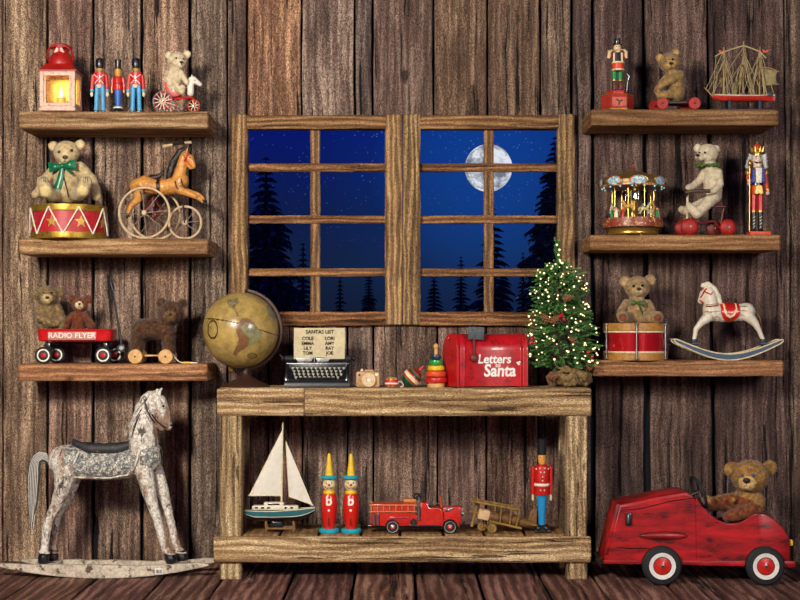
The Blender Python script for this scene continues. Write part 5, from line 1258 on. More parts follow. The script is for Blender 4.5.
bear(T, '', [FT, FT2, PB], (637.5, 287.5, 1), 12, [(625.5, 282, -1, 6.2), (650, 280.5, -1, 6.2)], 6, (638.5, 291.5, 8), 6.2,
     [[(637, 300, 0, 8), (636.5, 310, 0, 11.5), (636.5, 315, 0, 11.2)], [(626, 304, 1, 4.6), (621.5, 311, 8, 4.2), (620, 315, 14, 3.8)], [(648, 304, 1, 4.6), (652, 311, 6, 4.2), (653, 316, 10, 3.8)],
      [(630, 317, 5, 5.6), (625, 317.5, 18, 5.6), (623, 317, 24, 6)], [(643, 317, 5, 5.6), (652, 317.5, 18, 5.4), (657.5, 317.2, 22, 6)]],
     pads=[(622.8, 317.5, 29.5, 3.9), (657.8, 318, 27.5, 3.9)], eyes=[(633.5, 286, 12.2), (642.5, 285.5, 12.2)], nose=(639, 289, 13.8), nose_r=1.8, fur=(1.0, 3000, .35), voxel=.75)
bow(T, P(638, 303, 10), 7.5, 5.5, mat('olive_green_bow', '#44602c', .6), tails=[(5.5, -11, 4)], tilt=.1)

T = Thing('small_rocking_horse', 'small white painted rocking horse with red saddle and blue rockers', 'rocking horse', 727, .2, y2); P = T.P; R = T.R
PW = mat('ivory_gloss_paint', '#ddd4bf', .4, var=.15, coat=.3); HB = mat('rocker_blue', '#34506a', .5, wear='#1e2c3c', wamt=.25); GREY = mat('hoof_grey', '#3c4448', .5)
b = Org(T)
b.limb([(P(712, 312.5), 9.4), (P(722, 313.5), 8.8), (P(735, 313), 8.6), (P(746, 312), 9.4)])
b.limb([(P(711, 309), 8.6), (P(711, 301), 6.6), (P(710, 293), 5.6)]); b.limb([(P(708.5, 291), 5.2), (P(704, 294), 4.6), (P(700.5, 301), 2.9)]); 
for q in (-2, 2): b.limb([(P(706, 289, q), 1.6), (P(704.5, 283.5, q), .7)])
for q in (5, -5):
    b.limb([(P(708, 317, q), 5.6), (P(701, 323, q*1.2), 3.6), (P(696, 329, q*1.3), 2.7), (P(694.5, 338, q*1.3), 2.2), (P(694, 341, q*1.3), 2.6)])
    b.limb([(P(748, 316, q), 6.2), (P(755, 323, q*1.2), 3.9), (P(759, 330, q*1.3), 2.6), (P(762.5, 338.5, q*1.3), 2.3), (P(763, 341, q*1.3), 2.6)])
def pnt(c, n): return 1 if (T.b-c.z) > 338.8 else 0
b.fuse('body', [PW, GREY], .65, 2, pnt)
b = Org(T); b.limb([(P(703, 285.5), 2.4), (P(708, 284.5), 3), (P(714, 289), 3.1), (P(718, 296), 2.9), (P(720.5, 304), 2)]); b.fuse('mane', [mat('mane_cream', '#e2dac2', .6)], .55, 1, amp=.7, freq=.9)
for q in (1,):
    b = MB(T); b.tube([P(699.5, 300, 3.4), P(703.5, 303, 3.8)], .7, 6); b.tube([P(700.5, 298, 3.6), P(705, 290, 5), P(706.5, 288.6, 4.6)], .75, 6); b.tube([P(704.5, 291.5, 5), P(711, 294.5, 5.8), P(712.5, 292, 5.4)], .75, 6); b.build('bridle', [RED])
dot(T, P(702.8, 293.5, 4.3), .7, EYE, 'eye')
def band(name, pts, m_, r=.6): b = MB(T); b.tube([P(*p) for p in pts], r, 6, flat=.6); return b.build(name, [m_])
band('chest_stripe', [(705.5, 306, 6.5), (710, 306.4, 8.8), (718, 305.2, 7.4)], RED, .9); band('chest_stripe', [(705.5, 304.2, 6.4), (710, 304.6, 8.5), (718, 303.4, 7)], BG, .45)
band('gold_stripe', [(704, 311, 7.5), (710, 312, 9.8), (719.5, 311, 9)], BG, .45); band('gold_stripe', [(738.5, 306.5, 7), (746, 306, 8.2), (752, 308.5, 5)], BG, .55); band('gold_stripe', [(738.5, 310.5, 8.8), (746, 310.8, 9.7), (752.5, 311, 6.6)], BG, .45)
band('scalloped_line', [(704, 315, 8.6), (707, 317.5, 9.8), (710, 315.6, 9.6), (713.5, 318.3, 8.8), (717, 316, 8.8), (720, 318.5, 7.6)], BG, .4); band('scalloped_line', [(737, 317, 8), (741, 314.5, 8.8), (745, 316, 9.5), (749, 313.6, 9)], BG, .4)
def wrap(name, xs, rb, r, rc, m_):
    b = MB(T); RR = []; n = 18
    for x, rbb in zip(xs, rb):
        c = P(x, rc); a0 = math.asin(max(-1, min(1, (P(x, rbb).z-c.z)/r))); ring = [Vector((c.x, -math.cos(a0+(PI-2*a0)*i/n)*r, c.z+math.sin(a0+(PI-2*a0)*i/n)*r)) for i in range(n+1)]
        RR.append(ring+[Vector((v.x, v.y*.9, c.z+(v.z-c.z)*.9)) for v in ring[::-1]])
    b.rings(RR); return b.build(name, [m_])
wrap('saddle_cloth', (719, 721, 724, 728, 732, 735.5, 737.8), (313, 318, 320.6, 321.6, 320.6, 318, 313), 9.6, 313, RED)
wrap('saddle_panel', (721.6, 724, 728, 732, 735), (311, 316, 318.4, 316, 311), 10.0, 313, CREAM); wrap('saddle_panel', (723.4, 725, 728, 731, 733.2), (309, 313.6, 315.8, 313.6, 309), 10.4, 313, RED)
wrap('girth', (726, 729, 732), (322, 322.4, 322), 9.4, 313.2, BG)
b = MB(T); b.tube([P(752, 308), P(756.5, 311.5), P(760, 318), P(762, 329)], [.9, .8, .7, .4], 8); b.build('tail', [BG])
def rk(q, dx=0):
    b = MB(T); lo = []; up = []; n = 40; pts_ = [(-54.5, 17.5), (-46, 14.5), (-30, 6.5), (-14, 1.2), (0, 0), (14, 1.5), (30, 7.5), (44, 14.5), (53.5, 17.5)]
    def zz(x):
        for (xa, za), (xb, zb_) in zip(pts_, pts_[1:]):
            if x <= xb: u = (x-xa)/(xb-xa); return za+(zb_-za)*u
        return pts_[-1][1]
    for i in range(n+1):
        x = -54.5+108*i/n; s_ = x/54; z = 17.8*(1-math.cos(s_*PI*.5)**1.0)*(1.12-.12*abs(s_)) ; t = 6.6-2.4*abs(s_)**2
        if abs(s_) > .97: t *= .55; z += 1.0
        lo.append((x, z)); up.append((x, z+t))
    b.prism(lo+up[::-1], -q-1.5, -q+1.5, .4); o = b.build('rocker', [HB])
    b = MB(T); b.tube([(x, -q-1.4, z+.3) for x, z in lo]+[(x, -q-1.4, z-.3) for x, z in up[::-1]], .7, 6, closed=True); b.build('cream_edge', [CREAM], parent=o)
rk(8); rk(-8)
for x_ in (-32.5, 36):
    b = MB(T); b.box((x_, 0, T.R(343.4)), (9, 17, 1.6), .3); b.build('foot_board', [HB])
b = MB(T); b.box((0, 0, 3.2), (7, 15, 1.4), .3); b.build('cross_bar', [HB])
# ================================================================== on the tabletop
tz_ = TOPZ
T = Thing('globe', 'antique gold desk globe tilted on a dark brown meridian stand', 'globe', 240.8, .27, tz_); P = T.P; R = T.R
GL = [mat('globe_parchment_gold', '#a88f50', .3, var=.3, sc=40, coat=.5), mat('globe_land_green', '#80805a', .35, var=.3, sc=60, coat=.4), mat('globe_land_brown', '#7a5636', .35, var=.3, coat=.4), mat('globe_line', '#4a3014', .4), mat('globe_sea_dark', '#7c6c2c', .35, coat=.4)]
c0 = Vector((0, 0, R(330))); GR = 37.8; b = MB(T); seg = 220; hn = 160
RR = []
b.ball(c0, GR, 14)
b = MB(T); vs = []; 
for i in range(hn+1):
    t = PI*i/hn
    for j in range(seg): a = 2*PI*j/seg; vs.append(c0+Vector((math.sin(t)*math.cos(a), math.sin(t)*math.sin(a), math.cos(t)))*GR)
sa = [(260, 215), (272, 190), (285, 180), (310, 183), (335, 200), (350, 222), (385, 260), (372, 300), (345, 318), (310, 330), (290, 348), (262, 362), (240, 386), (226, 376), (240, 345), (252, 325), (262, 290), (248, 252)]
green = [(272, 228), (300, 205), (335, 215), (385, 260), (372, 300), (345, 318), (310, 330), (318, 295), (290, 262)]
na = [(188, 92), (205, 80), (245, 72), (262, 95), (238, 120), (250, 140), (240, 150), (222, 128), (200, 118)]
ca = [(240, 140), (256, 152), (262, 176), (252, 172)]
af = [(395, 110), (430, 120), (448, 160), (440, 190), (415, 170), (400, 140)]
au = [(60, 330), (85, 345), (110, 380), (90, 395), (62, 362)]
sc_ = .1834
def gp(v):   # crop pixel of a front point
    return (v.x+240.8-195)/sc_, (330-(v.z-c0.z)-285)/sc_
def gmat(c):
    if c.y > 0:
        n_ = noise.noise(c*.07+Vector((5, 2, 1)))+.5*noise.noise(c*.2); return 1 if n_ > .28 else 0
    x, y = gp(c)
    ey = 184+(x-50)*.0+((x-50)/405)**1.6*92-6*math.sin((x-50)/405*PI)
    if inpoly(x, y, green): return 1
    if inpoly(x, y, sa) or inpoly(x, y, ca): return 2
    if inpoly(x, y, na): return 1 if noise.noise(c*.5) > -.1 else 2
    if inpoly(x, y, af): return 1
    for cx, cy, rx, ry in ((118, 243, 29, 47), (325, 383, 23, 15)):
        q = ((x-cx)/rx)**2+((y-cy)/ry)**2
        if .78 < q < 1.22: return 3
        if cx > 200 and q < .78: return 4
    if abs(y-ey) < 3.2: return 3
    return 0
for i in range(hn):
    for j in range(seg):
        f = (i*seg+j, i*seg+(j+1) % seg, (i+1)*seg+(j+1) % seg, (i+1)*seg+j)
        b.mi.append(gmat((vs[f[0]]+vs[f[2]])/2)); b.f.append(list(f))
b.v = vs; b.build('sphere', GL, angle=60)
ax = Vector((7.5, 0, 39.6)).normalized(); 
b = MB(T); arc = []
for k in range(30):
    a = math.radians(82-166*k/29); arc.append(c0+Vector((math.cos(a)*40.0, 2.4, math.sin(a)*40.0)))
b.tube(arc, [1.2]*30, 8, flat=1.6)
b.tube([c0+Vector((5.4, 2.4, 40)), c0+Vector((5.0, 0, 37.4))], 1.6, 8)
b.build('meridian_arm', [DKWOOD])
b = MB(T); b.lathe([(24, 0), (24.3, .9), (23, 2.2), (15, 5.6), (8, 9), (4.2, 12.6), (3.0, 15.2), (3.4, 17), (2.4, 19.5)], (4.5, 3, 0), 40); b.build('base', [DKWOOD])
b = MB(T); b.tube([P(229, 366, -1), P(231, 370.5, -2.5)], [1.5, 1.9], 8); b.ball(P(229.6, 367.5, -1), 1.8, 8); b.build('lower_pivot', [GOLD])
b = MB(T); b.tube([c0+Vector((-11.4, 0, -36.2)), c0+Vector((-12, 1.6, -39)), c0+Vector((-9, 3, -40))], 1.1, 8); b.build('pin', [GOLD])

# typewriter
T = Thing('typewriter', 'black antique typewriter holding a sheet of paper with a typed list', 'typewriter', 318, .27, tz_); P = T.P; R = T.R
TK = mat('typewriter_black', '#15171a', .3, coat=.5, var=.3); KEY = mat('key_ivory', '#c9c6b4', .35)
W_ = 31.6
b = MB(T); b.rings([[(-W_-.6, -20, 0), (W_+.6, -20, 0), (W_+.6, 16, 0), (-W_-.6, 16, 0)], [(-W_-.6, -20, 4.2), (W_+.6, -20, 4.2), (W_+.6, 16, 5), (-W_-.6, 16, 5)], [(-W_+.6, -18, 7), (W_-.6, -18, 7), (W_-.6, 15, 8), (-W_+.6, 15, 8)]]); b.build('base', [TK])
b = MB(T)
for sx in (-1, 1):
    b.xf = Matrix.Translation((sx*(W_-1.6), 0, 0)) @ Matrix.Rotation(PI/2, 4, 'Z')
    b.prism([(-17, 5), (16, 5), (16, 27), (-1, 27), (-8, 21), (-17, 10)], -1.8, 1.8, .5)
    b.xf = None; b.build('side_plate', [TK]); b = MB(T)
b = MB(T); b.box((0, 4, 16), (2*W_-5, 22, 17), 1); b.build('body', [TK])
b = MB(T); b.box((0, -5.5, 23.4), (2*W_-1, 3.4, 1.2), .3); b.build('front_bar', [STEEL])
b = MB(T); b.rings([[(-W_+3.6, -17, 7.2), (W_-3.6, -17, 7.2), (W_-3.6, -6.5, 7.2), (-W_+3.6, -6.5, 7.2)], [(-W_+3.6, -17, 8.2), (W_-3.6, -17, 8.2), (W_-3.6, -6.5, 19), (-W_+3.6, -6.5, 19)]]); b.build('key_deck', [TK])
for r_ in range(4):
    n = (11, 11, 10, 9)[3-r_] if False else (10, 11, 11, 12)[r_]
    for k in range(n):
        x = (k-(n-1)/2)*4.6+(r_ % 2)*.8; y = -16.2+r_*2.9; z = 10.6+r_*2.9
        b = MB(T); b.lathe([(.5, z-2.2), (.5, z-.6), (1.5, z-.5), (1.6, z+.2), (1.2, z+.5)], (x, y, 0), 10); b.build('key', [KEY])
b = MB(T); b.tube([(-18, -18.2, 9.4), (18, -18.2, 9.4)], 1.0, 8); b.build('space_bar', [TK])
b = MB(T); b.tube([(-W_-1.8, 6, 28.2), (W_+1.2, 6, 28.2)], 3.2, 20); b.build('platen', [RUBBER])
for sx in (-1, 1):
    b = MB(T); b.lathe([(2.2, -1.5), (2.6, -1), (2.6, 1), (2.2, 1.5)], (sx*(W_+4.0), 6, 28.2), 16, axis=(1, 0, 0)); b.tube([(sx*(W_+1), 6, 28.2), (sx*(W_+3), 6, 28.2)], .9, 8); b.build('platen_knob', [TK])
b = MB(T); b.tube([(-W_-3, 2, 29), (-W_-6.5, -2, 32)], [.8, .6], 8); b.build('return_lever', [STEEL])
for x0, x1 in ((-22.5, -5), (-2.5, 12)): b = MB(T); b.prism([(x0, 28.6), (x1, 28.6), (x1-2, 25.4), (x0+2, 25.4)], 1.2, 1.8, .2); b.build('paper_scale', [mat('scale_plate', '#c4c8c8', .3, metal=.5)])
b = MB(T); b.tube([(-3.6, 1, 25), (-3.6, 1.2, 30)], .7, 6); b.build('type_guide', [STEEL])
b = MB(T); b.box((-3, -4.0, 21.2), (14, .3, 1.2)); b.build('maker_decal', [mat('decal_teal_gold', '#4c9a84', .4)])
# paper: curved sheet
PAP = mat('aged_paper', '#c9bd98', .9, var=.12, sc=60)
b = MB(T); n = 16; RR = []
for i in range(n+1):
    u = i/n; z = 28+u*(R(328)-28); y = 2.4+u*u*3.2
    RR.append([Vector((-24.4, y+.2*math.sin(u*5), z)), Vector((0, y+.7, z)), Vector((26.6, y, z)), Vector((26.6, y+.25, z)), Vector((0, y+.95, z)), Vector((-24.4, y+.45, z))])
b.rings(RR); pp_ = b.build('paper', [PAP])
INK = mat('typewriter_ink', '#2a2420', .8); tz0 = R(328)
def tline(s_, x, row, sz=4.9):
    zz = R(row); u = (zz-28)/(R(328)-28); text_mesh(T, s_, sz, 'typed_text', INK, (x, 2.4+u*u*3.2-.25, zz), parent=pp_, extrude=.05, bold=.1, xs=.92)
tline("SANTAS LIST", 1.6, 332, 5.4)
for a_, b_, rw in (("COLE", "LORI", 338.6), ("EMMA", "AMY", 343.6), ("LILY", "RAY", 348.4), ("TOM", "JOE", 353.2)):
    tline(a_, -10.5, rw); tline(b_, 11.5, rw)

# wooden toy camera
T = Thing('toy_camera', 'small pale wooden toy camera with round ringed lens', 'toy camera', 368, .29, tz_); P = T.P; R = T.R
CW = mat('camera_wood', '#b98f62', .5, var=.3, sc=90); CW2 = mat('camera_wood_pale', '#dcc49c', .45, var=.2)
b = MB(T); b.box((0, 0, 7.9), (24, 11, 15.8), 1.6); b.box((1, 0, 16.6), (9, 8, 2.2), .8); b.build('body', [CW])
b = MB(T); b.lathe([(7.3, 0), (7.3, 3), (6.7, 4), (5.4, 4), (5.2, 3.2), (4.6, 3.2), (4.4, 4.4), (3.0, 4.4), (2.6, 3.2), (.1, 3.6)], (1, -5.2, 7.6), 32, axis=(0, -1, 0)); ln = b.build('lens', [CW2])
dot(T, (1, -8.6, 7.6), 2.4, mat('lens_cap_white', '#ece4d0', .25, coat=.6), 'lens_glass', parent=ln, flat=.4)
b = MB(T); b.torus((1, -8.4, 7.6), 5.9, .35, seg=30); b.build('lens_ring', [DKWOOD], parent=ln)
b = MB(T); b.lathe([(1.6, 15), (1.6, 17.2), (.6, 18.6)], (-6, 0, 0), 12); b.build('shutter_button', [CW2])
dot(T, (-8.4, -5.4, 12.4), 1.1, EYE, 'viewfinder', flat=.4); b = MB(T); b.box((8.6, -5.6, 12.8), (3, .5, 2), .2); b.build('flash_window', [WHITE])

# striped spinning drum lying on side with cord
T = Thing('wooden_toy', 'small striped yo-yo shaped toy with white cord, beside the wooden camera', 'toy', 391.8, .30, tz_); P = T.P; R = T.R
b = MB(T); cols = [YELLOW, mat('toy_deep_blue', '#1f4fa0', .4), RED, WHITE, CREAM]
prof = [(3.5, 0, 0), (5.4, .6, 0), (6.4, 1.8, 2), (7.0, 3.2, 3), (7.1, 4.8, 2), (7.0, 6.0, 2), (6.6, 7.6, 0), (5.6, 8.8, 0), (3.5, 9.8, 0)]
for (r0, h0, m0), (r1, h1, _m) in zip(prof, prof[1:]): b.m = m0; b.lathe([(r0, h0), (r1, h1)], seg=30, cap=False)
b.m = 0; b.lathe([(3.5, 9.8), (.1, 9.8)], seg=30, cap=False); b.lathe([(.1, 0), (3.5, 0)], seg=30, cap=False); b.build('body', cols)
for k in range(8):
    a = k*PI/4+.3; dot(T, (math.cos(a)*6.0, math.sin(a)*6.0, 8.2), 1.1, cols[1 if k % 2 else 2], 'painted_dot'); dot(T, (math.cos(a+.3)*5.7, math.sin(a+.3)*5.7, 1.2), .9, cols[1], 'painted_dot')
b = MB(T); b.tube([(6.5, -2, 5.6), (9, -3, 6), (11, -4, 4), (11.6, -4, 1.5), (9.6, -4.6, .6), (8, -5, .6)], .5, 6); b.build('cord', [WHITE])

# spinning top lying tilted
T = Thing('spinning_top', 'dark green spinning top with red and cream stripes lying tilted', 'spinning top', 412, .29, tz_); P = T.P; R = T.R
ax = Vector((.72, -.08, .69)).normalized(); DG = mat('top_dark_green', '#143a2c', .35, coat=.4); cols = [DG, RED, CREAM, mat('top_green', '#1f7a4c', .35, coat=.3)]
prof = [(.8, -12.5, 1), (2.2, -11, 0), (6, -8, 0), (8.3, -5, 3), (9.2, -3.4, 1), (9.6, -1.8, 2), (9.6, 0, 2), (9.3, 1.8, 1), (8.8, 3.2, 0), (8.0, 4.8, 3), (7.0, 6.0, 1), (6.0, 7.2, 0), (4.4, 8.6, 1), (2.6, 9.6, 0), (1.4, 10.2, 1), (1.3, 13, 1), (.6, 14, 1)]
b = MB(T)
for (r0, h0, m0), (r1, h1, _m) in zip(prof, prof[1:]): b.m = m0; b.lathe([(r0, h0), (r1, h1)], (0, 0, 0), 34, axis=ax, cap=False)
zmin = min(v.z for v in b.v); b.v = [v-Vector((0, 0, zmin)) for v in b.v]; b.build('body', cols)
b = MB(T); b.tube([ax*12.5+Vector((0, 0, -zmin)), ax*16+Vector((0, 0, -zmin))], [1.5, 1.2], 12); b.build('stem', [RED])

# ring stacker
T = Thing('ring_stacker', 'wooden ring stacker with red, orange, yellow, green and blue rings', 'stacking toy', 436, .30, tz_); P = T.P; R = T.R
b = MB(T); b.lathe([(8.4, 0), (8.6, .6), (8.6, 3.6), (8.0, 4.4)], seg=30); b.tube([(0, 0, 4), (0, 0, R(347))], 1.9, 14); b.ball((0, 0, R(346.5)), (2.6, 2.6, 3), 14); b.build('peg_base', [LTWOOD])
z = 4.3
for r_, h_, c_ in ((11.2, 6, RED), (10.2, 6, ORANGE), (8.6, 5.6, YELLOW), (6.8, 5.6, mat('ring_green', '#1c9440', .3, coat=.5)), (5.2, 5.4, mat('ring_navy', '#1c3050', .3, coat=.5))):
    b = MB(T); b.lathe([(2.1, z), (r_-1.8, z), (r_-.4, z+.9), (r_, z+h_/2), (r_-.4, z+h_-.9), (r_-1.8, z+h_), (2.1, z+h_)], seg=36); b.build('ring', [c_]); z += h_

# mailbox
T = Thing('mailbox', 'red tin mailbox lettered for letters to Santa, with grey metal flag', 'mailbox', 488, .27, tz_); P = T.P; R = T.R
ang = math.radians(12); MX = Matrix.Rotation(ang, 4, 'Z'); MR = mat('mailbox_red', '#b3141c', .32, coat=.35, var=.25, sc=50, wear='#7c0d12', wamt=.1)
HL, RW_, HT = 36.5, 15.5, R(334, 15)
def arch(k=1.0, z0_=1.4):
    o = [(-RW_*k, z0_), (RW_*k, z0_)]; zc = HT-RW_*1.05
    for i in range(17): a = PI*i/16; o.append((math.cos(a)*RW_*k, zc+math.sin(a)*RW_*1.05*k))
    return o
def sect(x, k=1.0, z0_=1.4): return [Vector((x, y, z)) for y, z in arch(k, z0_)]
b = MB(T); b.xf = MX; b.rings([sect(-HL, .97), sect(-HL, 1.04, 1), sect(-HL+2, 1.06, 1), sect(-HL+3.4, 1.0), sect(-HL+5.5, 1.0), sect(-HL+6.5, 1.035), sect(-HL+8.5, 1.035), sect(-HL+9.5, 1), sect(HL-9, 1), sect(HL-8, 1.03), sect(HL-6.4, 1.03), sect(HL-5.6, 1), sect(HL-3, 1), sect(HL-2.4, 1.03), sect(HL, 1.03), sect(HL+.6, .97)])
b.build('body', [MR])
b = MB(T); b.xf = MX @ Matrix.Translation((-HL-1, 0, 0)) @ Matrix.Rotation(.22, 4, 'Z'); b.rings([sect(-2.6, .90), sect(-2.0, 1.0, .8), sect(-.4, 1.04, .6), sect(0, 1.0, .8)]); dr = b.build('door', [MR])
b = MB(T); b.xf = MX @ Matrix.Translation((-HL-1, 0, 0)); b.torus((-3.2, 0, HT-4), 2.4, .6, axis=(1, 0, 0), seg=18); b.build('door_pull', [MR], parent=dr)
for x in (-30, 30):
    b = MB(T); b.xf = MX; b.box((x, 0, .9), (5, 26, 1.8), .4); b.build('foot', [MR])
b = MB(T); b.xf = MX; b.tube([(-18.5, -16.6, R(357.7)), (-19.2, -17.2, R(339))], 1.3, 8, flat=.5); fl_ = b.build('flag_arm', [mat('dark_red', '#6a201a', .5)])
b = MB(T); b.xf = MX; b.box((-17, -17.4, R(333.2)), (16, 1.0, 12.4), .3, rot=(0, .05, 0)); b.build('flag_plate', [mat('flag_gunmetal', '#565c60', .6, metal=.4, var=.35)], parent=fl_)
b = MB(T); b.xf = MX; b.ball((-18.5, -17.4, R(357.7)), (4.2, 1.9, 4.2), 16); b.build('flag_pivot', [mat('dark_red', '#6a201a', .5)], parent=fl_)
fnm = lambda c: MX @ Vector((c.x, c.y, c.z))
LW = mat('lettering_white', '#f0eee8', .5, var=.05)
ys = -RW_-.25
text_mesh(T, 'Letters', 12.5, 'lettering', LW, (2, ys, R(359)), fn=fnm, extrude=.15, bold=.28, shear=.12, xs=.95)
text_mesh(T, 'to', 6, 'lettering', LW, (5.5, ys, R(365)), fn=fnm, extrude=.15, bold=.1, shear=.2, rot=(0, 0, 0))
text_mesh(T, 'Santa', 17, 'lettering', LW, (7.5, ys, R(370.5)), fn=fnm, extrude=.15, bold=.45, shear=.1, xs=.9)
b = MB(T); b.xf = MX
for k, (x, rw) in enumerate(((26, 362.5), (28, 361.8), (27.2, 364))): b.ball((x, ys-.2, R(rw)), (1.3, .4, 1.1), 8)
b.build('painted_sprig', [LW])

# small Christmas tree with burlap
T = Thing('christmas_tree', 'small tabletop Christmas tree in burlap with pinecones and berries', 'christmas tree', 566, .27, tz_); P = T.P; R = T.R
rnd = random.Random(11); zb = 20; 
prof = [(20, 32), (30, 36.5), (42, 36), (56, 37), (66, 33), (76, 29), (88, 29), (98, 28), (108, 26), (116, 22), (122, 14), (128, 6)]
def prad(z):
    for (za, ra), (zb_, rb) in zip(prof, prof[1:]):
        if z <= zb_: return ra+(rb-ra)*max(0, (z-za)/(zb_-za))
    return 3
_pr = prad
def prad(z): return _pr(z)*1.08
def lean(z): return -3-(z-20)*.045
b = MB(T); b.tube([(0, 0, 8), (-3, 0, 60), (-8, 0, 125), (-9, 0, 146)], [3.2, 2.2, 1.2, .5], 8); b.build('trunk', [BARK])
TGN = mat('tree_needle_green', '#4c8a44', .7, var=.5, sc=150, wear='#9cc070', wamt=.4)
b = MB(T); tips = []
def sprig(p, d_, L, w):
    d_ = d_.normalized(); a, c_, _ = frame_of(d_); b.tube([p, p+d_*L], [.35, .15], 3)
    n = int(L*2.6)
    for i in range(n):
        u = i/n; q = p+d_*L*u
        for k in range(3):
            t = i*2.4+k*2.1; o_ = (a*math.cos(t)+c_*math.sin(t))*w*(1.05-u*.5)+d_*w*.9
            s_ = d_.cross(o_).normalized()*.5; b.add([q-s_, q+s_, q+o_], [(0, 1, 2)])
for k in range(900):
    z = 20+104*(k/900)**1.05; r_ = prad(z)*rnd.uniform(.45, 1.0)*(1+.10*math.sin(z*.35)); a = rnd.uniform(0, 2*PI)
    o_ = Vector((math.cos(a), math.sin(a)*.85, 0)); p = Vector((lean(z), 0, z))+o_*max(0, r_-9)
    sprig(p, o_+Vector((0, 0, rnd.uniform(-.35, .35))), rnd.uniform(7, 10.5), rnd.uniform(1.5, 2.4))
for k in range(46):
    z = 120+24*k/46; a = rnd.uniform(0, 2*PI); sprig(Vector((lean(z)-.5, 0, z)), Vector((math.cos(a)*.5, math.sin(a)*.5, 1)), rnd.uniform(4, 7.5), 1.7)
b.build('foliage', [TGN], smooth=False)
BUR = mat('burlap', '#7c6440', .95, var=.4, sc=180, bump=.8, wear='#a98f62', wamt=.25)
b = Org(T); b.limb([(Vector((0, 0, 6)), 6), (Vector((0, 0, 13)), 7)])
for k in range(14): a = k*2*PI/14; b.ball((math.cos(a)*15+3, math.sin(a)*11, 7.2+1.5*math.sin(k*2.3)), (8+1.5*math.sin(k*1.7), 6, 7.2), 12, rot=(0, .3*math.sin(k), a))
b.v = [Vector((v.x, v.y, max(v.z, .2))) for v in b.v]
bu = b.fuse('burlap_wrap', [BUR], .9, 2, None, amp=2.2, freq=.22)
zmn = min(v.co.z for v in bu.data.vertices)
for v in bu.data.vertices: v.co.z -= zmn
b = MB(T); b.torus((2, 0, 18), 11, 1.1, axis=(.08, 0, 1), seg=30); b.build('twine', [mat('twine', '#9a7c4c', .9)])
bow(T, P(574, 372, 17), 13, 8, BUR, tails=[(9, -9, 5), (-5, -10, 5)], name='burlap_bow', tilt=.35)
PC = mat('pinecone_brown', '#80583a', .8, var=.4)
def cone(px, row, q, s_, ang):
    b = MB(T); c = P(px, row, q); d_ = Vector((math.cos(ang), -.3, math.sin(ang))).normalized(); a, e2, _ = frame_of(d_)
    b.lathe([(.5, -s_), (s_*.5, -s_*.3), (s_*.4, s_*.5), (.3, s_)], c, 8, axis=d_)
    for i in range(26):
        u = i/25; t = i*2.4; rr = s_*.72*math.sin(PI*(.15+.8*u)); o_ = (a*math.cos(t)+e2*math.sin(t)); p0 = c+d_*(u*2-1)*s_*.9; b.ball(p0+o_*rr*.8, (s_*.26, s_*.26, s_*.16), 6, rot=(t, 0, t))
    b.build('pinecone', [PC])
cone(568, 298, 27, 5.0, .3); cone(545.5, 318.5, 31, 5.4, 2.4); cone(555, 320, 33, 5, .8); cone(573, 340, 34, 4.2, 2.8); cone(552, 377, 20, 5.5, .2); cone(589, 366, 14, 4.5, 2)
BERRY = mat('berry_red', '#b81020', .25, coat=.8)
for px, rw, q in ((560, 317, 31), (564, 319.5, 32), (562, 314.5, 30), (532, 338.5, 24), (534.5, 342.5, 25), (530.5, 343, 24), (592, 357, 20), (588, 352, 22)): dot(T, P(px, rw, q), 1.9, BERRY, 'berry')
TT = T
T = Thing('string_lights', 'warm white string lights wound round the small Christmas tree', 'string lights', 566, .27, tz_+20*TT.s); T.b = TT.b
rnd = random.Random(3); LB = emis('warm_bulb', '#ffe2a8', 2.2); WIREM = mat('green_wire', '#12301c', .6)
pts_ = []
for k in range(100):
    z = 24+100*((k+.5)/100)**1.15; a = k*2.39996*1.0+rnd.uniform(-.2, .2)
    if math.sin(a) > .55: a = -a
    r_ = prad(z)*(.93+rnd.uniform(-.05, .06)); a = -PI/2+rnd.uniform(-1.25, 1.25) if k % 3 else a; pts_.append(Vector((lean(z)+math.cos(a)*r_, math.sin(a)*r_*.85, z-20)))
for k, p in enumerate(pts_):
    b = MB(T); b.ball(p, .85 if k % 3 else 1.1, 8); b.build('bulb', [LB])
b = MB(T)
for k in range(70):
    z = 22+106*rnd.random(); a = -rnd.uniform(.1, PI-.1) if k < 50 else rnd.uniform(0, PI); r_ = prad(z)*rnd.uniform(.8, 1.02); b.ball((lean(z)+math.cos(a)*r_, math.sin(a)*r_*.85, z-20), .6, 6)
for z in (106, 112, 117, 122): b.ball((lean(z)-1+rnd.uniform(-3, 3), -3, z), 1.1, 6)
b.build('small_bulbs', [LB], kind='stuff')
b = MB(T); pw = [Vector((lean(20+i*.35)+math.cos(i*.18)*prad(20+i*.35)*.8, math.sin(i*.18)*prad(20+i*.35)*.7, i*.35)) for i in range(290)]; b.tube(pw, .28, 4); b.build('wire', [WIREM])

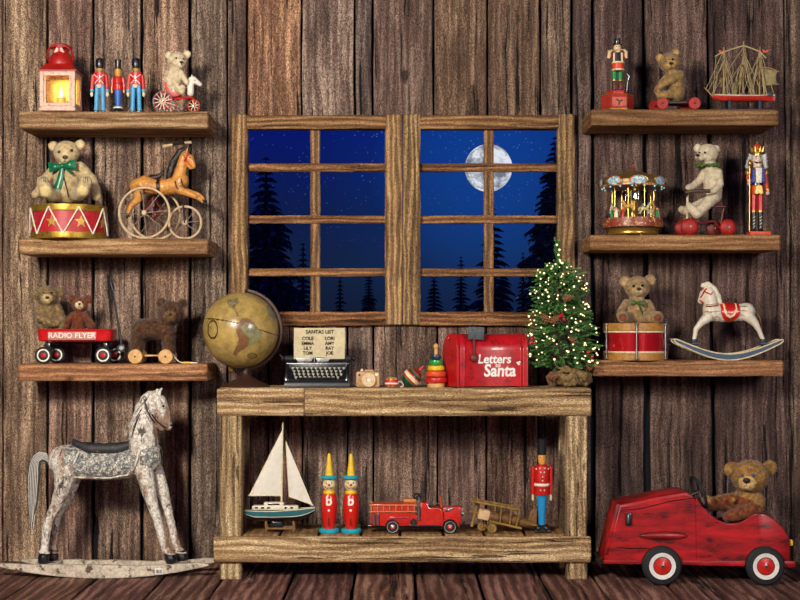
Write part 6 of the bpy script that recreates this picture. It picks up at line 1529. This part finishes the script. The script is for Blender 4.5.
# ================================================================== on the slatted lower shelf
sz = SLZ
T = Thing('model_sailboat', 'model sailboat with white sails and teal hull on a wooden stand', 'model sailboat', 280, .34, sz); P = T.P; R = T.R
b = MB(T); HT_ = [TEAL, mat('hull_black', '#101416', .3, coat=.4), WHITE]; n = 30; x0, x1 = P(244.5, 510).x, P(315, 508).x
def sec(u):
    x = x0+(x1-x0)*u; w = 8.6*(math.sin(PI*(.13+.87*u))**.7 if u < .98 else .06)*(1 if u > .1 else .9); zd = R(510.5)+3.2*max(0, u-.4)**1.3*1.6; zk = R(521)+7*max(0, (u-.72)/.28)**1.8*1.3+5.5*max(0, (.16-u)/.16)**1.3
    return x, max(w, .3), zd, zk
for lay, (m_, fa, fb) in enumerate(((1, 0, .42), (2, .42, .50), (0, .50, 1.0))):
    RR = []
    for i in range(n+1):
        x, w, zd, zk = sec(i/n); H = zd-zk
        def hw(f): return w*(1-(1-f)**2.2)**.6 if f > 0 else .15
        RR.append([(x, -hw(fa), zk+H*fa), (x, -hw((fa+fb)/2), zk+H*(fa+fb)/2), (x, -hw(fb), zk+H*fb), (x, hw(fb), zk+H*fb), (x, hw((fa+fb)/2), zk+H*(fa+fb)/2), (x, hw(fa), zk+H*fa)])
    b.m = m_; b.rings([[Vector(q) for q in r_] for r_ in RR])
hull = b.build('hull', HT_)
b = MB(T)
for sg in (-1, 1): b.tube([Vector((sec(i/20)[0], sg*sec(i/20)[1], sec(i/20)[2]+.2)) for i in range(21)], .5, 6)
b.build('gunwale', [CREAM], parent=hull)
b = MB(T); zc = R(509); b.box((P(275.5, 0).x, 0, zc+1.6), (46, 9.5, 4.4), 1.2); b.box((P(274, 0).x, 0, zc+5), (20, 8, 4), 1.2); b.build('cabin', [mat('cabin_cream', '#ddd6c0', .5)])
for x in (257, 263, 269, 286, 292): b = MB(T); b.box((P(x, 0).x, -4.7, zc+1.8), (3.2, .4, 1.6), .3); b.build('cabin_window', [EYE])
b = MB(T); b.box((P(274, 0).x, -3.9, zc+5.2), (12, .5, 1.5), .3); b.build('windscreen', [EYE])
b = MB(T); b.tube([P(281.5, 505), P(282.8, 422.5)], [1.1, .7], 8); mst = b.build('mast', [mat('mast_cream', '#d8cba8', .5)])
b = MB(T); b.tube([P(281.6, 495.4), P(248, 495.4)], .8, 8); b.build('boom', [mat('mast_cream', '#d8cba8', .5)], parent=mst)
SAIL = mat('sail_canvas', '#dcd8ca', .85, var=.08, sc=40)
def sail(name, A, B, C, bulge):
    b = MB(T); n = 12; gr = []; A, B, C = P(*A), P(*B), P(*C)
    for j in range(n+1):
        v = j/n; l = A.lerp(B, v); r = A.lerp(C, v); row = []
        for i in range(n+1):
            u = i/n; p = l.lerp(r, u); p = p+Vector((0, -bulge*math.sin(PI*u)*math.sin(PI*v**.7)*v, 0)); row.append(p)
        gr.append(row)
    b.rings([row+[q+Vector((0, .4, 0)) for q in row[::-1]] for row in gr]); o = b.build(name, [SAIL])
    b = MB(T); b.tube([A, B], .35, 5); b.tube([B, C], .35, 5); b.tube([A, C], .35, 5); b.build('sail_edge', [CREAM], parent=o)
sail('mainsail', (282.2, 430.5), (249.5, 495), (281, 495), 3.5); sail('jib', (285.8, 441), (289, 496.5), (312.4, 505), 3)
b = MB(T); b.tube([P(282.6, 424), P(314.5, 507)], .2, 4); b.tube([P(282.6, 424), P(246, 509)], .2, 4); b.build('stay', [STEEL])
b = MB(T)
for px in (247, 249.5): b.tube([P(px, 510, 3), P(px-.6, 497, 3)], .3, 5)
b.tube([P(246.4, 497, 3), P(249, 497, 3)], .3, 5); b.tube([P(311, 509), P(312, 505), P(315, 506.5)], .3, 5); b.build('railing', [STEEL])
b = MB(T); b.box((-3, 0, 5.4), (10, 1.6, 9), .4); b.build('keel', [mat('hull_black', '#101416', .3)])
b = MB(T)
for x in (-13.5, 14):
    for sy in (-1, 1): b.box((x, sy*6, R(521)/2+.4), (2, 1.6, R(521)+.8), .3)
    b.box((x, 0, R(521)*.8), (1.8, 13, 1.8), .3)
for sy in (-1, 1): b.box((0, sy*6, 4.2), (28, 1.4, 1.8), .3)
b.build('stand', [mat('stand_wood', '#7a5430', .5, var=.3)])

def skittle(px, label):
    T = Thing('clown_skittle', label, 'skittle', px, .355, sz, 'clown skittles with yellow pointed hats'); R = T.R
    b = MB(T); b.lathe([(9.6, 0), (10.2, 1), (10.2, 2.8), (9, 4.2)], seg=32); b.build('base', [TURQ])
    CR = mat('clown_red', '#cc1c12', .3, coat=.5, var=.1)
    b = MB(T); b.lathe([(5.6, 4), (6, 7), (7.6, R(514)), (8.0, R(505)), (7.4, R(497)), (6.0, R(493.6)), (4, R(493))], seg=32); bd = b.build('body', [CR])
    b = MB(T); b.lathe([(5.4, R(494)), (6.0, R(493)), (6.0, R(491.4)), (5.2, R(490.2))], seg=28); b.build('collar', [YELLOW])
    b = MB(T); b.ball((0, 0, R(484.6)), (6.6, 6.4, 6.8), 24); hd = b.build('head', [mat('clown_face', '#e2cc98', .4, coat=.4)])
    for sx in (-1, 1):
        dot(T, (sx*2.4, -5.4, R(482.6)), .95, BLUE, 'eye', parent=hd); dot(T, (sx*2.4, -5.9, R(482.6)), .5, EYE, 'pupil', parent=hd)
        b = MB(T); b.tube([(sx*.4, -6.2, R(487)), (sx*2.2, -5.8, R(487.6)), (sx*3.8, -5.0, R(486)), (sx*4.2, -4.9, R(485))], .35, 6); b.build('smile', [BLACK], parent=hd)
    dot(T, (0, -6.4, R(484.2)), 1.2, RED, 'nose', parent=hd)
    b = MB(T); b.lathe([(6.6, R(478.6)), (8.0, R(478)), (8.2, R(476.2)), (7.6, R(475.4)), (4, R(475.2))], seg=32); ht = b.build('hat_brim', [TURQ])
    b = MB(T); b.lathe([(4.4, R(475.5)), (3.6, R(470)), (2.4, R(460)), (1.6, R(454.5)), (.6, R(453.2))], seg=20); b.build('hat_cone', [YELLOW])
    text_mesh(T, 'b', 13, 'lettering', WHITE, (0, -7.7, R(500.3)), parent=bd, extrude=.3, bold=.4)
    for r_ in (509.5,): dot(T, (0, -7.9, R(r_)), 1.3, mat('button_white', '#e8e4d6', .4), 'button', parent=bd, flat=.4)
    b = MB(T); b.box((0, -7.2, R(520.5)), (.9, 1.2, 8), .2); b.build('slot', [BLACK], parent=bd); return T
sk = skittle(329.2, 'clown skittle with yellow pointed hat, nearer the sailboat')
copy_thing(sk, 351, 'clown skittle with yellow pointed hat, nearer the fire engine')

# fire engine
T = Thing('toy_fire_engine', 'vintage red toy fire engine with ladder on its side', 'toy truck', 416, .345, sz); P = T.P; R = T.R
FER = mat('fire_red', '#c4241a', .3, coat=.4, var=.2); LAD = mat('ladder_orange', '#c87a3a', .5)
X = lambda px: P(px, 0, 11).x
Zr = lambda r_: P(0, r_, 11).z
b = MB(T); b.prism([(X(371), Zr(526)), (X(416), Zr(526)), (X(416), Zr(503.5)), (X(372), Zr(504)), (X(370.5), Zr(508))], -11, 11, 1); b.build('rear_body', [FER])
b = MB(T); b.prism([(X(415), Zr(526)), (X(443), Zr(526)), (X(443), Zr(512)), (X(440), Zr(508)), (X(429), Zr(508)), (X(427.5), Zr(503.5)), (X(421), Zr(503)), (X(420), Zr(515)), (X(415), Zr(516))], -10.5, 10.5, .8); b.build('cab', [FER])
b = MB(T); b.prism([(X(441), Zr(525)), (X(462), Zr(524)), (X(462), Zr(508.5)), (X(460), Zr(507)), (X(443), Zr(508))], -7, 7, 1.8); b.build('hood', [FER])
b = MB(T); b.box((X(462.8), 0, Zr(516)), (2, 12, 15), .6); b.build('radiator', [STEEL])
b = MB(T); b.box((X(414), 0, Zr(527.5)), (92, 14, 3), .5); b.build('chassis', [BLACK])
b = MB(T); b.box((X(424), -11.5, Zr(525.6)), (30, 4, 1.2), .3); b.build('running_board', [BLACK])
for cx, nm in ((392.6, 1), (450, 1)):
    for sy in (-1, 1):
        c = Vector((X(cx), sy*9.5, 0)); b = MB(T); RR = []
        for i in range(15):
            a = PI*(.04+.92*i/14); o = Vector((math.cos(a), 0, math.sin(a))); q = Vector((X(cx), sy*9.8, 6.7))
            RR.append([q+o*8.0+Vector((0, -3.2, 0)), q+o*9.2+Vector((0, -3.2, 0)), q+o*9.2+Vector((0, 3.2, 0)), q+o*8.0+Vector((0, 3.2, 0))])
        b.rings(RR); b.build('fender', [FER])
        disc_wheel(T, (X(cx), sy*10, 6.8), 6.8, 3.6, [RUBBER, mat('rim_pale_grey', '#b8b8b4', .4), BLACK, FER], prof=[(.86, 0, 0), (.80, .2, 1), (.6, -.5, 2), (.34, .1, 3), (.14, .6, 1)])
b = MB(T)
for r_ in (505, 511.5): b.box((X(393), -12.3, Zr(r_)), (47, 1.1, 1.3), .2)
for k in range(8): b.box((X(371.5+k*6.1), -12.3, Zr(508.2)), (1.1, 1, 6), .2)
b.build('ladder', [LAD])
b = MB(T)
for r_ in (505, 511.5): b.box((X(393), 12.3, Zr(r_)), (47, 1.1, 1.3), .2)
for k in range(8): b.box((X(371.5+k*6.1), 12.3, Zr(508.2)), (1.1, 1, 6), .2)
b.build('ladder', [LAD])
b = MB(T); b.box((X(399), -11.6, Zr(517.5)), (20, .8, .8), .1); b.build('hand_rail', [STEEL])
for cx in (374, 378): b = MB(T); b.tube([(X(cx), -12, Zr(525)), (X(cx), -12, Zr(514.5))], 1.3, 10); b.ball((X(cx), -12, Zr(514.2)), 1.3, 8); b.build('extinguisher', [STEEL])
b = MB(T); b.tube([(X(418.8), -12, Zr(520)), (X(418.8), -12, Zr(506.5))], 1.5, 10); b.build('extinguisher', [STEEL])
b = MB(T); b.torus((X(413.5), -11.8, Zr(522)), 2.8, .8, seg=18); b.torus((X(413.5), -11.8, Zr(522)), 1.2, .6, seg=14); b.build('hose_coil', [mat('hose_dark', '#2a2826', .7)])
b = MB(T); b.box((X(410), 0, Zr(501.6)), (12, 12, 3.4), .6); b.build('hose_bed', [LAD])
b = MB(T); b.lathe([(3, 0), (2.4, 2.4), (1.2, 3.6), (.3, 4.2)], (X(419), 0, Zr(500)), 14); b.torus((X(417), -2, Zr(497.5)), 3, .8, axis=(0, 1, .4), seg=20); b.tube([(X(412), 0, Zr(503)), (X(421), -1, Zr(494))], [1, .7], 8); b.build('water_cannon', [BLACK])
b = MB(T); b.box((X(432), 0, Zr(509.4)), (9, 16, 3.4), .8); b.build('seat', [mat('seat_brown', '#5a3420', .6)])
b = MB(T)
for sy in (-1, 1): b.tube([(X(441.5), sy*7, Zr(508)), (X(440.5), sy*7, Zr(498.5))], .6, 6)
b.tube([(X(440.5), -7, Zr(498.5)), (X(440.5), 7, Zr(498.5))], .6, 6); b.build('windshield_frame', [ORANGE])
b = MB(T); b.torus((X(437.5), -3, Zr(504.5)), 2.6, .5, axis=(-.8, 0, .5), seg=20); b.tube([(X(437.5), -3, Zr(504.5)), (X(441), -3, Zr(508.5))], .45, 6); b.build('steering_wheel', [BLACK])
for sy in (-1, 1): b = MB(T); b.lathe([(2.4, 0), (2.2, -1.6), (1, -2.8)], (X(463.5), sy*6.8, Zr(514)), 14, axis=(1, 0, 0)); b.build('headlight', [STEEL])
b = MB(T); b.tube([(X(447), -7.4, Zr(511)), (X(453), -7.6, Zr(508.6))], [1.4, 1.0], 8); b.ball((X(446.6), -7.6, Zr(510.6)), 1.7, 8); b.build('siren', [STEEL])
b = MB(T); b.box((X(465), 0, Zr(524.5)), (1.6, 20, 2), .4); b.build('bumper', [BLACK])

# wooden biplane leaning nose up
T = Thing('toy_airplane', 'rough brown wooden toy biplane with slatted wings', 'toy airplane', 502, .345, sz); P = T.P; R = T.R
AW = mat('olive_brown_stick', '#8a6a2e', .6, var=.35, sc=100); AW2 = mat('carved_brown_log', '#6e4a22', .55, var=.4, sc=60, bump=.5); AB = mat('pale_end_block', '#d0ab80', .55, var=.2)
b = MB(T); b.tube([P(489, 515.5), P(496, 517), P(512, 520), P(525, 523), P(537, 525.5)], [6.6, 6.9, 6.6, 5.0, 2.4], 16, flat=.9); b.build('fuselage', [AW2])
b = MB(T); d1 = (P(535, 525)-P(489, 515.5)).normalized(); ya = math.atan2(-d1.z, d1.x); b.box(P(483.8, 514.2), (11.5, 11, 10.4), 1.2, rot=(0, ya, 0)); b.build('nose_block', [AB])
b = MB(T); b.tube([P(479, 513), P(470.8, 511.6)], 1.3, 8); b.ball(P(471, 511.7), 1.9, 10); b.build('propeller_hub', [AW])
b = MB(T); b.tube([P(478.6, 499.5, 2), P(475.4, 511, 1), P(471.6, 526.5, 0)], [1.5, 1.2, 1.5], 8, flat=.5); b.build('propeller', [AW])
for nm, A, B in (('upper_wing', (470.8, 501, 9), (519.8, 510, 9)), ('lower_wing', (491.6, 521.6, 9), (521.5, 528.6, 9))):
    A, B = P(*A), P(*B); b = MB(T)
    for q in (0, 18): b.tube([A+Vector((0, q, 0)), B+Vector((0, q, 0))], [1.25, 1.25], 8)
    for k in range(6): c = A.lerp(B, (k+.5)/6); b.box((c.x, c.y+9, c.z), (4, 18, .7), .2, rot=(0, ya, 0))
    b.build(nm, [AW])
for (a_, b_) in (((511.5, 508.5), (509.5, 525.5)), ((501.5, 506.8), (500, 523.5)), ((520, 510.5), (516, 527)), ((480.8, 503), (481, 509)), ((495.5, 506), (495, 511))):
    for q in (9, -9):
        b = MB(T); b.tube([P(*a_, q), P(*b_, q)], .8, 6); b.build('wing_strut', [AW])
for q in (7, -7):
    disc_wheel(T, P(482, 526.5, q) if False else (P(482 if q < 0 else 492, 0, q).x, -q, 4.6), 4.6, 2.2, [AW, AW2], prof=[(.86, 0, 0), (.5, -.4, 1), (.3, .6, 0), (.1, .8, 0)])
    b = MB(T); b.tube([Vector((P(482 if q < 0 else 492, 0, q).x, -q*.8, 4.6)), P(484 if q < 0 else 489.5, 517, q*.6)], 1.0, 6); b.build('wheel_strut', [AW])
b = MB(T); b.tube([Vector((P(482, 0, -7).x, 7, 4.6)), Vector((P(492, 0, 7).x, -7, 4.6))], .7, 6); b.build('axle', [AW])
b = MB(T); b.prism([(P(528.5, 0).x, R(522)), (P(536, 0).x, R(524)), (P(537.5, 0).x, R(513)), (P(534, 0).x, R(508.5)), (P(530.5, 0).x, R(514))], -.8, .8, .3); b.build('tail_fin', [AW2])
b = MB(T); b.tube([P(529, 520.5, 1), P(530.6, 514, 1), P(534, 508.8, 1)], .8, 6); b.build('fin_edge', [AW])
b = MB(T); b.box(P(533, 524), (7, 18, 1), .3, rot=(0, ya, 0)); b.build('tailplane', [AW])
b = MB(T); b.tube([P(535.5, 525.8), Vector((P(537, 0).x, 0, .9))], .9, 6); b.build('tail_skid', [AW])

# large toy soldier
T = Thing('toy_soldier', 'tall turned wooden toy soldier in black shako and blue trousers on the lower shelf', 'toy soldier', 541.8, .35, sz); P = T.P; R = T.R
b = MB(T); b.box((0, 0, 1.4), (15, 12, 2.8), .8)
for sx in (-1, 1): b.ball((sx*3.9, -2, 4.4), (3.7, 5.2, 4.2), 14)
b.lathe([(6, 2), (6, 6), (4.4, R(524.5))], seg=20); b.build('boots', [BLACK])
b = MB(T); b.lathe([(3.4, R(525.4)), (3.6, R(515)), (4.6, R(503)), (5.2, R(493.6))], seg=24); b.build('trousers', [mat('azure', '#1f8cc8', .35, coat=.3, var=.1)])
b = MB(T); b.lathe([(7.2, R(494.6)), (7.7, R(493)), (7.4, R(484)), (7.9, R(470)), (7.2, R(466)), (4.8, R(464.4)), (2, R(464))], seg=28); tn = b.build('tunic', [RED])
b = MB(T); b.lathe([(7.6, R(485.6)), (7.9, R(485.2)), (7.9, R(483.4)), (7.6, R(483))], seg=28); b.build('belt', [WHITE], parent=tn)
for x, r_ in ((-2.6, 467.6), (2.6, 467.6), (-6, 468.5), (6, 468.5), (-1.8, 471.5), (1.8, 471.5), (0, 476), (0, 480), (-1.8, 489.5), (1.8, 489.5)): dot(T, (x, -math.sqrt(max(0, 7.7**2-x*x)), R(r_)), .75, WHITE, 'button', parent=tn)
for sx in (-1, 1):
    b = MB(T); b.ball((sx*8.6, 0, R(468)), (2.3, 2.3, 2.4), 12); b.tube([(sx*8.8, 0, R(468)), (sx*9.2, 0, R(480)), (sx*9, -.4, R(494.5))], [2.1, 1.8, 1.5], 12); arm = b.build('arm', [RED])
    b = MB(T); b.tube([(sx*9, -.4, R(494)), (sx*9, -.6, R(499)), (sx*9, -.6, R(500.5))], [1.1, 1.3, .6], 10); b.build('hand', [CREAM], parent=arm)
b = MB(T); b.tube([(-8.4, -.6, R(468)), (-8.6, -.6, R(459))], [.8, .4], 6); b.build('rifle_tip', [BLACK])
b = MB(T); b.lathe([(2.2, R(465)), (3.6, R(462.5)), (4.1, R(458)), (3.9, R(453.5))], seg=22); b.ball((0, -4.3, R(458.6)), (.8, 1.1, 1.2), 8); hd = b.build('head', [mat('soldier_face', '#dca04c', .4)])
for sx in (-1, 1): dot(T, (sx*1.6, -3.9, R(456.8)), .5, EYE, 'eye', parent=hd)
b = MB(T); b.lathe([(4.6, R(454.6)), (4.7, R(453.8)), (4.5, R(450)), (5.1, R(440)), (5.2, R(439.2)), (4.8, R(438.6)), (.1, R(438.4))], seg=26); b.build('shako', [BLACK])

# ================================================================== pedal car and its bear
T = Thing('pedal_car', 'large vintage red pedal car with white-walled wheels on the floor', 'pedal car', 698, .428, 0.0); P = T.P; R = T.R
g = NT('worn_red_enamel'); co = g.n('TexCoord').outputs['Object']
mp = g.n('Mapping', Vector=co, Scale=(.35, 1, 1.6)).outputs[0]
n1 = g.n('TexNoise', Vector=mp, Scale=10.0, Detail=7.0, Roughness=.7).outputs[0]; n2 = g.n('TexNoise', Vector=mp, Scale=42.0, Detail=6.0, Roughness=.75).outputs[0]
base = g.ramp(n1, [(.36, lin('#5e080c')), (.5, lin('#9c1016')), (.62, lin('#c4181c'))])
base = g.mix(g.ramp(g.math('ADD', g.math('MULTIPLY', n1, .5), g.math('MULTIPLY', n2, .5)), [(.41, (.9, .9, .9)), (.47, (0, 0, 0))]), base, lin('#3a0608'))
p = g.n('BsdfPrincipled', Base_Color=base, Roughness=.38, Normal=g.n('Bump', Strength=.25, Distance=.003, Height=n2).outputs[0]); p.inputs['Coat Weight'].default_value = .08; g.out(p.outputs[0]); CAR = g.m
Wd = 24
def S(px, row): v = P(px, row, Wd); return (v.x, v.z)
b = MB(T)
hoodo = [S(604.5, 562), S(609, 540), S(618, 505), S(640, 500.5), S(660, 496), S(686, 492), S(693, 495.5), S(698, 503), S(699, 565)]
b.prism(hoodo, -Wd, Wd, 3)
hood = b.build('hood_body', [CAR])
side = [S(696, 497), S(700, 503), S(707.6, 512.5), S(716, 519), S(727, 524), S(739, 523), S(746, 519.5), S(753, 514.5), S(759, 513.2), S(762, 565.5), S(696, 565.5)]
for y0, y1 in ((-Wd, -Wd+3.5), (Wd-3.5, Wd)): b = MB(T); b.prism(side, y0, y1, 1.0); b.build('side_panel', [CAR])
tail = [S(758, 513.5), S(766, 514.2), S(775, 519.5), S(784, 528), S(790.5, 540), S(790.5, 565), S(758, 565.5)]
b = MB(T); b.prism(tail, -Wd, Wd, 2.2); b.build('tail_body', [CAR])
b = MB(T); zf = S(700, 561)[1]; b.box((S(731, 0)[0], 0, zf), (74, 2*Wd-6, 2.5)); b.box((S(757, 0)[0]-2, 0, zf+20), (3, 2*Wd-8, 38), .8, rot=(0, .12, 0)); b.build('seat_pan', [mat('dark_red', '#6a201a', .5)])
b = MB(T); b.prism([S(603.5, 563.5), S(603.5, 560), S(790, 561.5), S(794.5, 561), S(795.5, 566.5), S(790, 567)], -Wd-1.2, -Wd+.5, .4)
b.build('sill', [CAR]); b = MB(T); b.prism([S(603.5, 563.5), S(603.5, 560), S(790, 561.5), S(794.5, 561), S(795.5, 566.5), S(790, 567)], Wd-.5, Wd+1.2, .4); b.build('sill', [CAR])
b = MB(T); b.box((S(793, 0)[0], 0, S(0, 564.3)[1]), (4, 2*Wd, 4.4), 1); b.build('rear_bumper', [CAR])
b = MB(T); b.prism([S(616.5, 504), S(619.5, 504), S(611, 543), S(606.8, 555), S(604.2, 555)], -Wd-.8, -Wd+2, .4); b.build('grille_trim', [CAR])
b = MB(T); b.box((S(603, 0)[0]-1.5, 0, S(0, 561)[1]), (4, 38, 5), 1.2); b.tube([(S(602, 0)[0], -18, S(0, 558)[1]), (S(600, 0)[0]-1, -19, S(0, 563)[1]), (S(602, 0)[0], -18, S(0, 568)[1])], 1.4, 8); b.build('front_bumper', [IRON])
b = MB(T); c = S(628.5, 519); b.box((c[0], -Wd-1.2, c[1]), (5.6, 3.6, 12.6), 1.2); hl_ = b.build('headlight', [BLACK]); b = MB(T); b.box((c[0]-1, -Wd-3.1, c[1]+.5), (2, .6, 8), .2); b.build('headlight_lens', [STEEL], parent=hl_)
b = MB(T); c = S(663.5, 536); b.ball((c[0], -Wd+.3, c[1]), (23, 2.6, 3.8), 24); ml = b.build('side_moulding', [CAR]); b = MB(T); b.tube([(c[0]+math.cos(a)*23.4, -Wd-.1, c[1]+math.sin(a)*4.1) for a in [2*PI*k/36 for k in range(36)]], .5, 6, closed=True); b.build('moulding_line', [mat('line_dark', '#2a0808', .6)], parent=ml)
LD = mat('line_dark', '#2a0808', .6)
b = MB(T); b.tube([Vector((S(x, r_)[0], -Wd-.1, S(x, r_)[1])) for x, r_ in ((622, 510), (638, 509), (655, 505), (672, 501), (689, 498.5), (696, 498))], [.4, .9, 1.0, .8, .8, .4], 6, flat=.5); b.build('hood_crease', [LD])
b = MB(T); b.tube([Vector((S(x, r_)[0], -Wd-.05, S(x, r_)[1])) for x, r_ in ((616, 547), (628, 548.5), (640, 548), (652, 549))], [.5, 1.3, 1.2, .6], 6, flat=.4); b.build('worn_stripe', [LD])

b = MB(T); b.tube([(S(686, 0)[0], -2, S(0, 492)[1]), (S(683.5, 0)[0], -4, S(0, 484)[1]), (S(688, 0)[0], -5, S(0, 478)[1])], .5, 6); b.build('windshield_wire', [IRON])
for cx, R_, row in ((661.6, 19.2, 0), (764.8, 18.9, 0)):
    for sy in (-1, 1):
        x = P(cx, 0, Wd+3).x; b_ = disc_wheel(T, (x, sy*(Wd+3.2), R_), R_, 8, [RUBBER, mat('whitewall', '#e4ded6', .5, var=.1), FER, STEEL, BLACK], prof=[(.86, 0, 0), (.70, .5, 0), (.68, .6, 1), (.50, .2, 1), (.47, 0, 4), (.45, -.1, 2), (.2, .9, 2), (.10, 1.6, 3), (.05, 1.8, 4)])
    b = MB(T); b.tube([(x, -Wd, R_), (x, Wd, R_)], 1.4, 8); b.build('axle', [IRON])
b = MB(T); cs = P(698.5, 492, 10); b.torus(cs, 15.5, 1.6, axis=(.93, .12, .36), seg=44); st = b.build('steering_wheel', [RUBBER])
b = MB(T); b.tube([cs, Vector((S(684, 0)[0], -6, S(0, 503)[1]))], 1.4, 8)
A, Bv, _ = frame_of((.93, .12, .36))
for a in (0, 2.1, 4.2): b.tube([cs, cs+(A*math.cos(a)+Bv*math.sin(a))*15], .8, 6)
b.build('wheel_spokes', [IRON], parent=st)
b = MB(T); c = S(793, 543.5); b.box((c[0]-.4, -Wd+6, c[1]), (3.4, 5, 6), .8); b.build('tail_light', [YELLOW])

BC = fur_mat('brown_plush', '#4a2e14', '#8a6436', '#c09858', 330); BC2 = fur_mat('light_brown_muzzle', '#9a7440', '#d0a868', '#ecd098', 330); BC3 = fur_mat('rust_brown_arm', '#30140a', '#6c3820', '#a06038', 330)
T = Thing('teddy_bear', 'large brown teddy bear driving the red pedal car', 'teddy bear', 750, .428, zf*T.s+1.3*T.s); P = T.P; R = T.R
b = bear(T, '', [BC, BC2, BC3], (750, 476.5, 4), 17.4, [(731.5, 469.5, 0), (769.5, 468, 0)], 7.8, (747.3, 484, 16), 8,
     [[(749, 494, 0, 12), (745, 508, 0, 15.5), (740, 530, 0, 16), (739, 545, 0, 15.5)],
      [(757, 501, 10, 8), (757, 508, 15, 7.4), (745, 512, 17.5, 6.4), (733, 515.5, 18, 5.6), (727, 517, 17, 4.4)], [(738, 500, -4, 8.5), (724, 502.5, -5, 7.8), (712, 504, -3, 7), (707, 501, 0, 5.6)],
      [(733, 547, 8, 9), (715, 549, 9, 8)], [(733, 547, -8, 9), (715, 549, -9, 8)]],
     pads=[(735, 549, 0, 54)], eyes=[(742, 475.8, 20.4), (753.3, 475.3, 20.8)], eye_r=1.7, nose=(746.6, 480.6, 23.6), nose_r=3.0,
     fur=(1.7, 9000, .4), voxel=1.0, eye_m=mat('blue_glass_eye', '#2c5a86', .1, coat=1.0), amp=.4, inner=False)
b = MB(T); b.lathe([(2.6, -1), (2.8, 0), (2.0, .8)], P(733, 499.5, 13.5), 16, axis=(-.2, -1, .1)); b.build('brass_button', [GOLD])
